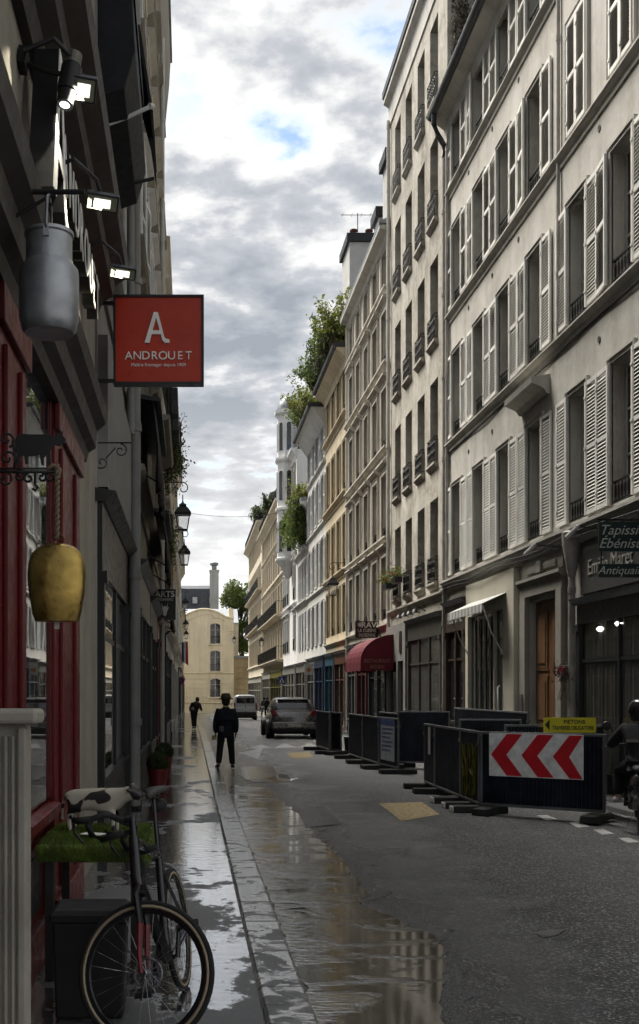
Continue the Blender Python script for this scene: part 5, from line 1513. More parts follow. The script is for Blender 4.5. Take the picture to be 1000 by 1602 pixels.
def cow_mat():
    m, nt, P, N, L = nodes('cow_hide')
    v = opos(nt)
    a = nnoise(nt, v, 6.5, 1, 0.4, 0.4, loc=(2.31, 0.4, 0.9))
    f = nramp(nt, a, [(0.495, 0.0), (0.51, 1.0)])
    L(nmix(nt, f, (0.42, 0.39, 0.32), (0.018, 0.014, 0.014)), P.inputs['Base Color']); P.inputs['Roughness'].default_value = 0.4
    return m
cf = thing('cow_figurine', 'black and white cow figurine standing on the artificial grass', 'figurine', (-0.57, 6.82, 0.815), R(-14))
J = {'hip': (-0.17, 0, 0.205, 0.062, 0.075), 'mid': (-0.03, 0, 0.20, 0.072, 0.078), 'sho': (0.10, 0, 0.205, 0.06, 0.072), 'nk': (0.17, 0, 0.235, 0.042), 'hd': (0.225, 0, 0.25, 0.038), 'mz': (0.285, 0, 0.215, 0.024),
     'rump': (-0.205, 0, 0.225, 0.04), 't1': (-0.235, 0, 0.20, 0.010), 't2': (-0.245, 0, 0.10, 0.008), 't3': (-0.243, 0, 0.06, 0.013)}
E = [('hip', 'mid'), ('mid', 'sho'), ('sho', 'nk'), ('nk', 'hd'), ('hd', 'mz'), ('hip', 'rump'), ('rump', 't1'), ('t1', 't2'), ('t2', 't3')]
for s in (-1, 1):
    n_ = 'l' if s > 0 else 'r'
    J['h1' + n_] = (-0.16, s * 0.045, 0.145, 0.032); J['h2' + n_] = (-0.185, s * 0.045, 0.075, 0.016); J['h3' + n_] = (-0.175, s * 0.045, 0.0, 0.014)
    J['f1' + n_] = (0.10, s * 0.042, 0.135, 0.026); J['f2' + n_] = (0.105, s * 0.042, 0.07, 0.015); J['f3' + n_] = (0.105, s * 0.042, 0.0, 0.013)
    J['e' + n_] = (0.20, s * 0.06, 0.27, 0.010); J['ho' + n_] = (0.215, s * 0.03, 0.305, 0.006)
    E += [('hip', 'h1' + n_), ('h1' + n_, 'h2' + n_), ('h2' + n_, 'h3' + n_), ('sho', 'f1' + n_), ('f1' + n_, 'f2' + n_), ('f2' + n_, 'f3' + n_), ('hd', 'e' + n_), ('hd', 'ho' + n_)]
J['ud'] = (-0.12, 0, 0.115, 0.022); E.append(('hip', 'ud'))
grow('body', J, E, cow_mat(), cf)

# black bin under the table
bn = thing('black_bin', 'tall black bin with flared lid under the artificial grass table', 'bin', (-0.52, 5.75, 0))
m_ = MB(); q = lambda r, z: [(r * a, r * 0.8 * b, z) for a, b in ((-1, -1), (1, -1), (1, 1), (-1, 1))]
m_.loft([q(0.17, 0), q(0.175, 0.02), q(0.19, 0.50)]); m_.build('body', pmat('bin_black', (0.012, 0.012, 0.013), 0.55, var=0.3), bn, bevel=0.012)
m_ = MB(); m_.loft([q(0.205, 0.50), q(0.205, 0.54), q(0.18, 0.57)]); m_.build('lid', MATS['bin_black'], bn, bevel=0.01)

# topiary pots
M_POT = pmat('pot_red', (0.16, 0.012, 0.014), 0.4, var=0.25)
for (Y, X, lb) in ((18.0, -0.53, 'clipped box ball in a red pot, the nearer of the pair by the black shops'), (21.2, -0.50, 'clipped box ball in a red pot, the farther of the pair by the black shops')):
    tp = thing('potted_topiary', lb, 'potted plant', (X, Y, 0), 0, 'potted box balls along the left wall')
    MB().lathe([(0.0, 0.005), (0.11, 0.0), (0.115, 0.01), (0.165, 0.36), (0.175, 0.37), (0.175, 0.40), (0.15, 0.40), (0.148, 0.36), (0, 0.36)], 24).build('pot', M_POT, tp, smooth='auto')
    MB().tube([(0, 0, 0.36), (0, 0, 0.5)], 0.015, 6).build('stem', M_BARK, tp)
    def ball():
        d = Vector((rnd.gauss(0, 1), rnd.gauss(0, 1), rnd.gauss(0, 1))).normalized() * 0.185 * rnd.random() ** 0.12
        return (d.x, d.y, 0.50 + d.z)
    leaves('foliage', M_LEAFD, tp, 3800, ball, 0.014)

# ------------------------------------------------------------------ street lanterns
M_LGL = None
def lantern_glass():
    m, nt, P, N, L = nodes('lantern_glass')
    P.inputs['Base Color'].default_value = (0.75, 0.76, 0.76, 1); P.inputs['Roughness'].default_value = 0.25
    P.inputs['Alpha'].default_value = 0.22
    return m
M_LGL = lantern_glass()
def lantern(label, p, s=1.0, arm=0.55, side=1, full=True):
    """square tapering wall lantern under a scroll bracket; p = top of the glass"""
    t = thing('street_lantern', label, 'street lantern', p, 0, 'wall lanterns along the street')
    t.scale = (s, s, s)
    sq = lambda r, z: [(r, r, z), (-r, r, z), (-r, -r, z), (r, -r, z)]
    m_ = MB()
    m_.loft([sq(0.235, 0.0), sq(0.255, 0.02), sq(0.245, 0.05), sq(0.16, 0.19), sq(0.10, 0.24), sq(0.11, 0.25), sq(0.11, 0.29), sq(0.06, 0.33), sq(0.03, 0.36), sq(0.015, 0.44)])
    m_.build('hood', M_IRON, t)
    m_ = MB()
    for a, b in ((1, 1), (-1, 1), (-1, -1), (1, -1)):
        m_.tube([(0.21 * a, 0.21 * b, 0.01), (0.135 * a, 0.135 * b, -0.46)], 0.014, 5)
    m_.loft([sq(0.15, -0.49), sq(0.15, -0.45)]); m_.loft([sq(0.215, -0.02), sq(0.215, 0.005)])
    m_.tube([(0, 0, -0.49), (0, 0, -0.60)], 0.02, 6); m_.build('cage', M_IRON, t)
    for k in range(4):
        a0, b0 = ((1, 1), (-1, 1), (-1, -1), (1, -1))[k]; a1, b1_ = ((-1, 1), (-1, -1), (1, -1), (1, 1))[k]
        MB().add([(0.205 * a0, 0.205 * b0, -0.02), (0.205 * a1, 0.205 * b1_, -0.02), (0.135 * a1, 0.135 * b1_, -0.45), (0.135 * a0, 0.135 * b0, -0.45)], [(0, 1, 2, 3)]).build('pane', M_LGL, t)
    m_ = MB()
    m_.tube([(0, 0, 0.42), (0, 0, 0.60)], 0.018, 6)
    m_.tube([(-side * (arm + 0.15), 0, 0.98), (-side * 0.1, 0, 0.98)] + arc(0.0, 0.79, 0.19, PI / 2, PI / 2 - side * 1.62 * PI, 20, 0, 0.05), 0.018, 6)
    m_.tube([(-side * (arm + 0.15), 0, 0.45), (-side * arm * 0.5, 0, 0.75), (-side * 0.15, 0, 0.96)], 0.014, 6)
    m_.build('bracket', M_IRON, t, smooth=True)
    return t
lantern('black street lantern hanging lowest to the sky, nearest of the left row', at(286, 805, 28), 0.85)
lantern('second street lantern of the left row, just below the first against the sky', at(288.5, 866, 38), 0.85)
lantern('third street lantern on the left, in front of the slate roof', at(290, 944, 62), 0.85)
lantern('fourth street lantern on the left, beside the yellow gable', at(291, 976, 78), 0.85)
lantern('fifth and lowest street lantern on the left, above the small flag', at(291.5, 992, 92), 0.85)
lantern('street lantern on the ochre house on the right', at(520.5, 915, 45.6), 0.95, side=-1)
lantern('far street lantern on the cream house on the right', at(409, 1003, 92), 0.9, side=-1)
lantern('small lantern fixed to the corner of the yellow house', (5.3, 129.4, 7.8), 0.9, side=1)

# ------------------------------------------------------------------ more on the left wall
sg2 = thing('gallery_sign', 'black projecting gallery sign with white mask emblem on the left wall', 'sign', at(241, 970, 26))
w_ = 34 * 26 / 1700; h_ = 48 * 26 / 1700
MB().box(0, w_, -0.05, 0.05, 0, h_).build('sign_board', MATS['frame_black'], sg2, bevel=0.006)
obj('lettering', text_mesh('ARTS', 0.20, 0.004, offset=0.004), pmat('sign_pale', (0.55, 0.55, 0.53), 0.5), sg2, (w_ / 2, -0.056, h_ * 0.83))
obj('small_lettering', text_mesh('PREMIERS', 0.095, 0.004, offset=0.001), pmat('sign_grey', (0.32, 0.32, 0.31), 0.5), sg2, (w_ / 2, -0.056, h_ * 0.66))
mk = [(0, -.16), (.035, -.13), (.06, -.02), (.10, .06), (.055, .05), (.08, .17), (.035, .06), (0.0, .10), (-.035, .06), (-.08, .17), (-.055, .05), (-.10, .06), (-.06, -.02), (-.035, -.13)]
MB().prism([(w_ / 2 + a, h_ * 0.33 + b) for a, b in mk], 'y', -0.056, -0.0505).build('mask_emblem', MATS['sign_pale'], sg2)
MB().tube([(-0.06, 0, h_ - 0.05), (0.0, 0, h_ - 0.05)], 0.015, 6).tube([(-0.06, 0, 0.05), (0.0, 0, 0.05)], 0.015, 6).build('bracket', M_IRON, sg2)
# folded black parasol fabric and awnings
def blind(label, Y0, Y1, z0, z1, out, X=-0.85):
    t = thing('folded_blind', label, 'awning', (X, Y0, z0), R(90), 'folded black blinds over the left shops')
    m_ = MB(); L = Y1 - Y0; H = z1 - z0; n = 22
    top, bot = [], []
    for i in range(n + 1):
        x = L * i / n; d = 0.02 * math.sin(i * 2.4) + 0.012 * math.sin(i * 5.1)
        top.append((x, -out * 0.75 + d * 0.3, H)); bot.append((x, -out * 0.9 + d * 1.6, 0.0 + 0.03 * math.sin(i * 1.7)))
    b = len(m_.v)
    m_.add(top + [(p[0], p[1], H * 0.5) for p in [(a[0], (a[1] + c[1]) / 2 - 0.03) for a, c in zip(top, bot)]] + bot, [(r * (n + 1) + i, r * (n + 1) + i + 1, (r + 1) * (n + 1) + i + 1, (r + 1) * (n + 1) + i) for r in range(2) for i in range(n)])
    o = m_.build('fabric', M_NAVY, t, smooth=True); sd_ = o.modifiers.new('solid', 'SOLIDIFY'); sd_.thickness = 0.02
    MB().prism([(0.0, H + 0.06), (-out, H + 0.0), (-out, H + 0.05), (0.0, H + 0.14)], 'x', -0.02, L + 0.02).build('hood', M_BLK, t)
    for x in (0.1, L - 0.1): MB().tube([(x, 0, 0.3), (x, -out * 0.95, 0.05)], 0.015, 6).build('stay', M_IRON, t)
blind('folded black blind directly beyond the drainpipe', 16.2, 20.0, 4.75, 6.0, 0.42)
blind('folded black blind above the gallery sign', 21.5, 25.5, 4.1, 5.2, 0.44)
blind('short black blind beyond the gallery sign', 27.2, 30.5, 3.3, 3.9, 0.45)
# balcony with bamboo poles and plants
bal = thing('planted_balcony', 'small balcony with laid bamboo poles and trailing plants above the black blinds', 'balcony', (-0.85, 20.5, 6.9), R(90))
MB().prism([(0.0, -0.2), (-0.45, -0.08), (-0.48, 0.0), (0.0, 0.02)], 'x', 0.0, 4.5).build('slab', P_L2, bal)
rl = MB(); rl.box(0, 4.5, -0.46, -0.44, 0.85, 0.88)
for k in range(34): rl.box(0.01 + k * 0.135, 0.025 + k * 0.135, -0.458, -0.442, 0.0, 0.85)
rl.build('railing', M_IRON, bal)
for k in range(7): MB().tube([(0.1 + rnd.uniform(0, .5), -0.30 - 0.03 * k, 0.88 + 0.03 * (k % 3)), (3.9 + rnd.uniform(0, .5), -0.36 - 0.03 * k, 0.92 + 0.03 * (k % 3))], 0.028, 7).build('bamboo_pole', pmat('bamboo_grey', (0.34, 0.32, 0.26), 0.7), bal, smooth=True)
for k in range(3): MB().box(0.3 + k * 1.4, 1.3 + k * 1.4, -0.62, -0.48, 0.35, 0.6).build('planter_box', M_BLK, bal, bevel=0.01)
lg = 'plants on the balconies of the left wall'
shrub('balcony_plant', 'trailing plant at the far end of the bamboo balcony', (-0.42, 25.2, 7.6), 1.5, 0.30, 900, M_LEAF, lg, True, 0.035)
shrub('balcony_plant', 'sparse plant sticking out above the bamboo balcony', (-0.40, 26.0, 7.7), 0.7, 0.30, 260, M_LEAFD, lg, False, 0.035)
shrub('balcony_plant', 'creeper beside the nearest left lantern bracket', (-0.66, 31.5, 6.8), 1.8, 0.24, 1200, M_LEAF, lg, True, 0.04)
shrub('balcony_plant', 'high creeper on the ornate pale stone house', (-0.5, 36.0, 10.2), 1.6, 0.3, 900, M_LEAFD, lg, True, 0.05)
# no-parking disc, flag
dsc = thing('no_parking_sign', 'round blue and red no-parking disc on the left wall', 'sign', at(282.5, 1065, 70))
MB().lathe([(0.0, -0.01), (0.27, -0.01), (0.27, 0.01), (0, 0.01)], 28, axis='y').build('rim', pmat('sign_rim_red', (0.35, 0.02, 0.03), 0.4), dsc)
MB().lathe([(0.0, -0.016), (0.215, -0.016), (0.215, -0.011), (0, -0.011)], 28, axis='y').build('disc', pmat('sign_blue', (0.015, 0.03, 0.16), 0.4), dsc)
m_ = MB(); m_.M = Matrix.Rotation(R(45), 4, 'Y'); m_.box(-0.21, 0.21, -0.021, -0.0165, -0.03, 0.03); m_.build('slash', MATS['sign_rim_red'], dsc)
MB().tube([(-0.18, 0.03, 0), (-0.18, 0.03, -(at(282.5, 1065, 70).z - g(70)))], 0.03, 8).build('post', M_IRON, dsc)
fg = thing('flag', 'small tricolour flag hanging from the left wall', 'flag', at(288, 1012, 68))
MB().tube([(-0.55, 0, 0.1), (0.15, 0, 0.35)], 0.018, 6).build('pole', M_IRON, fg)
for k, c in enumerate(((0.01, 0.015, 0.07), (0.5, 0.5, 0.5), (0.30, 0.015, 0.02))):
    m_ = MB(); x0 = -0.15 + k * 0.13
    m_.add([(x0, 0, 0.22 + k * .04), (x0 + 0.13, 0.03 * (-1) ** k, 0.26 + k * .04), (x0 + 0.16, 0.02, -1.0 - k * 0.1), (x0 + 0.02, -0.02, -0.85 - k * .1)], [(0, 1, 2, 3)])
    o = m_.build('flag_stripe', pmat('flag_%d' % k, c, 0.8), fg); o.modifiers.new('solid', 'SOLIDIFY').thickness = 0.01

# ================================================================== THINGS ON THE RIGHT
# hanging boards of the antique dealer
M_GREEN = pmat('board_dark_green', (0.012, 0.028, 0.028), 0.45, var=0.2)
M_GOLDT = pmat('script_pale', (0.50, 0.50, 0.46), 0.5)
hb = thing('hanging_board', 'dark green hanging board with white script for the antique shop', 'sign', (5.83, 15.5, 3.68))
MB().box(0, 0.72, -0.02, 0.02, 0, 0.42).build('board', M_GREEN, hb)
obj('lettering', text_mesh('Tapissier', 0.20, 0.003, shear=0.35), M_GOLDT, hb, (0.36, -0.025, 0.30))
obj('lettering', text_mesh('Ébénistes', 0.20, 0.003, shear=0.35), M_GOLDT, hb, (0.37, -0.025, 0.11))
MB().box(0, 0.72, -0.02, 0.02, -0.37, -0.18).build('lower_board', M_GREEN, hb)
obj('lettering', text_mesh('Antiquaires', 0.165, 0.003, shear=0.35), M_GOLDT, hb, (0.36, -0.025, -0.275))
m_ = MB(); m_.box(0.03, 0.05, -0.01, 0.01, -0.18, 0.0); m_.box(0.66, 0.68, -0.01, 0.01, -0.18, 0.0); m_.box(-0.02, 0.77, -0.012, 0.012, 0.44, 0.465); m_.box(0.1, 0.12, -0.01, 0.01, 0.42, 0.44); m_.box(0.6, 0.62, -0.01, 0.01, 0.42, 0.44)
m_.build('bracket', M_IRON, hb)
for (Y, lb) in ((19.0, 'slim spotlight arm over the brown door'), (16.9, 'slim spotlight arm over the antique shop fascia')):
    t = thing('spot_arm', lb, 'spotlight', (6.55, Y, 4.2), 0, 'spotlight arms over the antique shop')
    MB().tube([(0.0, 0, 0), (-0.55, 0.0, 0.05)], 0.012, 6).build('arm', M_IRON, t)
    MB().tube([(-0.5, 0, 0.06), (-0.68, 0.05, -0.12)], 0.03, 8).build('lamp_head', pmat('spot_grey', (0.45, 0.45, 0.43), 0.4), t)
# lit ceiling lamps inside the antique shop glass
for (Y, z, lb) in ((17.3, 2.68, 'round white lamp glowing in the antique shop window'), (16.55, 2.72, 'small white lamp glowing beside the round one in the antique shop')):
    t = MB().lathe([(0.0, -0.05), (0.06, -0.04), (0.09, 0.0), (0.06, 0.03), (0.0, 0.04)], 14, (0, 0, 0)).build('shop_lamp', pmat('lamp_white', (0.8, 0.8, 0.8), 0.4, emit=(1, 0.97, 0.9, 1.0)), None, smooth=True, loc=(6.565, Y, z))
    tag(t, lb, 'lamp')
# striped awning on the cream shop
sa = thing('striped_awning', 'small cream and white scalloped awning half open over the cream shop', 'awning', (6.60, 25.1, 0.5), R(-90))
n = 20; L = 2.85
mA, mB_ = pmat('awning_white', (0.62, 0.62, 0.59), 0.8), pmat('awning_grey', (0.36, 0.36, 0.34), 0.8)
for k in range(n):
    x0, x1 = L * k / n, L * (k + 1) / n
    m_ = MB(); m_.add([(x0, -0.1, 3.22), (x1, -0.1, 3.22), (x1, -0.62, 2.98), (x0, -0.62, 2.98), (x0, -0.62, 2.84), ((x0 + x1) / 2, -0.625, 2.79), (x1, -0.62, 2.84)], [(0, 1, 2, 3), (3, 2, 6, 5, 4)])
    o = m_.build('awning_stripe', mA if k % 2 else mB_, sa); o.modifiers.new('solid', 'SOLIDIFY').thickness = 0.012
for x in (0.1, L - 0.1): MB().tube([(x, -0.58, 2.95), (x, -0.40, 2.4), (x, -0.13, 1.9)], 0.016, 6).build('stay', mA, sa)
# red domed awning
M_AWR = pmat('awning_red', (0.13, 0.010, 0.020), 0.7, var=0.25, scale=2, bump=0.3, bscale=200)
ra = thing('domed_awning', 'dark red domed awning over the Indian restaurant door', 'awning', (6.44, 37.6, 0), R(-90))
Lw = 3.3; Dp = 1.05
def dome_pt(t, x):          # t 0..1 from wall top to front edge
    a = PI / 2 * t
    return (x, -Dp * math.sin(a), 2.62 + 0.84 * math.cos(a))
nt_ = 8
for k in range(4):
    x0, x1 = Lw * k / 4, Lw * (k + 1) / 4
    m_ = MB(); vv = []
    for t in range(nt_ + 1):
        vv += [dome_pt(t / nt_, x0), dome_pt(t / nt_, (x0 + x1) / 2), dome_pt(t / nt_, x1)]
        vv[-2] = (vv[-2][0], vv[-2][1] + 0.012, vv[-2][2] - 0.012)
    vv += [(x0, -Dp, 2.34), ((x0 + x1) / 2, -Dp, 2.30), (x1, -Dp, 2.34)]
    m_.add(vv, [(i * 3 + j, i * 3 + j + 1, i * 3 + j + 4, i * 3 + j + 3) for i in range(nt_ + 1) for j in range(2)])
    o = m_.build('awning_panel', M_AWR, ra); o.modifiers.new('solid', 'SOLIDIFY').thickness = 0.012
for x in (0.004, Lw - 0.004):
    m_ = MB(); pr_ = [(0.0, 2.62)] + [(dome_pt(t / nt_, 0)[1], dome_pt(t / nt_, 0)[2] - 0.01) for t in range(nt_ + 1)] + [(-Dp, 2.34), (-Dp * 0.75, 2.30), (-Dp * 0.5, 2.34), (-Dp * 0.25, 2.30), (0, 2.34)]
    m_.prism(pr_, 'x', x - 0.003, x + 0.003); m_.build('awning_side', M_AWR, ra)
mt_ = pmat('awning_letter', (0.36, 0.16, 0.12), 0.7)
for (s, z, w) in (('RESTAURANT', 2.62, 0.17), ('INDIEN', 2.44, 0.17)):
    obj('lettering', text_mesh(s, w, 0.003, sx=0.8), mt_, ra, (Lw + 0.004, -Dp * 0.5, z), (0, 0, R(90)))
# restaurant sign
rs = thing('restaurant_sign', 'black projecting sign with white lettering above the red awning', 'sign', at(556, 998, 37.8))
w_ = 36 * 37.8 / 1700; h_ = 26 * 37.8 / 1700
MB().box(0, w_, -0.05, 0.05, 0, h_).build('sign_board', MATS['frame_black'], rs)
obj('lettering', text_mesh('RAVI', 0.28, 0.003, offset=0.004), pmat('sign_cream', (0.62, 0.61, 0.56), 0.5), rs, (w_ * 0.62, -0.055, h_ * 0.76))
obj('lettering', text_mesh('LA CUISINE', 0.17, 0.003, offset=0.002, sx=0.75), MATS['sign_cream'], rs, (w_ / 2, -0.055, h_ * 0.43))
obj('lettering', text_mesh('INDIENNE', 0.17, 0.003, offset=0.002, sx=0.75), MATS['sign_cream'], rs, (w_ / 2, -0.055, h_ * 0.15))
for k in range(6):
    m_ = MB(); m_.M = Matrix.Translation((w_ * 0.2, -0.053, h_ * 0.78)) @ Matrix.Rotation(k * PI / 6, 4, 'Y'); m_.box(-0.09, 0.09, -0.002, 0.002, -0.008, 0.008); m_.build('star_ray', MATS['sign_cream'], rs)
MB().box(w_, 6.58 - at(556, 998, 37.8).x, -0.015, 0.015, h_ - 0.1, h_ - 0.07).build('bracket', M_IRON, rs)
# white sign and crossing sign
ws = thing('white_sign', 'small white projecting sign with an orange emblem beyond the restaurant', 'sign', at(476, 1056, 55))
MB().box(0, 0.45, -0.03, 0.03, 0, 0.56).build('sign_board', pmat('sign_offwhite', (0.6, 0.58, 0.53), 0.5), ws)
MB().lathe([(0.0, -0.036), (0.12, -0.036), (0.12, -0.031), (0, -0.031)], 16, (0.225, 0, 0.26), 'y').build('emblem', pmat('sign_orange', (0.5, 0.22, 0.07), 0.5), ws)
MB().tube([(0.45, 0, 0.5), (6.6 - at(476, 1056, 55).x, 0, 0.5)], 0.015, 5).build('bracket', M_IRON, ws)
cs_ = thing('crossing_sign', 'blue square pedestrian crossing sign on a pole', 'sign', at(441, 1064, 63))
MB().box(-0.21, 0.21, -0.012, 0.012, -0.21, 0.21).build('sign_plate', MATS['sign_blue'], cs_)
MB().prism([(-0.15, -0.14), (0.15, -0.14), (0, 0.15)], 'y', -0.018, -0.0125).build('triangle', MATS['sign_offwhite'], cs_)
MB().prism([(-0.05, -0.13), (0.05, -0.13), (0.02, 0.05), (-0.02, 0.05)], 'y', -0.022, -0.0185).build('pedestrian', MATS['frame_black'], cs_)
MB().tube([(0, 0.03, 0.2), (0, 0.03, -(at(441, 1064, 63).z - g(63)))], 0.03, 8).build('pole', M_PIPE, cs_)
# flowers on window guards
for (Y, z, lb) in ((34.5, 4.9, 'geranium pot on the window guard above the red awning'), (33.0, 4.95, 'second flower box on the pale house, next window')):
    t = thing('flower_box', lb, 'flower box', (6.30, Y, z), 0, 'flower boxes on the pale house')
    MB().box(-0.12, 0.1, -0.3, 0.3, 0, 0.18).build('box', M_IRON, t)
    leaves('foliage', M_LEAF, t, 320, lambda: (rnd.gauss(-0.05, 0.12), rnd.uniform(-0.35, 0.35), 0.2 + abs(rnd.gauss(0, 0.14))), 0.035)
    leaves('flowers', pmat('petal_red', (0.42, 0.02, 0.05), 0.7, bump=0), t, 70, lambda: (rnd.gauss(-0.1, 0.1), rnd.uniform(-0.3, 0.3), 0.22 + abs(rnd.gauss(0, 0.12))), 0.03)
# stuffed bunch of flowers tied to the pipe by the brown door
fb = thing('dried_bouquet', 'bunch of dried flowers with a red bow tied to the drainpipe by the brown door', 'bouquet', (6.38, 18.5, 1.95))
leaves('flower_heads', pmat('dried_petal', (0.16, 0.12, 0.11), 0.9, bump=0), fb, 260, lambda: (rnd.gauss(0, 0.06), rnd.gauss(0, 0.08), rnd.gauss(0.05, 0.08)), 0.03)
leaves('bow', MATS['petal_red'], fb, 40, lambda: (rnd.gauss(-0.04, 0.04), rnd.gauss(0.0, 0.05), rnd.gauss(0.08, 0.03)), 0.035)
mb = MB()
for k in range(12): mb.tube([(rnd.gauss(0, .02), rnd.gauss(0, .03), 0.0), (rnd.gauss(0, .05), rnd.gauss(0, .06), -0.42)], 0.006, 4)
mb.build('stalks', pmat('dry_stalk', (0.2, 0.17, 0.12), 0.9), fb)

# ------------------------------------------------------------------ work-site barriers
M_BAR = pmat('barrier_navy', (0.018, 0.022, 0.033), 0.42, 0.3, var=0.75, scale=3)
M_BFR = pmat('barrier_frame', (0.16, 0.165, 0.17), 0.45, 0.5, var=0.3)
M_FOOT = pmat('barrier_foot', (0.025, 0.025, 0.024), 0.8, var=0.3)
M_FOOTW = pmat('foot_white', (0.55, 0.55, 0.53), 0.5, var=0.3)
def barrier(label, A, B, h=1.03, lift=0.11, corr=True, feet=(0.04, 0.96), white=()):
    A, B = Vector(A), Vector(B); d = B - A; L = d.length; a = math.atan2(d.y, d.x)
    z = max(road_z(A.x), road_z(B.x)) if A.x < 5.55 else 0.085
    t = thing('site_barrier', label, 'barrier', (A.x, A.y, z), a, 'dark work-site barriers')
    m_ = MB(); r = 0.019
    m_.box(0, L, -r, r, lift + h - 2 * r, lift + h); m_.box(0, L, -r, r, lift, lift + 2 * r)
    m_.box(0, 2 * r, -r, r, lift + 2 * r, lift + h - 2 * r); m_.box(L - 2 * r, L, -r, r, lift + 2 * r, lift + h - 2 * r)
    m_.build('frame', M_BFR, t, bevel=0.006)
    m_ = MB(); n = max(3, int(L / 0.055)); pts = []
    for i in range(n):
        x0 = 2 * r + (L - 4 * r) * i / n; w = (L - 4 * r) / n
        pts += [(x0, -0.010), (x0 + w * 0.35, -0.010), (x0 + w * 0.5, 0.010), (x0 + w * 0.85, 0.010)]
    pts.append((L - 2 * r, -0.010))
    m_.prism(pts + [(p[0], p[1] + 0.002) for p in pts[::-1]], 'z', lift + 2 * r, lift + h - 2 * r); m_.build('panel', M_BAR, t)
    for xq in (0.0, L - 0.03): MB().box(xq - 0.012, xq + 0.042, -0.03, 0.03, lift + h - 0.20, lift + h - 0.15).build('clamp', M_BFR, t)
    for i, f in enumerate(feet):
        x = L * f
        o = MB().prism([(x - 0.12, 0.0), (x + 0.12, 0.0), (x + 0.10, 0.10), (x - 0.10, 0.10)], 'y', -0.38, 0.38).build('foot', M_FOOT, t, bevel=0.015)
        if i in white: MB().prism([(x - 0.105, 0.012), (x + 0.105, 0.012), (x + 0.09, 0.092), (x - 0.09, 0.092)], 'y', -0.40, -0.375).build('reflector_cap', M_FOOTW, o, bevel=0.008)
        MB().tube([(x, 0, 0.1), (x, 0, lift + 0.02)], 0.016, 6).build('peg', M_BFR, o)
    return t, L
c0_ = (4.05, 15.15); c1_ = (5.42, 14.15)
bz = road_z(4.05)
P1, L1 = barrier('corrugated navy barrier carrying the red chevron board', c0_, c1_, feet=(0.08, 0.93))
barrier('narrow barrier panel with yellow graffiti next to the chevron board', (4.06, 16.25), (4.05, 15.17), feet=(0.5, 0.97), white=(0, 1))
barrier('long navy barrier panel behind the graffiti one', (4.07, 18.0), (4.06, 16.27), feet=(0.05, 0.9), white=(1,))
barrier('end panel of the near barrier row with a white strip', (4.10, 18.95), (4.07, 18.02), feet=(0.1,))
# chevrons: white board with three red arrows pointing left
cv = thing('chevron_board', 'white board with three red chevrons fixed to the near barrier', 'sign', (c0_[0], c0_[1], bz), math.atan2(c1_[1] - c0_[1], c1_[0] - c0_[0]))
x0, x1, z0, z1 = 0.14, 1.42, 0.53, 1.125
MB().box(x0, x1, -0.032, -0.022, z0, z1).build('board', pmat('chevron_white', (0.78, 0.78, 0.77), 0.4, var=0.3, scale=7), cv)
M_CHR = pmat('chevron_red', (0.55, 0.02, 0.03), 0.4, var=0.15, scale=6)
zc = (z0 + z1) / 2; Wc = (x1 - x0)
for k in range(3):
    xt = x0 + 0.03 + k * 0.425; w = 0.215; s_ = 0.22
    MB().prism([(xt, zc), (xt + s_, z1 - 0.012), (min(xt + s_ + w, x1 - 0.01), z1 - 0.012), (min(xt + w, x1), zc), (min(xt + s_ + w, x1 - 0.01), z0 + 0.012), (xt + s_, z0 + 0.012)], 'y', -0.036, -0.0325).build('chevron', M_CHR, cv)
# graffiti strokes
gr = thing('graffiti', 'yellow-green spray scrawl on the narrow barrier panel', 'graffiti', (4.03, 16.2, 0))
mb = MB()
for k in range(9):
    y = -rnd.uniform(0.1, 0.95); pts = []
    for q in range(6): pts.append((0.0, y + rnd.uniform(-.06, .06), 0.2 + q * 0.14 + rnd.uniform(-.05, .05)))
    mb.tube(pts, 0.012, 4)
gr.rotation_euler = (0, 0, 0)
mb.build('spray_stroke', pmat('spray_yellow', (0.14, 0.13, 0.02), 0.8, var=0.5, scale=12), gr)
MB().box(4.035, 4.045, 18.25, 18.4, 0.62, 1.08).build('paper_strip', pmat('strip_white', (0.42, 0.42, 0.4), 0.6), None)
tag(bpy.data.objects['paper_strip'], 'white reflective strip on the end panel of the near barriers', 'sticker')
# behind: barriers on the far pavement
P3, L3 = barrier('barrier on the far pavement carrying the yellow notice', (4.95, 17.1), (6.5, 17.0), h=1.08)
ys = thing('yellow_notice', 'yellow notice telling pedestrians to cross', 'sign', (5.53, 17.0, 1.04), math.atan2(-0.1, 1.55))
MB().box(0, 0.80, -0.03, -0.02, 0, 0.235).build('board', pmat('notice_yellow', (0.78, 0.68, 0.04), 0.45, var=0.12), ys)
mk_ = pmat('notice_black', (0.02, 0.02, 0.02), 0.5)
obj('lettering', text_mesh('PIETONS', 0.085, 0.002, offset=0.002), mk_, ys, (0.47, -0.033, 0.165)); obj('lettering', text_mesh('TRAVERSEE OBLIGATOIRE', 0.085, 0.002, sx=0.64, offset=0.002), mk_, ys, (0.45, -0.033, 0.07))
MB().prism([(0.02, 0.12), (0.09, 0.03), (0.09, 0.21)], 'y', -0.034, -0.031).build('arrow', mk_, ys)
barrier('dark barrier lying behind the notice, along the shop wall', (6.25, 25.6), (6.3, 20.2), h=1.1, feet=(0.1, 0.5, 0.9))
barrier('short barrier closing the far pavement beside the cream shop', (5.1, 20.6), (6.2, 20.3), h=1.08)
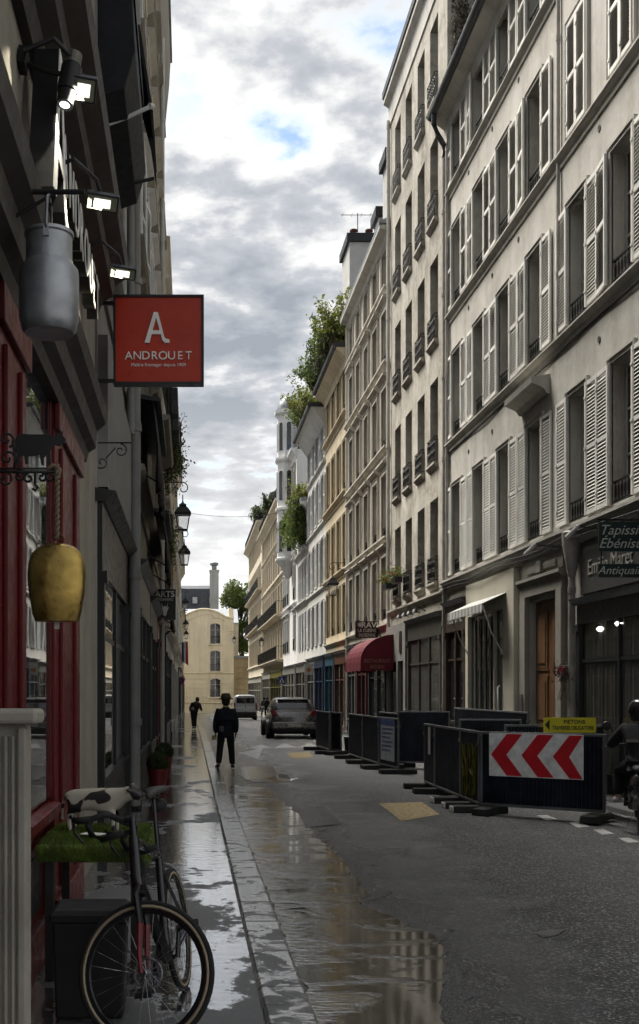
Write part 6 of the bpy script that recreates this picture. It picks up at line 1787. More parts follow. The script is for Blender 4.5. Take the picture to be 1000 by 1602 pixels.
# middle group
barrier('narrow panel of the middle barrier row, farthest one', (3.98, 27.1), (4.03, 25.3))
barrier('middle panel of the middle barrier row', (4.03, 25.28), (4.10, 23.55))
P5, L5 = barrier('front panel of the middle barrier row with a printed notice', (4.11, 23.53), (4.27, 22.2))
nb = thing('printed_notice', 'white and blue printed notice on the middle barrier row', 'notice', (4.12, 23.45, 0.02), math.atan2(22.2 - 23.53, 4.27 - 4.11))
MB().box(0.1, 1.05, -0.03, -0.022, 0.2, 1.08).build('sheet', pmat('notice_white', (0.30, 0.32, 0.36), 0.5, var=0.2, scale=5), nb)
MB().box(0.1, 1.05, -0.033, -0.0305, 0.95, 1.08).build('heading_band', pmat('notice_blue', (0.05, 0.08, 0.2), 0.5), nb)
for k in range(6): MB().box(0.2, 0.95 - 0.1 * (k % 3), -0.033, -0.0305, 0.86 - k * 0.09, 0.885 - k * 0.09).build('text_line', MATS['notice_blue'], nb)
barrier('wide barrier across the far pavement behind the printed notice', (4.62, 24.2), (5.75, 24.0), h=1.15)
barrier('barrier beside the red awning door on the far pavement', (4.6, 26.3), (4.66, 24.25), h=1.1)
barrier('far barrier panel next to the grey car', (3.62, 31.0), (3.72, 28.9), h=1.02)
barrier('second far barrier panel next to the grey car, turned towards it', (3.74, 28.85), (4.0, 28.6), h=1.02, feet=(0.5,))
# bollards on the far kerb
for (Y, lb) in ((29.9, 'slim black bollard on the kerb beside the far barrier'), (34.0, 'slim black bollard near the restaurant door'), (70.0, 'slim black bollard far down the right kerb'), (74.0, 'farthest slim black bollard on the right kerb')):
    t = thing('bollard', lb, 'bollard', (5.95, Y, 0.08 + g(Y)), 0, 'bollards on the far kerb')
    MB().lathe([(0.055, 0), (0.055, 0.05), (0.038, 0.07), (0.036, 0.95), (0.045, 0.97), (0.045, 1.0)], 12).build('post', M_IRON, t, smooth='auto')
    MB().lathe([(0.045, 1.0), (0.05, 1.04), (0.035, 1.08), (0.0, 1.1)], 12).build('knob', M_IRON, t, smooth='auto')
sbk = thing('street_bin', 'small dark bin on the far pavement behind the far barrier', 'bin', (4.35, 29.3, -0.01))
MB().lathe([(0.0, 0.0), (0.16, 0), (0.19, 0.4), (0.20, 0.42), (0.17, 0.42)], 16).build('body', M_FOOT, sbk, smooth='auto')
MB().lathe([(0.2, 0.42), (0.2, 0.46), (0.14, 0.48)], 16).build('rim', M_BFR, sbk, smooth='auto')

# ------------------------------------------------------------------ vehicles
def section(w, zb, zt, tuck, n=14, y=0.0, pw=4.0):
    """rounded cross-section ring in the xz plane: half-width w at mid height, tucked in at the top by tuck"""
    out = []
    for k in range(n * 2):
        a = 2 * PI * k / (n * 2)
        c, s = math.cos(a), math.sin(a)
        x = math.copysign(abs(c) ** (2 / pw), c); z = math.copysign(abs(s) ** (2 / pw), s)
        zz_ = (zb + zt) / 2 + z * (zt - zb) / 2
        f = 1 - tuck * max(0, (zz_ - (zb + zt) / 2) / ((zt - zb) / 2)) ** 1.5
        out.append((w * x * f, y, zz_))
    return out
def car(name, label, loc, rz, paint, L, W, Hh, van=False):
    """rear at y = 0, front at y = L; parts: body, cabin, windows, lights, wheels"""
    t = thing(name, label, 'van' if van else 'car', loc, rz)
    hw = W / 2
    belt = 0.95 if not van else 1.05
    m_ = MB()
    st = [(0.02, 0.80, 0.38, belt - 0.12), (0.10, 0.94, 0.28, belt - 0.01), (0.35, 1.0, 0.22, belt + 0.02), (1.0, 1.0, 0.2, belt + 0.02), (L * 0.5, 1.0, 0.2, belt + 0.0), (L * 0.68, 1.0, 0.2, belt - 0.02), (L * 0.85, 0.97, 0.22, belt - 0.14), (L * 0.95, 0.88, 0.26, belt - 0.26), (L, 0.72, 0.32, belt - 0.36)]
    m_.loft([section(hw * a, zb, zt, 0.08, y=y, pw=5) for (y, a, zb, zt) in st])
    body = m_.build('body', paint, t, smooth='auto')
    m_ = MB()
    if van: cs = [(0.06, 0.90, belt - 0.1, Hh - 0.06), (0.16, 0.94, belt - 0.1, Hh), (L * 0.55, 0.94, belt - 0.1, Hh), (L * 0.63, 0.9, belt - 0.1, Hh - 0.08), (L * 0.82, 0.86, belt - 0.16, belt - 0.02)]
    else: cs = [(0.10, 0.78, belt - 0.1, belt + 0.10), (0.28, 0.86, belt - 0.1, Hh - 0.12), (0.50, 0.88, belt - 0.1, Hh - 0.02), (L * 0.40, 0.88, belt - 0.1, Hh), (L * 0.53, 0.86, belt - 0.1, Hh - 0.06), (L * 0.74, 0.82, belt - 0.16, belt - 0.02)]
    m_.loft([section(hw * a, zb, zt, 0.22 if not van else 0.10, y=y, pw=5) for (y, a, zb, zt) in cs])
    cab = m_.build('cabin', paint, t, smooth='auto')
    gl = glassmat('car_glass', (0.01, 0.012, 0.014), 0.03, 0.8)
    if van:
        for s in (-1, 1): MB().box(s * 0.04, s * hw * 0.74, 0.045, 0.075, belt + 0.18, Hh - 0.22).build('rear_window', gl, cab, bevel=0.01)
        MB().box(-0.012, 0.012, 0.0, 0.06, 0.45, Hh - 0.15).build('door_gap', M_IRON, body)
    else:
        q0, q1 = 0.075, 0.275
        m_ = MB(); m_.add([(-hw * 0.70, q0, belt + 0.11), (hw * 0.70, q0, belt + 0.11), (hw * 0.66, q1 - 0.02, Hh - 0.17), (-hw * 0.66, q1 - 0.02, Hh - 0.17), (-hw * 0.70, q0 + 0.03, belt + 0.11), (hw * 0.70, q0 + 0.03, belt + 0.11), (hw * 0.66, q1 + 0.02, Hh - 0.17), (-hw * 0.66, q1 + 0.02, Hh - 0.17)],
                          [(0, 1, 2, 3), (4, 7, 6, 5), (0, 4, 5, 1), (1, 5, 6, 2), (2, 6, 7, 3), (3, 7, 4, 0)])
        m_.build('rear_window', gl, cab)
        MB().box(-hw * 0.66, hw * 0.66, 0.20, 0.42, Hh - 0.10, Hh - 0.06).build('spoiler', paint, cab, bevel=0.015)
        MB().tube([(0, 0.9, Hh - 0.01), (0, 0.72, Hh + 0.22)], 0.008, 5).build('aerial', M_IRON, cab)
        MB().box(-0.3, 0.3, 0.05, 0.07, 0.80, 0.83).build('tailgate_handle', pmat('chrome', (0.6, 0.6, 0.6), 0.15, 1.0, var=0.05), body)
    for s in (-1, 1):           # side glass
        m_ = MB()
        za = belt + 0.06; zt = Hh - 0.14; ya, yb2 = (L * 0.34, L * 0.66) if van else (0.55, L * 0.62)
        xb_, xt_ = s * hw * 0.915, s * hw * (0.87 if van else 0.76)
        m_.add([(xb_, ya, za), (xb_, yb2, za), (xt_, yb2 - 0.45, zt), (xt_, ya + 0.1, zt), (xb_ * 0.97, ya, za), (xb_ * 0.97, yb2, za), (xt_ * 0.97, yb2 - 0.45, zt), (xt_ * 0.97, ya + 0.1, zt)], [(0, 1, 2, 3), (4, 7, 6, 5), (0, 4, 5, 1), (1, 5, 6, 2), (2, 6, 7, 3), (3, 7, 4, 0)])
        m_.build('side_window', gl, cab)
        MB().prism([(s * hw * 0.62, 0.80), (s * hw * 0.93, 0.84), (s * hw * 0.95, 1.02), (s * hw * 0.80, 1.0)] if not van else [(s * hw * 0.86, 0.75), (s * hw * 0.97, 0.75), (s * hw * 0.97, 1.25), (s * hw * 0.86, 1.25)], 'y', 0.01, 0.14).build('tail_light', pmat('tail_red', (0.20, 0.008, 0.01), 0.15, coat=0.5), body, bevel=0.01)
        MB().cbox((s * (hw + 0.10), L * 0.62, belt + 0.08), (0.18, 0.10, 0.14)).build('wing_mirror', paint, body, bevel=0.03)
        for (y) in (0.62, L - 0.78):
            wl_ = thing('w', 'x', 'x'); bpy.data.objects.remove(wl_)
            wv = MB().lathe([(0.20, -0.10), (0.285, -0.10), (0.31, -0.07), (0.31, 0.07), (0.285, 0.10), (0.20, 0.10), (0.20, -0.10)], 28, (0, 0, 0), 'x').build('wheel', pmat('tyre', (0.018, 0.018, 0.018), 0.8), t, smooth='auto', loc=(s * (hw - 0.10), y, 0.31))
            rm = MB().lathe([(0.0, s * 0.06), (0.05, s * 0.085), (0.17, s * 0.07), (0.20, s * 0.098), (0.20, s * 0.05)], 20, (0, 0, 0), 'x').build('rim', pmat('rim_grey', (0.3, 0.3, 0.3), 0.35, 0.7), wv, smooth='auto')
            MB().lathe([(0.335, -0.11), (0.345, 0.0), (0.335, 0.012)], 28, (s * (hw - 0.02), y, 0.33), 'x').build('wheel_arch', M_IRON, t)
        MB().box(s * hw * 0.35, s * hw * 0.8, L - 0.25, L - 0.05, 0.55, 0.68).build('headlight', pmat('headlamp', (0.7, 0.7, 0.7), 0.1), body, bevel=0.02)
    MB().box(-hw * 0.9, hw * 0.9, -0.03, 0.20, 0.34, 0.60).build('rear_bumper', paint if not van else M_FOOT, body, bevel=0.05)
    MB().box(-hw * 0.75, hw * 0.75, -0.02, 0.2, 0.24, 0.345).build('bumper_skirt', M_FOOT, body, bevel=0.02)
    pz = 0.62 if not van else 0.70
    npl = MB().box(-0.26, 0.26, -0.042 if not van else -0.005, -0.0305 if not van else 0.012, pz - 0.20 if not van else pz, pz - 0.09 if not van else pz + 0.11).build('number_plate', pmat('plate_white', (0.55, 0.55, 0.5), 0.4), body)
    MB().box(-0.26, -0.225, -0.045 if not van else -0.008, -0.0425 if not van else -0.0055, pz - 0.20 if not van else pz, pz - 0.09 if not van else pz + 0.11).build('plate_band', MATS['sign_blue'], npl)
    MB().prism([(0.10, 0.16), (0.6, 0.16)] + [(L - 0.2, 0.2), (L - 0.2, 0.3), (0.10, 0.3)], 'x', -hw * 0.85, hw * 0.85).build('underbody', M_FOOT, t)
    return t
car('hatchback_car', 'grey hatchback seen from behind, driving away along the street', (3.66, 38.2, road_z(3.66)), R(0), pmat('car_grey', (0.17, 0.165, 0.16), 0.28, 0.6, var=0.1, coat=0.6, bump=0.02), 3.9, 1.70, 1.46)
car('white_van', 'pale grey-white delivery van far down the street', (4.05, 79.0, g(80) - 0.02), R(0), pmat('van_white', (0.42, 0.43, 0.45), 0.35, var=0.1, coat=0.4, bump=0.02), 4.2, 1.72, 1.85, van=True)

# ================================================================== BICYCLE
M_CARB = pmat('frame_black_gloss', (0.012, 0.012, 0.013), 0.25, var=0.2, coat=0.4, bump=0.02)
M_REDF = pmat('fork_red', (0.15, 0.006, 0.009), 0.28, coat=0.5, bump=0.02)
M_TYRE = pmat('tyre_black', (0.014, 0.014, 0.014), 0.8)
M_TAN = pmat('tyre_tan_wall', (0.33, 0.27, 0.18), 0.75, var=0.2)
M_STEELB = pmat('spoke_steel', (0.25, 0.25, 0.26), 0.3, 0.9)
M_RUB = pmat('bar_tape', (0.014, 0.014, 0.015), 0.7, bump=0.4, bscale=120)
bk_yaw = math.atan2(-1.0, -0.15)
bike = thing('bicycle', 'black and red road bicycle with tan-wall tyres leaning by the shop', 'bicycle', (-0.14, 5.72, 0.0))
HEAD_T, HEAD_B = Vector((0.40, 0, 0.98)), Vector((0.455, 0, 0.80))
bike.rotation_mode = 'XYZ'
bike.matrix_world = Matrix.Translation((-0.085, 5.78, 0.0)) @ Matrix.Rotation(bk_yaw, 4, 'Z') @ Matrix.Rotation(R(8), 4, 'X')
def wheel(M, label=None):
    """wheel in its own xz plane, centre at the origin"""
    r = 0.335
    w = MB().lathe([(0.0, -0.035), (0.016, -0.035), (0.02, -0.03), (0.012, -0.02), (0.012, 0.02), (0.02, 0.03), (0.016, 0.035), (0.0, 0.035)], 14, axis='y').build('wheel', M_STEELB, bike, smooth='auto')
    w.matrix_local = M
    n = 48
    def ring(R0, prof):
        m_ = MB(); vv, ff = [], []
        for k in range(n):
            a = 2 * PI * k / n
            for (dr, dy) in prof: vv.append(((R0 + dr) * math.cos(a), dy, (R0 + dr) * math.sin(a)))
        q = len(prof)
        for k in range(n):
            for i in range(q): ff.append((k * q + i, k * q + (i + 1) % q, ((k + 1) % n) * q + (i + 1) % q, ((k + 1) % n) * q + i))
        return m_.add(vv, ff)
    ring(0.33, [(0.016 * math.cos(2 * PI * i / 10), 0.016 * math.sin(2 * PI * i / 10)) for i in range(10)]).build('tyre', M_TYRE, w, smooth=True)
    for s in (-1, 1):
        ring(0.318, [(0.006, s * 0.0145), (-0.004, s * 0.0155), (-0.012, s * 0.013), (-0.004, s * 0.012)]).build('tyre_side_wall', M_TAN, w, smooth=True)
    ring(0.30, [(0.012, 0.011), (0.012, -0.011), (-0.014, -0.008), (-0.02, 0), (-0.014, 0.008)]).build('rim', M_CARB, w, smooth='auto')
    m_ = MB()
    for k in range(24):
        a = 2 * PI * k / 24; s = 1 if k % 2 else -1; b = a + (0.5 if k % 4 < 2 else -0.5)
        m_.tube([(0.018 * math.cos(b), s * 0.03, 0.018 * math.sin(b)), (0.285 * math.cos(a), 0, 0.285 * math.sin(a))], 0.0011, 4)
    o = m_.build('spokes', M_STEELB, w); o['kind'] = 'stuff'
    m_ = MB()
    for k in range(36):
        a0, a1 = 2 * PI * k / 36, 2 * PI * (k + 1) / 36
        if k % 3 == 2: continue
        m_.add([(0.055 * math.cos(a0), -0.042, 0.055 * math.sin(a0)), (0.08 * math.cos(a0), -0.042, 0.08 * math.sin(a0)), (0.08 * math.cos(a1), -0.042, 0.08 * math.sin(a1)), (0.055 * math.cos(a1), -0.042, 0.055 * math.sin(a1))], [(0, 1, 2, 3)])
    m_.tube([(0.07 * math.cos(2 * PI * k / 30), -0.042, 0.07 * math.sin(2 * PI * k / 30)) for k in range(30)], 0.004, 4, True)
    for k in range(5): m_.tube([(0.015 * math.cos(k * 1.257), -0.038, 0.015 * math.sin(k * 1.257)), (0.066 * math.cos(k * 1.257 + .4), -0.042, 0.066 * math.sin(k * 1.257 + .4))], 0.003, 4)
    m_.build('brake_disc', M_STEELB, w)
    return w
RA = Vector((-0.41, 0, 0.345)); BB = Vector((0, 0, 0.275)); ST = Vector((-0.165, 0, 0.82))
wheel(Matrix.Translation(RA))
m_ = MB()
m_.tube([BB, HEAD_B], [0.034, 0.032], 10); m_.tube([ST + Vector((0.01, 0, -0.02)), HEAD_T + Vector((0, 0, -0.02))], [0.02, 0.026], 10); m_.tube([BB, ST], [0.026, 0.02], 10); m_.tube([HEAD_B, HEAD_T], [0.03, 0.026], 12)
for s in (-1, 1):
    m_.tube([BB + Vector((-0.02, s * 0.03, 0)), RA + Vector((0, s * 0.06, 0))], [0.016, 0.011], 8); m_.tube([ST + Vector((0.02, s * 0.016, -0.12)), RA + Vector((0, s * 0.06, 0))], [0.010, 0.009], 8)
m_.build('frame', M_CARB, bike, smooth='auto')
SP = ST + (ST - BB).normalized() * 0.30
MB().tube([ST, SP], 0.0145, 8).build('seat_post', M_CARB, bike, smooth='auto')
m_ = MB(); rings = []
for (x, w, z, d) in ((-0.15, 0.045, 0.035, 0.02), (-0.13, 0.07, 0.045, 0.03), (-0.07, 0.065, 0.045, 0.035), (0.0, 0.035, 0.04, 0.03), (0.08, 0.02, 0.038, 0.025), (0.135, 0.014, 0.03, 0.015)):
    rings.append([(SP.x + x, w * math.cos(a), SP.z + z + d * 0.5 * math.sin(a) - (0.01 if math.sin(a) < 0 else 0)) for a in [2 * PI * k / 12 for k in range(12)]])
m_.loft(rings); sd2 = m_.build('saddle', pmat('saddle_grey', (0.06, 0.06, 0.058), 0.6, var=0.4, scale=60, bump=0.5, bscale=160), bike, smooth=True)
MB().tube([(SP.x - 0.1, 0.02, SP.z + 0.03), (SP.x, 0.02, SP.z), (SP.x + 0.1, 0.01, SP.z + 0.03)], 0.004, 5).tube([(SP.x - 0.1, -0.02, SP.z + 0.03), (SP.x, -0.02, SP.z), (SP.x + 0.1, -0.01, SP.z + 0.03)], 0.004, 5).build('saddle_rail', M_STEELB, sd2)
sbg = MB(); rings = []
for (x, r) in ((-0.20, 0.02), (-0.18, 0.04), (-0.10, 0.045), (-0.04, 0.03)): rings.append([(SP.x + x, r * math.cos(a), SP.z - 0.05 + r * 0.9 * math.sin(a)) for a in [2 * PI * k / 10 for k in range(10)]])
sbg.loft(rings); sbg.build('saddle_bag', M_RUB, bike, smooth=True)
# drivetrain
m_ = MB(); m_.lathe([(0.0, -0.052), (0.03, -0.052), (0.03, -0.046), (0.085, -0.046), (0.085, -0.042), (0.0, -0.042)], 30, (0, 0, 0), 'y'); o = m_.build('chainring', M_STEELB, bike, loc=tuple(BB), smooth='auto')
for s, ang in ((-1, R(-65)), (1, R(115))):
    e = BB + Vector((0.17 * math.cos(ang), s * 0.075, 0.17 * math.sin(ang)))
    c = MB().tube([BB + Vector((0, s * 0.06, 0)), e], [0.015, 0.011], 8).build('crank', M_CARB, bike, smooth='auto')
    pd = MB(); pd.cbox(tuple(e + Vector((0, s * 0.055, 0))), (0.095, 0.085, 0.02)); pd.cbox(tuple(e + Vector((0.04, s * 0.055, 0))), (0.012, 0.095, 0.032)); pd.cbox(tuple(e + Vector((-0.04, s * 0.055, 0))), (0.012, 0.095, 0.032)); pd.build('pedal', M_RUB, c, bevel=0.004)
ch = MB(); ch.tube([BB + Vector((0, -0.044, 0.086)), RA + Vector((0, -0.044, 0.04))], 0.005, 5); ch.tube([BB + Vector((0, -0.044, -0.086)), RA + Vector((0.03, -0.044, -0.13)), RA + Vector((-0.01, -0.044, -0.08)), RA + Vector((0.02, -0.044, -0.03))], 0.005, 5)
ch.build('chain', M_STEELB, bike)
MB().lathe([(0.0, -0.05), (0.045, -0.048), (0.04, -0.03), (0.0, -0.03)], 20, tuple(RA), 'y').build('cassette', M_STEELB, bike, smooth='auto')
# steered front end, turned towards the wall
ax = (HEAD_T - HEAD_B).normalized()
STEER = Matrix.Translation(HEAD_B) @ Matrix.Rotation(R(-97), 4, ax) @ Matrix.Translation(-HEAD_B)
FA = Vector((0.585, 0, 0.345))
wf = wheel(STEER @ Matrix.Translation(FA))
def steered(mb, name, mat, smooth='auto', bevel=0):
    o = mb.build(name, mat, bike, smooth=smooth, bevel=bevel); o.matrix_local = STEER; return o
m_ = MB(); cr = HEAD_B + Vector((0.012, 0, -0.055))
m_.tube([HEAD_B + Vector((0, 0, 0.01)), cr], 0.03, 10)
for s in (-1, 1): m_.tube([cr + Vector((0, s * 0.01, 0.01)), cr + Vector((0.01, s * 0.045, -0.05)), cr + Vector((0.04, s * 0.052, -0.18))], [0.022, 0.02, 0.017], 8)
steered(m_, 'fork_crown', M_CARB)
for s in (-1, 1):
    m_ = MB(); m_.tube([cr + Vector((0.04, s * 0.052, -0.18)), FA + Vector((-0.02, s * 0.055, 0.08)), FA + Vector((0, s * 0.055, 0))], [0.017, 0.013, 0.010], 8); steered(m_, 'fork_blade', M_REDF)
SB = HEAD_T + ax * 0.09
m_ = MB(); m_.tube([HEAD_T, SB + ax * 0.01], 0.018, 10); EX = SB + Vector((0.05, 0, 0.012)); m_.tube([SB, EX], 0.018, 10); steered(m_, 'stem', M_CARB)
m_ = MB(); hw = 0.23
for s in (-1, 1):
    pts = [EX, EX + Vector((0, s * hw * 0.8, 0)), EX + Vector((0.02, s * hw, 0)), EX + Vector((0.075, s * hw, 0.005)), EX + Vector((0.105, s * (hw + 0.003), -0.02)), EX + Vector((0.10, s * (hw + 0.008), -0.07)), EX + Vector((0.06, s * (hw + 0.012), -0.115)), EX + Vector((0.0, s * (hw + 0.014), -0.125)), EX + Vector((-0.05, s * (hw + 0.014), -0.125))]
    m_.tube(pts, 0.0155, 10)
hbr = steered(m_, 'handlebar', M_RUB, True)
for s in (-1, 1):
    m_ = MB(); b0_ = EX + Vector((0.08, s * (hw + 0.002), 0.005)); m_.tube([b0_, b0_ + Vector((0.05, 0, 0.018)), b0_ + Vector((0.085, 0, 0.035)), b0_ + Vector((0.095, 0, 0.06))], [0.019, 0.018, 0.017, 0.012], 8); steered(m_, 'brake_hood', M_RUB, True)
    m_ = MB(); m_.tube([b0_ + Vector((0.085, s * 0.004, 0.03)), b0_ + Vector((0.095, s * 0.006, -0.03)), b0_ + Vector((0.07, s * 0.006, -0.10))], [0.007, 0.008, 0.006], 6); steered(m_, 'brake_lever', M_CARB, True)
m_ = MB(); m_.tube([EX + Vector((0.1, -0.2, 0.0)), EX + Vector((0.12, -0.1, -0.03)), EX + Vector((0.06, -0.02, -0.12)), HEAD_B + Vector((0.04, -0.02, 0.05))], 0.0035, 5); steered(m_, 'cable', M_RUB, True)

# ================================================================== PEOPLE
M_SKIN = pmat('skin', (0.42, 0.26, 0.19), 0.55, var=0.1, bump=0.05)
def fingers(J, E, tag_, wr, dirv, palm_r=0.020, size=1.0, side=1):
    """palm and five unequal bent fingers hanging from a wrist"""
    d = Vector(dirv).normalized(); w = Vector(wr)
    lat = Vector((0, 1, 0)); lat = (lat - d * lat.dot(d)).normalized(); curl = d.cross(lat) * side
    pc = w + d * 0.045 * size; J['p' + tag_] = (*pc, 0.026 * size, 0.016 * size); E.append(('w' + tag_, 'p' + tag_))
    pe = w + d * 0.085 * size; J['q' + tag_] = (*pe, 0.024 * size, 0.015 * size); E.append(('p' + tag_, 'q' + tag_))
    for i, (o, l) in enumerate(((-0.027, 0.058), (-0.009, 0.075), (0.010, 0.08), (0.028, 0.068))):
        a = pe + lat * o * size + d * 0.012; b = a + d * l * 0.5 * size + curl * 0.006; c = b + d * l * 0.42 * size + curl * 0.022
        for n_, p_ in (('a', a), ('b', b), ('c', c)): J['f%d%s%s' % (i, n_, tag_)] = (*p_, 0.0085 * size)
        E += [('q' + tag_, 'f%da%s' % (i, tag_)), ('f%da%s' % (i, tag_), 'f%db%s' % (i, tag_)), ('f%db%s' % (i, tag_), 'f%dc%s' % (i, tag_))]
    a = pc + lat * 0.035 * size + curl * 0.012; b = a + (d * 0.7 + lat * 0.4).normalized() * 0.035 * size + curl * 0.01
    J['ta' + tag_] = (*a, 0.010 * size); J['tb' + tag_] = (*b, 0.0085 * size); E += [('p' + tag_, 'ta' + tag_), ('ta' + tag_, 'tb' + tag_)]

def person(label, loc, rz, P, top, trousers, shoe, hat=None, hair=None, coat_len=0.0, bulk=1.0, fing=True):
    """P: pose joints in metres, facing +y. Body is one mesh; clothes, hair and hat are its children"""
    t = thing('person', label, 'person', loc, rz)
    J, E = {}, []
    hd = Vector(P['head']); nk = Vector(P['neck'])
    ch = Vector(P['chest']); pv = Vector(P['pelvis'])
    J['pelvis'] = (*pv, 0.125, 0.10); J['waist'] = (*(pv.lerp(ch, 0.5)), 0.12, 0.09); J['chest'] = (*ch, 0.15, 0.10); J['nk0'] = (*(ch.lerp(nk, 0.75)), 0.08); J['nk'] = (*nk, 0.065)
    up = (hd - nk).normalized()
    J['jaw'] = (*(nk + up * 0.055 + Vector((0, 0.012, 0))), 0.075, 0.08); J['hd'] = (*(nk + up * 0.125), 0.098, 0.112); J['crown'] = (*(nk + up * 0.20), 0.075, 0.085)
    E += [('pelvis', 'waist'), ('waist', 'chest'), ('chest', 'nk0'), ('nk0', 'nk'), ('nk', 'jaw'), ('jaw', 'hd'), ('hd', 'crown')]
    J['nose'] = (*(nk + up * 0.10 + Vector((0, 0.105, 0))), 0.014); E.append(('hd', 'nose'))
    for s, n_ in ((-1, 'l'), (1, 'r')):
        sh, el, wr = (Vector(P[k + n_]) for k in ('sh', 'el', 'wr')); hp, kn, an, to = (Vector(P[k + n_]) for k in ('hp', 'kn', 'an', 'to'))
        J['s' + n_] = (*sh, 0.06); J['e' + n_] = (*el, 0.042); J['w' + n_] = (*wr, 0.028, 0.022); E += [('chest', 's' + n_), ('s' + n_, 'e' + n_), ('e' + n_, 'w' + n_)]
        J['h' + n_] = (*hp, 0.085); J['k' + n_] = (*kn, 0.058); J['c' + n_] = (*(kn.lerp(an, 0.3)), 0.056); J['a' + n_] = (*an, 0.038); J['t' + n_] = (*to, 0.03, 0.025)
        E += [('pelvis', 'h' + n_), ('h' + n_, 'k' + n_), ('k' + n_, 'c' + n_), ('c' + n_, 'a' + n_), ('a' + n_, 't' + n_)]
        J['ear' + n_] = (*(nk + up * 0.115 + Vector((s * 0.088, 0, 0))), 0.014); E.append(('hd', 'ear' + n_))
        if fing: fingers(J, E, n_, wr, (wr - el).normalized() + Vector((0, 0.15, 0)), side=-s)
    body = grow('body', J, E, M_SKIN, t, 1)
    B = bulk
    # jacket
    J2 = {'lo': (*(pv + Vector((0, 0, -coat_len))), 0.165 * B, 0.135 * B), 'pv': (*(pv + Vector((0, 0, 0.05))), 0.165 * B, 0.13 * B), 'wa': (*(pv.lerp(ch, 0.55)), 0.162 * B, 0.125 * B), 'ch': (*(ch + Vector((0, 0, 0.0))), 0.175 * B, 0.125 * B), 'nk': (*(ch.lerp(nk, 0.62)), 0.10), 'co': (*(nk + up * 0.01), 0.068)}
    E2 = [('lo', 'pv'), ('pv', 'wa'), ('wa', 'ch'), ('ch', 'nk'), ('nk', 'co')]
    J3 = {'pv': (*(pv + Vector((0, 0, 0.04))), 0.145, 0.115)}; E3 = []
    for n_ in 'lr':
        sh, el, wr = (Vector(P[k + n_]) for k in ('sh', 'el', 'wr')); hp, kn, an, to = (Vector(P[k + n_]) for k in ('hp', 'kn', 'an', 'to'))
        J2['s' + n_] = (*sh, 0.078 * B); J2['m' + n_] = (*sh.lerp(el, 0.5), 0.070 * B); J2['e' + n_] = (*el, 0.062 * B); J2['w' + n_] = (*el.lerp(wr, 0.92), 0.05 * B)
        E2 += [('ch', 's' + n_), ('s' + n_, 'm' + n_), ('m' + n_, 'e' + n_), ('e' + n_, 'w' + n_)]
        J3['h' + n_] = (*hp, 0.105); J3['u' + n_] = (*hp.lerp(kn, 0.5), 0.094); J3['k' + n_] = (*kn, 0.078); J3['d' + n_] = (*kn.lerp(an, 0.55), 0.074); J3['a' + n_] = (*an.lerp(kn, 0.04), 0.072, 0.066)
        E3 += [('pv', 'h' + n_), ('h' + n_, 'u' + n_), ('u' + n_, 'k' + n_), ('k' + n_, 'd' + n_), ('d' + n_, 'a' + n_)]
    grow('jacket', J2, E2, top, t, 2, root=1); grow('trousers', J3, E3, trousers, t, 2)
    for n_ in 'lr':
        an, to = Vector(P['an' + n_]), Vector(P['to' + n_]); hl = an + (an - to).normalized() * 0.04 + Vector((0, 0, -0.035))
        grow('shoe', {'h': (*hl, 0.042, 0.04), 'm': (*an.lerp(to, 0.45), 0.048, 0.042), 't': (*to, 0.042, 0.026)}, [('h', 'm'), ('m', 't')], shoe, t, 2)
    top_ = nk + up * 0.135
    if hair:
        grow('hair', {'z': (*(nk + up * 0.0 + Vector((0, -0.045, 0))), 0.07, 0.05), 'a': (*(nk + up * 0.08 + Vector((0, -0.03, 0))), 0.102, 0.095), 'b': (*(nk + up * 0.16 + Vector((0, -0.012, 0))), 0.108, 0.12), 'c': (*(nk + up * 0.215), 0.065, 0.075)}, [('z', 'a'), ('a', 'b'), ('b', 'c')], hair, t, 2)
    if hat:
        m_ = MB(); m_.M = Matrix.Translation(nk + up * 0.165) @ up.to_track_quat('Z', 'Y').to_matrix().to_4x4()
        m_.lathe([(0.0, 0.0), (0.10, -0.005), (0.165, -0.012), (0.174, 0.0), (0.165, 0.004), (0.118, 0.008), (0.112, 0.03), (0.104, 0.085), (0.09, 0.112), (0.05, 0.118), (0.0, 0.104)], 26)
        ho = m_.build('hat', hat, t, smooth='auto')
        m_ = MB(); m_.M = Matrix.Translation(nk + up * 0.165) @ up.to_track_quat('Z', 'Y').to_matrix().to_4x4()
        m_.lathe([(0.118, 0.010), (0.120, 0.012), (0.1145, 0.036), (0.110, 0.036)], 26); m_.build('hat_band', M_IRON, ho, smooth=True)
    return t
M_NAVYJ = pmat('jacket_navy', (0.009, 0.011, 0.018), 0.85, var=0.3, bump=0.3, bscale=40)
M_BLACKT = pmat('trouser_black', (0.008, 0.008, 0.010), 0.85, var=0.3)
M_SHOE = pmat('shoe_black', (0.010, 0.010, 0.010), 0.5)
stride = {'head': (0, 0.0, 1.60), 'neck': (0, -0.01, 1.40), 'chest': (0, -0.01, 1.20), 'pelvis': (0, 0, 0.88),
          'shl': (-0.17, -0.01, 1.28), 'ell': (-0.225, -0.03, 1.01), 'wrl': (-0.225, 0.06, 0.78), 'shr': (0.17, -0.01, 1.28), 'elr': (0.225, -0.03, 1.01), 'wrr': (0.22, 0.05, 0.78),
          'hpl': (-0.09, 0, 0.84), 'knl': (-0.13, -0.02, 0.47), 'anl': (-0.17, -0.18, 0.115), 'tol': (-0.22, -0.06, 0.04), 'hpr': (0.09, 0, 0.84), 'knr': (0.12, 0.05, 0.46), 'anr': (0.15, 0.08, 0.085), 'tor': (0.17, 0.24, 0.03)}
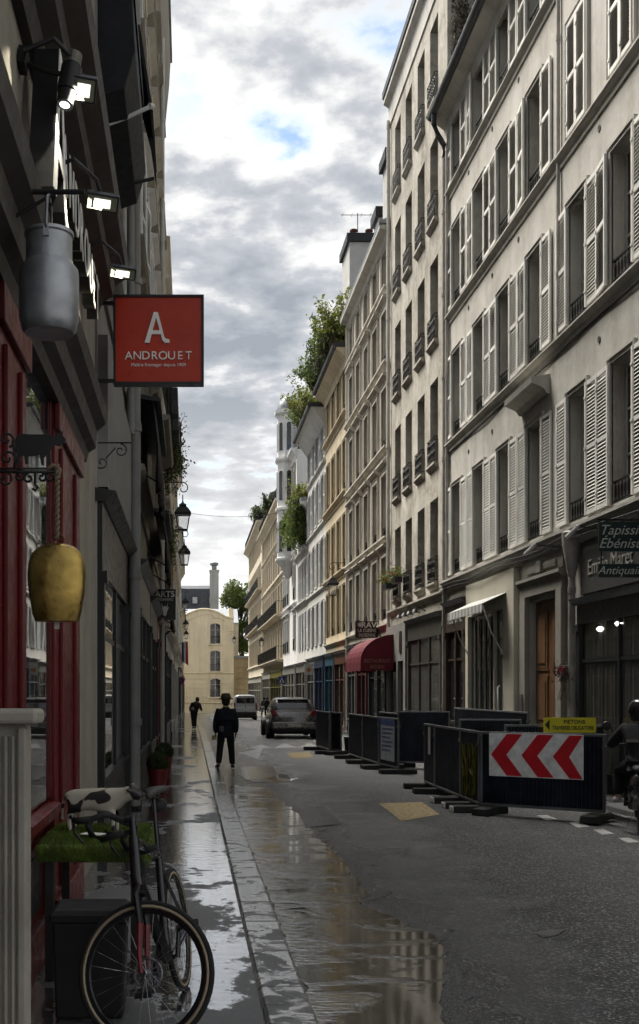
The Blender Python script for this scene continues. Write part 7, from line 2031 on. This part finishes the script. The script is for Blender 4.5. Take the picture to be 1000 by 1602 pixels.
man = person('man in brown hat and dark jacket walking away along the kerb', (0.80, 24.1, -0.05), R(0), stride, M_NAVYJ, M_BLACKT, M_SHOE, coat_len=0.20, bulk=1.18, hat=pmat('hat_felt_brown', (0.075, 0.06, 0.035), 0.9), hair=pmat('hair_dark', (0.02, 0.016, 0.013), 0.8))
man.scale = (1.0, 1.0, 1.0)
t = MB().box(-0.05, 0.05, -0.165, -0.135, -0.06, 0.06).build('hip_pouch', pmat('pouch_grey', (0.10, 0.10, 0.09), 0.7), None, bevel=0.01, loc=(0.80 - 0.10, 24.1, 0.85)); tag(t, 'small grey pouch at the back of the man in the hat', 'pouch')
t = MB().lathe([(0.0, 0.0), (0.035, 0.0), (0.035, 0.09), (0.02, 0.10), (0, 0.1)], 14).build('yellow_cup', pmat('cup_yellow', (0.5, 0.42, 0.1), 0.5), None, smooth='auto', loc=(0.80 - 0.275, 24.12, 0.60)); tag(t, 'small yellow cup in the hand of the man in the hat', 'cup')
lean = dict(stride); lean.update({'head': (0.20, 0.2, 1.46), 'neck': (0.16, 0.12, 1.29), 'chest': (0.10, 0.08, 1.10), 'pelvis': (0, 0, 0.86), 'shl': (-0.09, 0.06, 1.19), 'ell': (-0.18, 0.10, 0.95), 'wrl': (-0.1, 0.25, 0.80), 'shr': (0.28, 0.10, 1.17), 'elr': (0.36, 0.20, 0.95), 'wrr': (0.42, 0.38, 0.86),
                                  'anl': (-0.05, -0.08, 0.10), 'tol': (-0.06, 0.06, 0.04), 'knl': (-0.06, 0.05, 0.47), 'anr': (0.06, 0.06, 0.09), 'tor': (0.07, 0.2, 0.03), 'knr': (0.07, 0.1, 0.46)})
person('person in black stooping on the left pavement far ahead', (0.20, 51.0, g(51)), R(8), lean, pmat('coat_black', (0.010, 0.010, 0.011), 0.85), M_BLACKT, M_SHOE, hair=MATS['hair_dark'], coat_len=0.15, fing=False)
person('person in black walking on the right pavement beyond the car', (5.95, 84.0, 0.08 + g(84)), R(15), stride, MATS['coat_black'], M_BLACKT, M_SHOE, hair=MATS['hair_dark'], fing=False)
person('second person in black on the right pavement, farther than the other', (6.15, 90.0, 0.08 + g(90)), R(-20), {k: (v[0], -v[1] if k[:2] in ('an', 'to', 'kn') and False else v[1], v[2]) for k, v in stride.items()}, MATS['coat_black'], pmat('trouser_grey', (0.03, 0.03, 0.035), 0.85), M_SHOE, hair=MATS['hair_dark'], fing=False)

# ------------------------------------------------------------------ scooter and rider
sx, sy = 5.33, 12.75
sct = thing('motor_scooter', 'black motor scooter at the edge of the road beside the chevron barrier', 'scooter', (sx, sy, road_z(5.2)), math.atan2(0.94, 0.35) - PI / 2)
M_SCO = pmat('scooter_black', (0.012, 0.012, 0.013), 0.25, var=0.2, coat=0.5, bump=0.02)
for (y, nm) in ((0.0, 'rear'), (1.30, 'front')):
    w = MB().lathe([(0.16, -0.06), (0.23, -0.065), (0.265, -0.035), (0.27, 0), (0.265, 0.035), (0.23, 0.065), (0.16, 0.06), (0.16, -0.06)], 30, axis='x').build('wheel', M_TYRE, sct, smooth='auto', loc=(0, y, 0.27))
    MB().lathe([(0.0, -0.05), (0.04, -0.055), (0.05, -0.03), (0.14, -0.03), (0.165, -0.055), (0.165, 0.055), (0.14, 0.03), (0.05, 0.03), (0.04, 0.055), (0, 0.05)], 24, axis='x').build('rim', pmat('rim_dark', (0.05, 0.05, 0.05), 0.35, 0.6), w, smooth='auto')
def bx(y, w, zb, zt): return section(w, zb, zt, 0.15, 8, y, 3.0)
m_ = MB(); m_.loft([bx(-0.30, 0.06, 0.62, 0.72), bx(-0.18, 0.13, 0.48, 0.78), bx(0.1, 0.16, 0.40, 0.80), bx(0.35, 0.17, 0.32, 0.76), bx(0.50, 0.16, 0.28, 0.62), bx(0.58, 0.16, 0.26, 0.34), bx(0.85, 0.16, 0.26, 0.34)]); m_.build('body', M_SCO, sct, smooth='auto')
m_ = MB(); m_.loft([bx(-0.22, 0.10, 0.76, 0.84), bx(0.0, 0.14, 0.77, 0.86), bx(0.3, 0.15, 0.74, 0.82), bx(0.52, 0.11, 0.70, 0.78)]); m_.build('seat', M_RUB, sct, smooth=True)
m_ = MB(); m_.loft([[(a * 0.20, 0.86 + 0.03 * abs(a), 0.28), (a * 0.20, 0.90 + 0.03 * abs(a), 0.28), (a * 0.17, 1.06, 0.95), (a * 0.17, 1.0, 0.95)] for a in (-1, -0.5, 0, 0.5, 1)]); m_.build('leg_shield', M_SCO, sct)
m_ = MB(); m_.tube([(0, 1.22, 0.40), (0, 1.02, 1.0)], 0.035, 8); m_.tube([(-0.36, 0.92, 1.04), (-0.2, 0.98, 1.05), (0.2, 0.98, 1.05), (0.36, 0.92, 1.04)], 0.016, 8); m_.build('handlebar', M_RUB, sct, smooth='auto')
m_ = MB(); m_.loft([bx(0.95, 0.10, 0.96, 1.08), bx(1.06, 0.11, 0.94, 1.12), bx(1.16, 0.06, 0.98, 1.06)]); m_.build('headlamp_cowl', M_SCO, sct, smooth='auto')
m_ = MB(); m_.loft([bx(1.0, 0.05, 0.50, 0.56), bx(1.2, 0.085, 0.55, 0.60), bx(1.4, 0.08, 0.52, 0.57), bx(1.56, 0.04, 0.40, 0.46)]); m_.build('front_mudguard', M_SCO, sct, smooth='auto')
for s in (-1, 1):
    m_ = MB(); m_.tube([(s * 0.26, 0.96, 1.05), (s * 0.32, 1.0, 1.2), (s * 0.36, 1.0, 1.27)], 0.007, 6); m_.build('mirror_stem', M_IRON, sct)
    m_ = MB(); m_.lathe([(0.0, -0.02), (0.05, -0.015), (0.058, 0.0), (0.05, 0.008), (0, 0.008)], 16, (s * 0.40, 1.0, 1.28), 'y'); m_.build('mirror', M_IRON, sct, smooth='auto')
    m_ = MB(); m_.tube([(s * 0.30, 0.97, 1.03), (s * 0.38, 1.04, 1.02), (s * 0.42, 1.03, 1.02)], 0.006, 6); m_.build('brake_lever', MATS['chrome'], sct)
MB().box(-0.06, 0.06, -0.33, -0.29, 0.62, 0.68).build('tail_light', MATS['tail_red'], sct, bevel=0.01)
MB().tube([(0.12, 0.35, 0.30), (0.16, 0.1, 0.30), (0.17, -0.25, 0.36)], [0.03, 0.05, 0.055], 12).build('exhaust', pmat('exhaust_steel', (0.3, 0.3, 0.3), 0.3, 0.9), sct, smooth='auto')
MB().box(-0.07, 0.07, -0.30, -0.28, 0.40, 0.50).build('number_plate', pmat('plate_dirty', (0.12, 0.12, 0.11), 0.6), sct)
m_ = MB(); m_.loft([bx(-0.34, 0.06, 0.46, 0.50), bx(-0.15, 0.075, 0.55, 0.58), bx(0.1, 0.07, 0.5, 0.54)]); m_.build('rear_mudguard', M_SCO, sct, smooth='auto')
ride = {'head': (-0.02, 0.40, 1.50), 'neck': (-0.02, 0.36, 1.36), 'chest': (0, 0.28, 1.16), 'pelvis': (0, 0.15, 0.90), 'shl': (-0.20, 0.30, 1.27), 'ell': (-0.34, 0.50, 1.08), 'wrl': (-0.34, 0.80, 1.06), 'shr': (0.20, 0.30, 1.27), 'elr': (0.34, 0.50, 1.08), 'wrr': (0.34, 0.80, 1.06),
        'hpl': (-0.10, 0.17, 0.86), 'knl': (-0.26, 0.56, 0.76), 'anl': (-0.27, 0.50, 0.42), 'tol': (-0.30, 0.66, 0.37), 'hpr': (0.10, 0.17, 0.86), 'knr': (0.24, 0.56, 0.76), 'anr': (0.22, 0.52, 0.42), 'tor': (0.24, 0.68, 0.37)}
rd = person('scooter rider in black jacket and helmet at the right edge', (sx, sy, road_z(5.2)), math.atan2(0.94, 0.35) - PI / 2, ride, MATS['coat_black'], M_BLACKT, pmat('shoe_white', (0.40, 0.38, 0.39), 0.6), bulk=1.12)
m_ = MB(); c = Vector(ride['neck']) + Vector((0, 0.03, 0.13)); m_.lathe([(0.10, -0.135), (0.125, -0.10), (0.142, -0.03), (0.14, 0.04), (0.115, 0.10), (0.07, 0.135), (0.0, 0.148)], 28, tuple(c)); m_.build('helmet', M_SCO, rd, smooth='auto')
m_ = MB(); vv = []
for k in range(9):
    a = R(25 + k * 16.25)
    for z in (-0.05, 0.045): vv.append((c.x + 0.146 * math.cos(a), c.y + 0.148 * math.sin(a), c.z + z))
m_.add(vv, [(2 * k, 2 * k + 2, 2 * k + 3, 2 * k + 1) for k in range(8)]); o = m_.build('visor', glassmat('visor_glass', (0.02, 0.02, 0.022), 0.05, 0.8), rd, smooth=True); o.modifiers.new('solid', 'SOLIDIFY').thickness = 0.004

# cable across the street and small litter
pts = []
for k in range(17):
    tt = k / 16; pts.append((-0.8 + 7.3 * tt, 70, 1.7 + 280 * 70 / 1700 - 0.35 * math.sin(PI * tt)))
tag(MB().tube(pts, 0.012, 5).build('overhead_cable', M_IRON, None), 'thin cable slung across the street below the clouds', 'cable')
tw_ = MB().tube([(0, 0, 0.008), (0.05, 0.06, 0.012), (0.10, 0.09, 0.01)], 0.006, 5).build('twig', pmat('twig_pale', (0.4, 0.38, 0.33), 0.8), None, loc=(1.72, 5.55, road_z(1.75)))
tag(tw_, 'pale twig lying on the road by the puddle', 'twig')

bpy.data.scenes.remove(TMP)
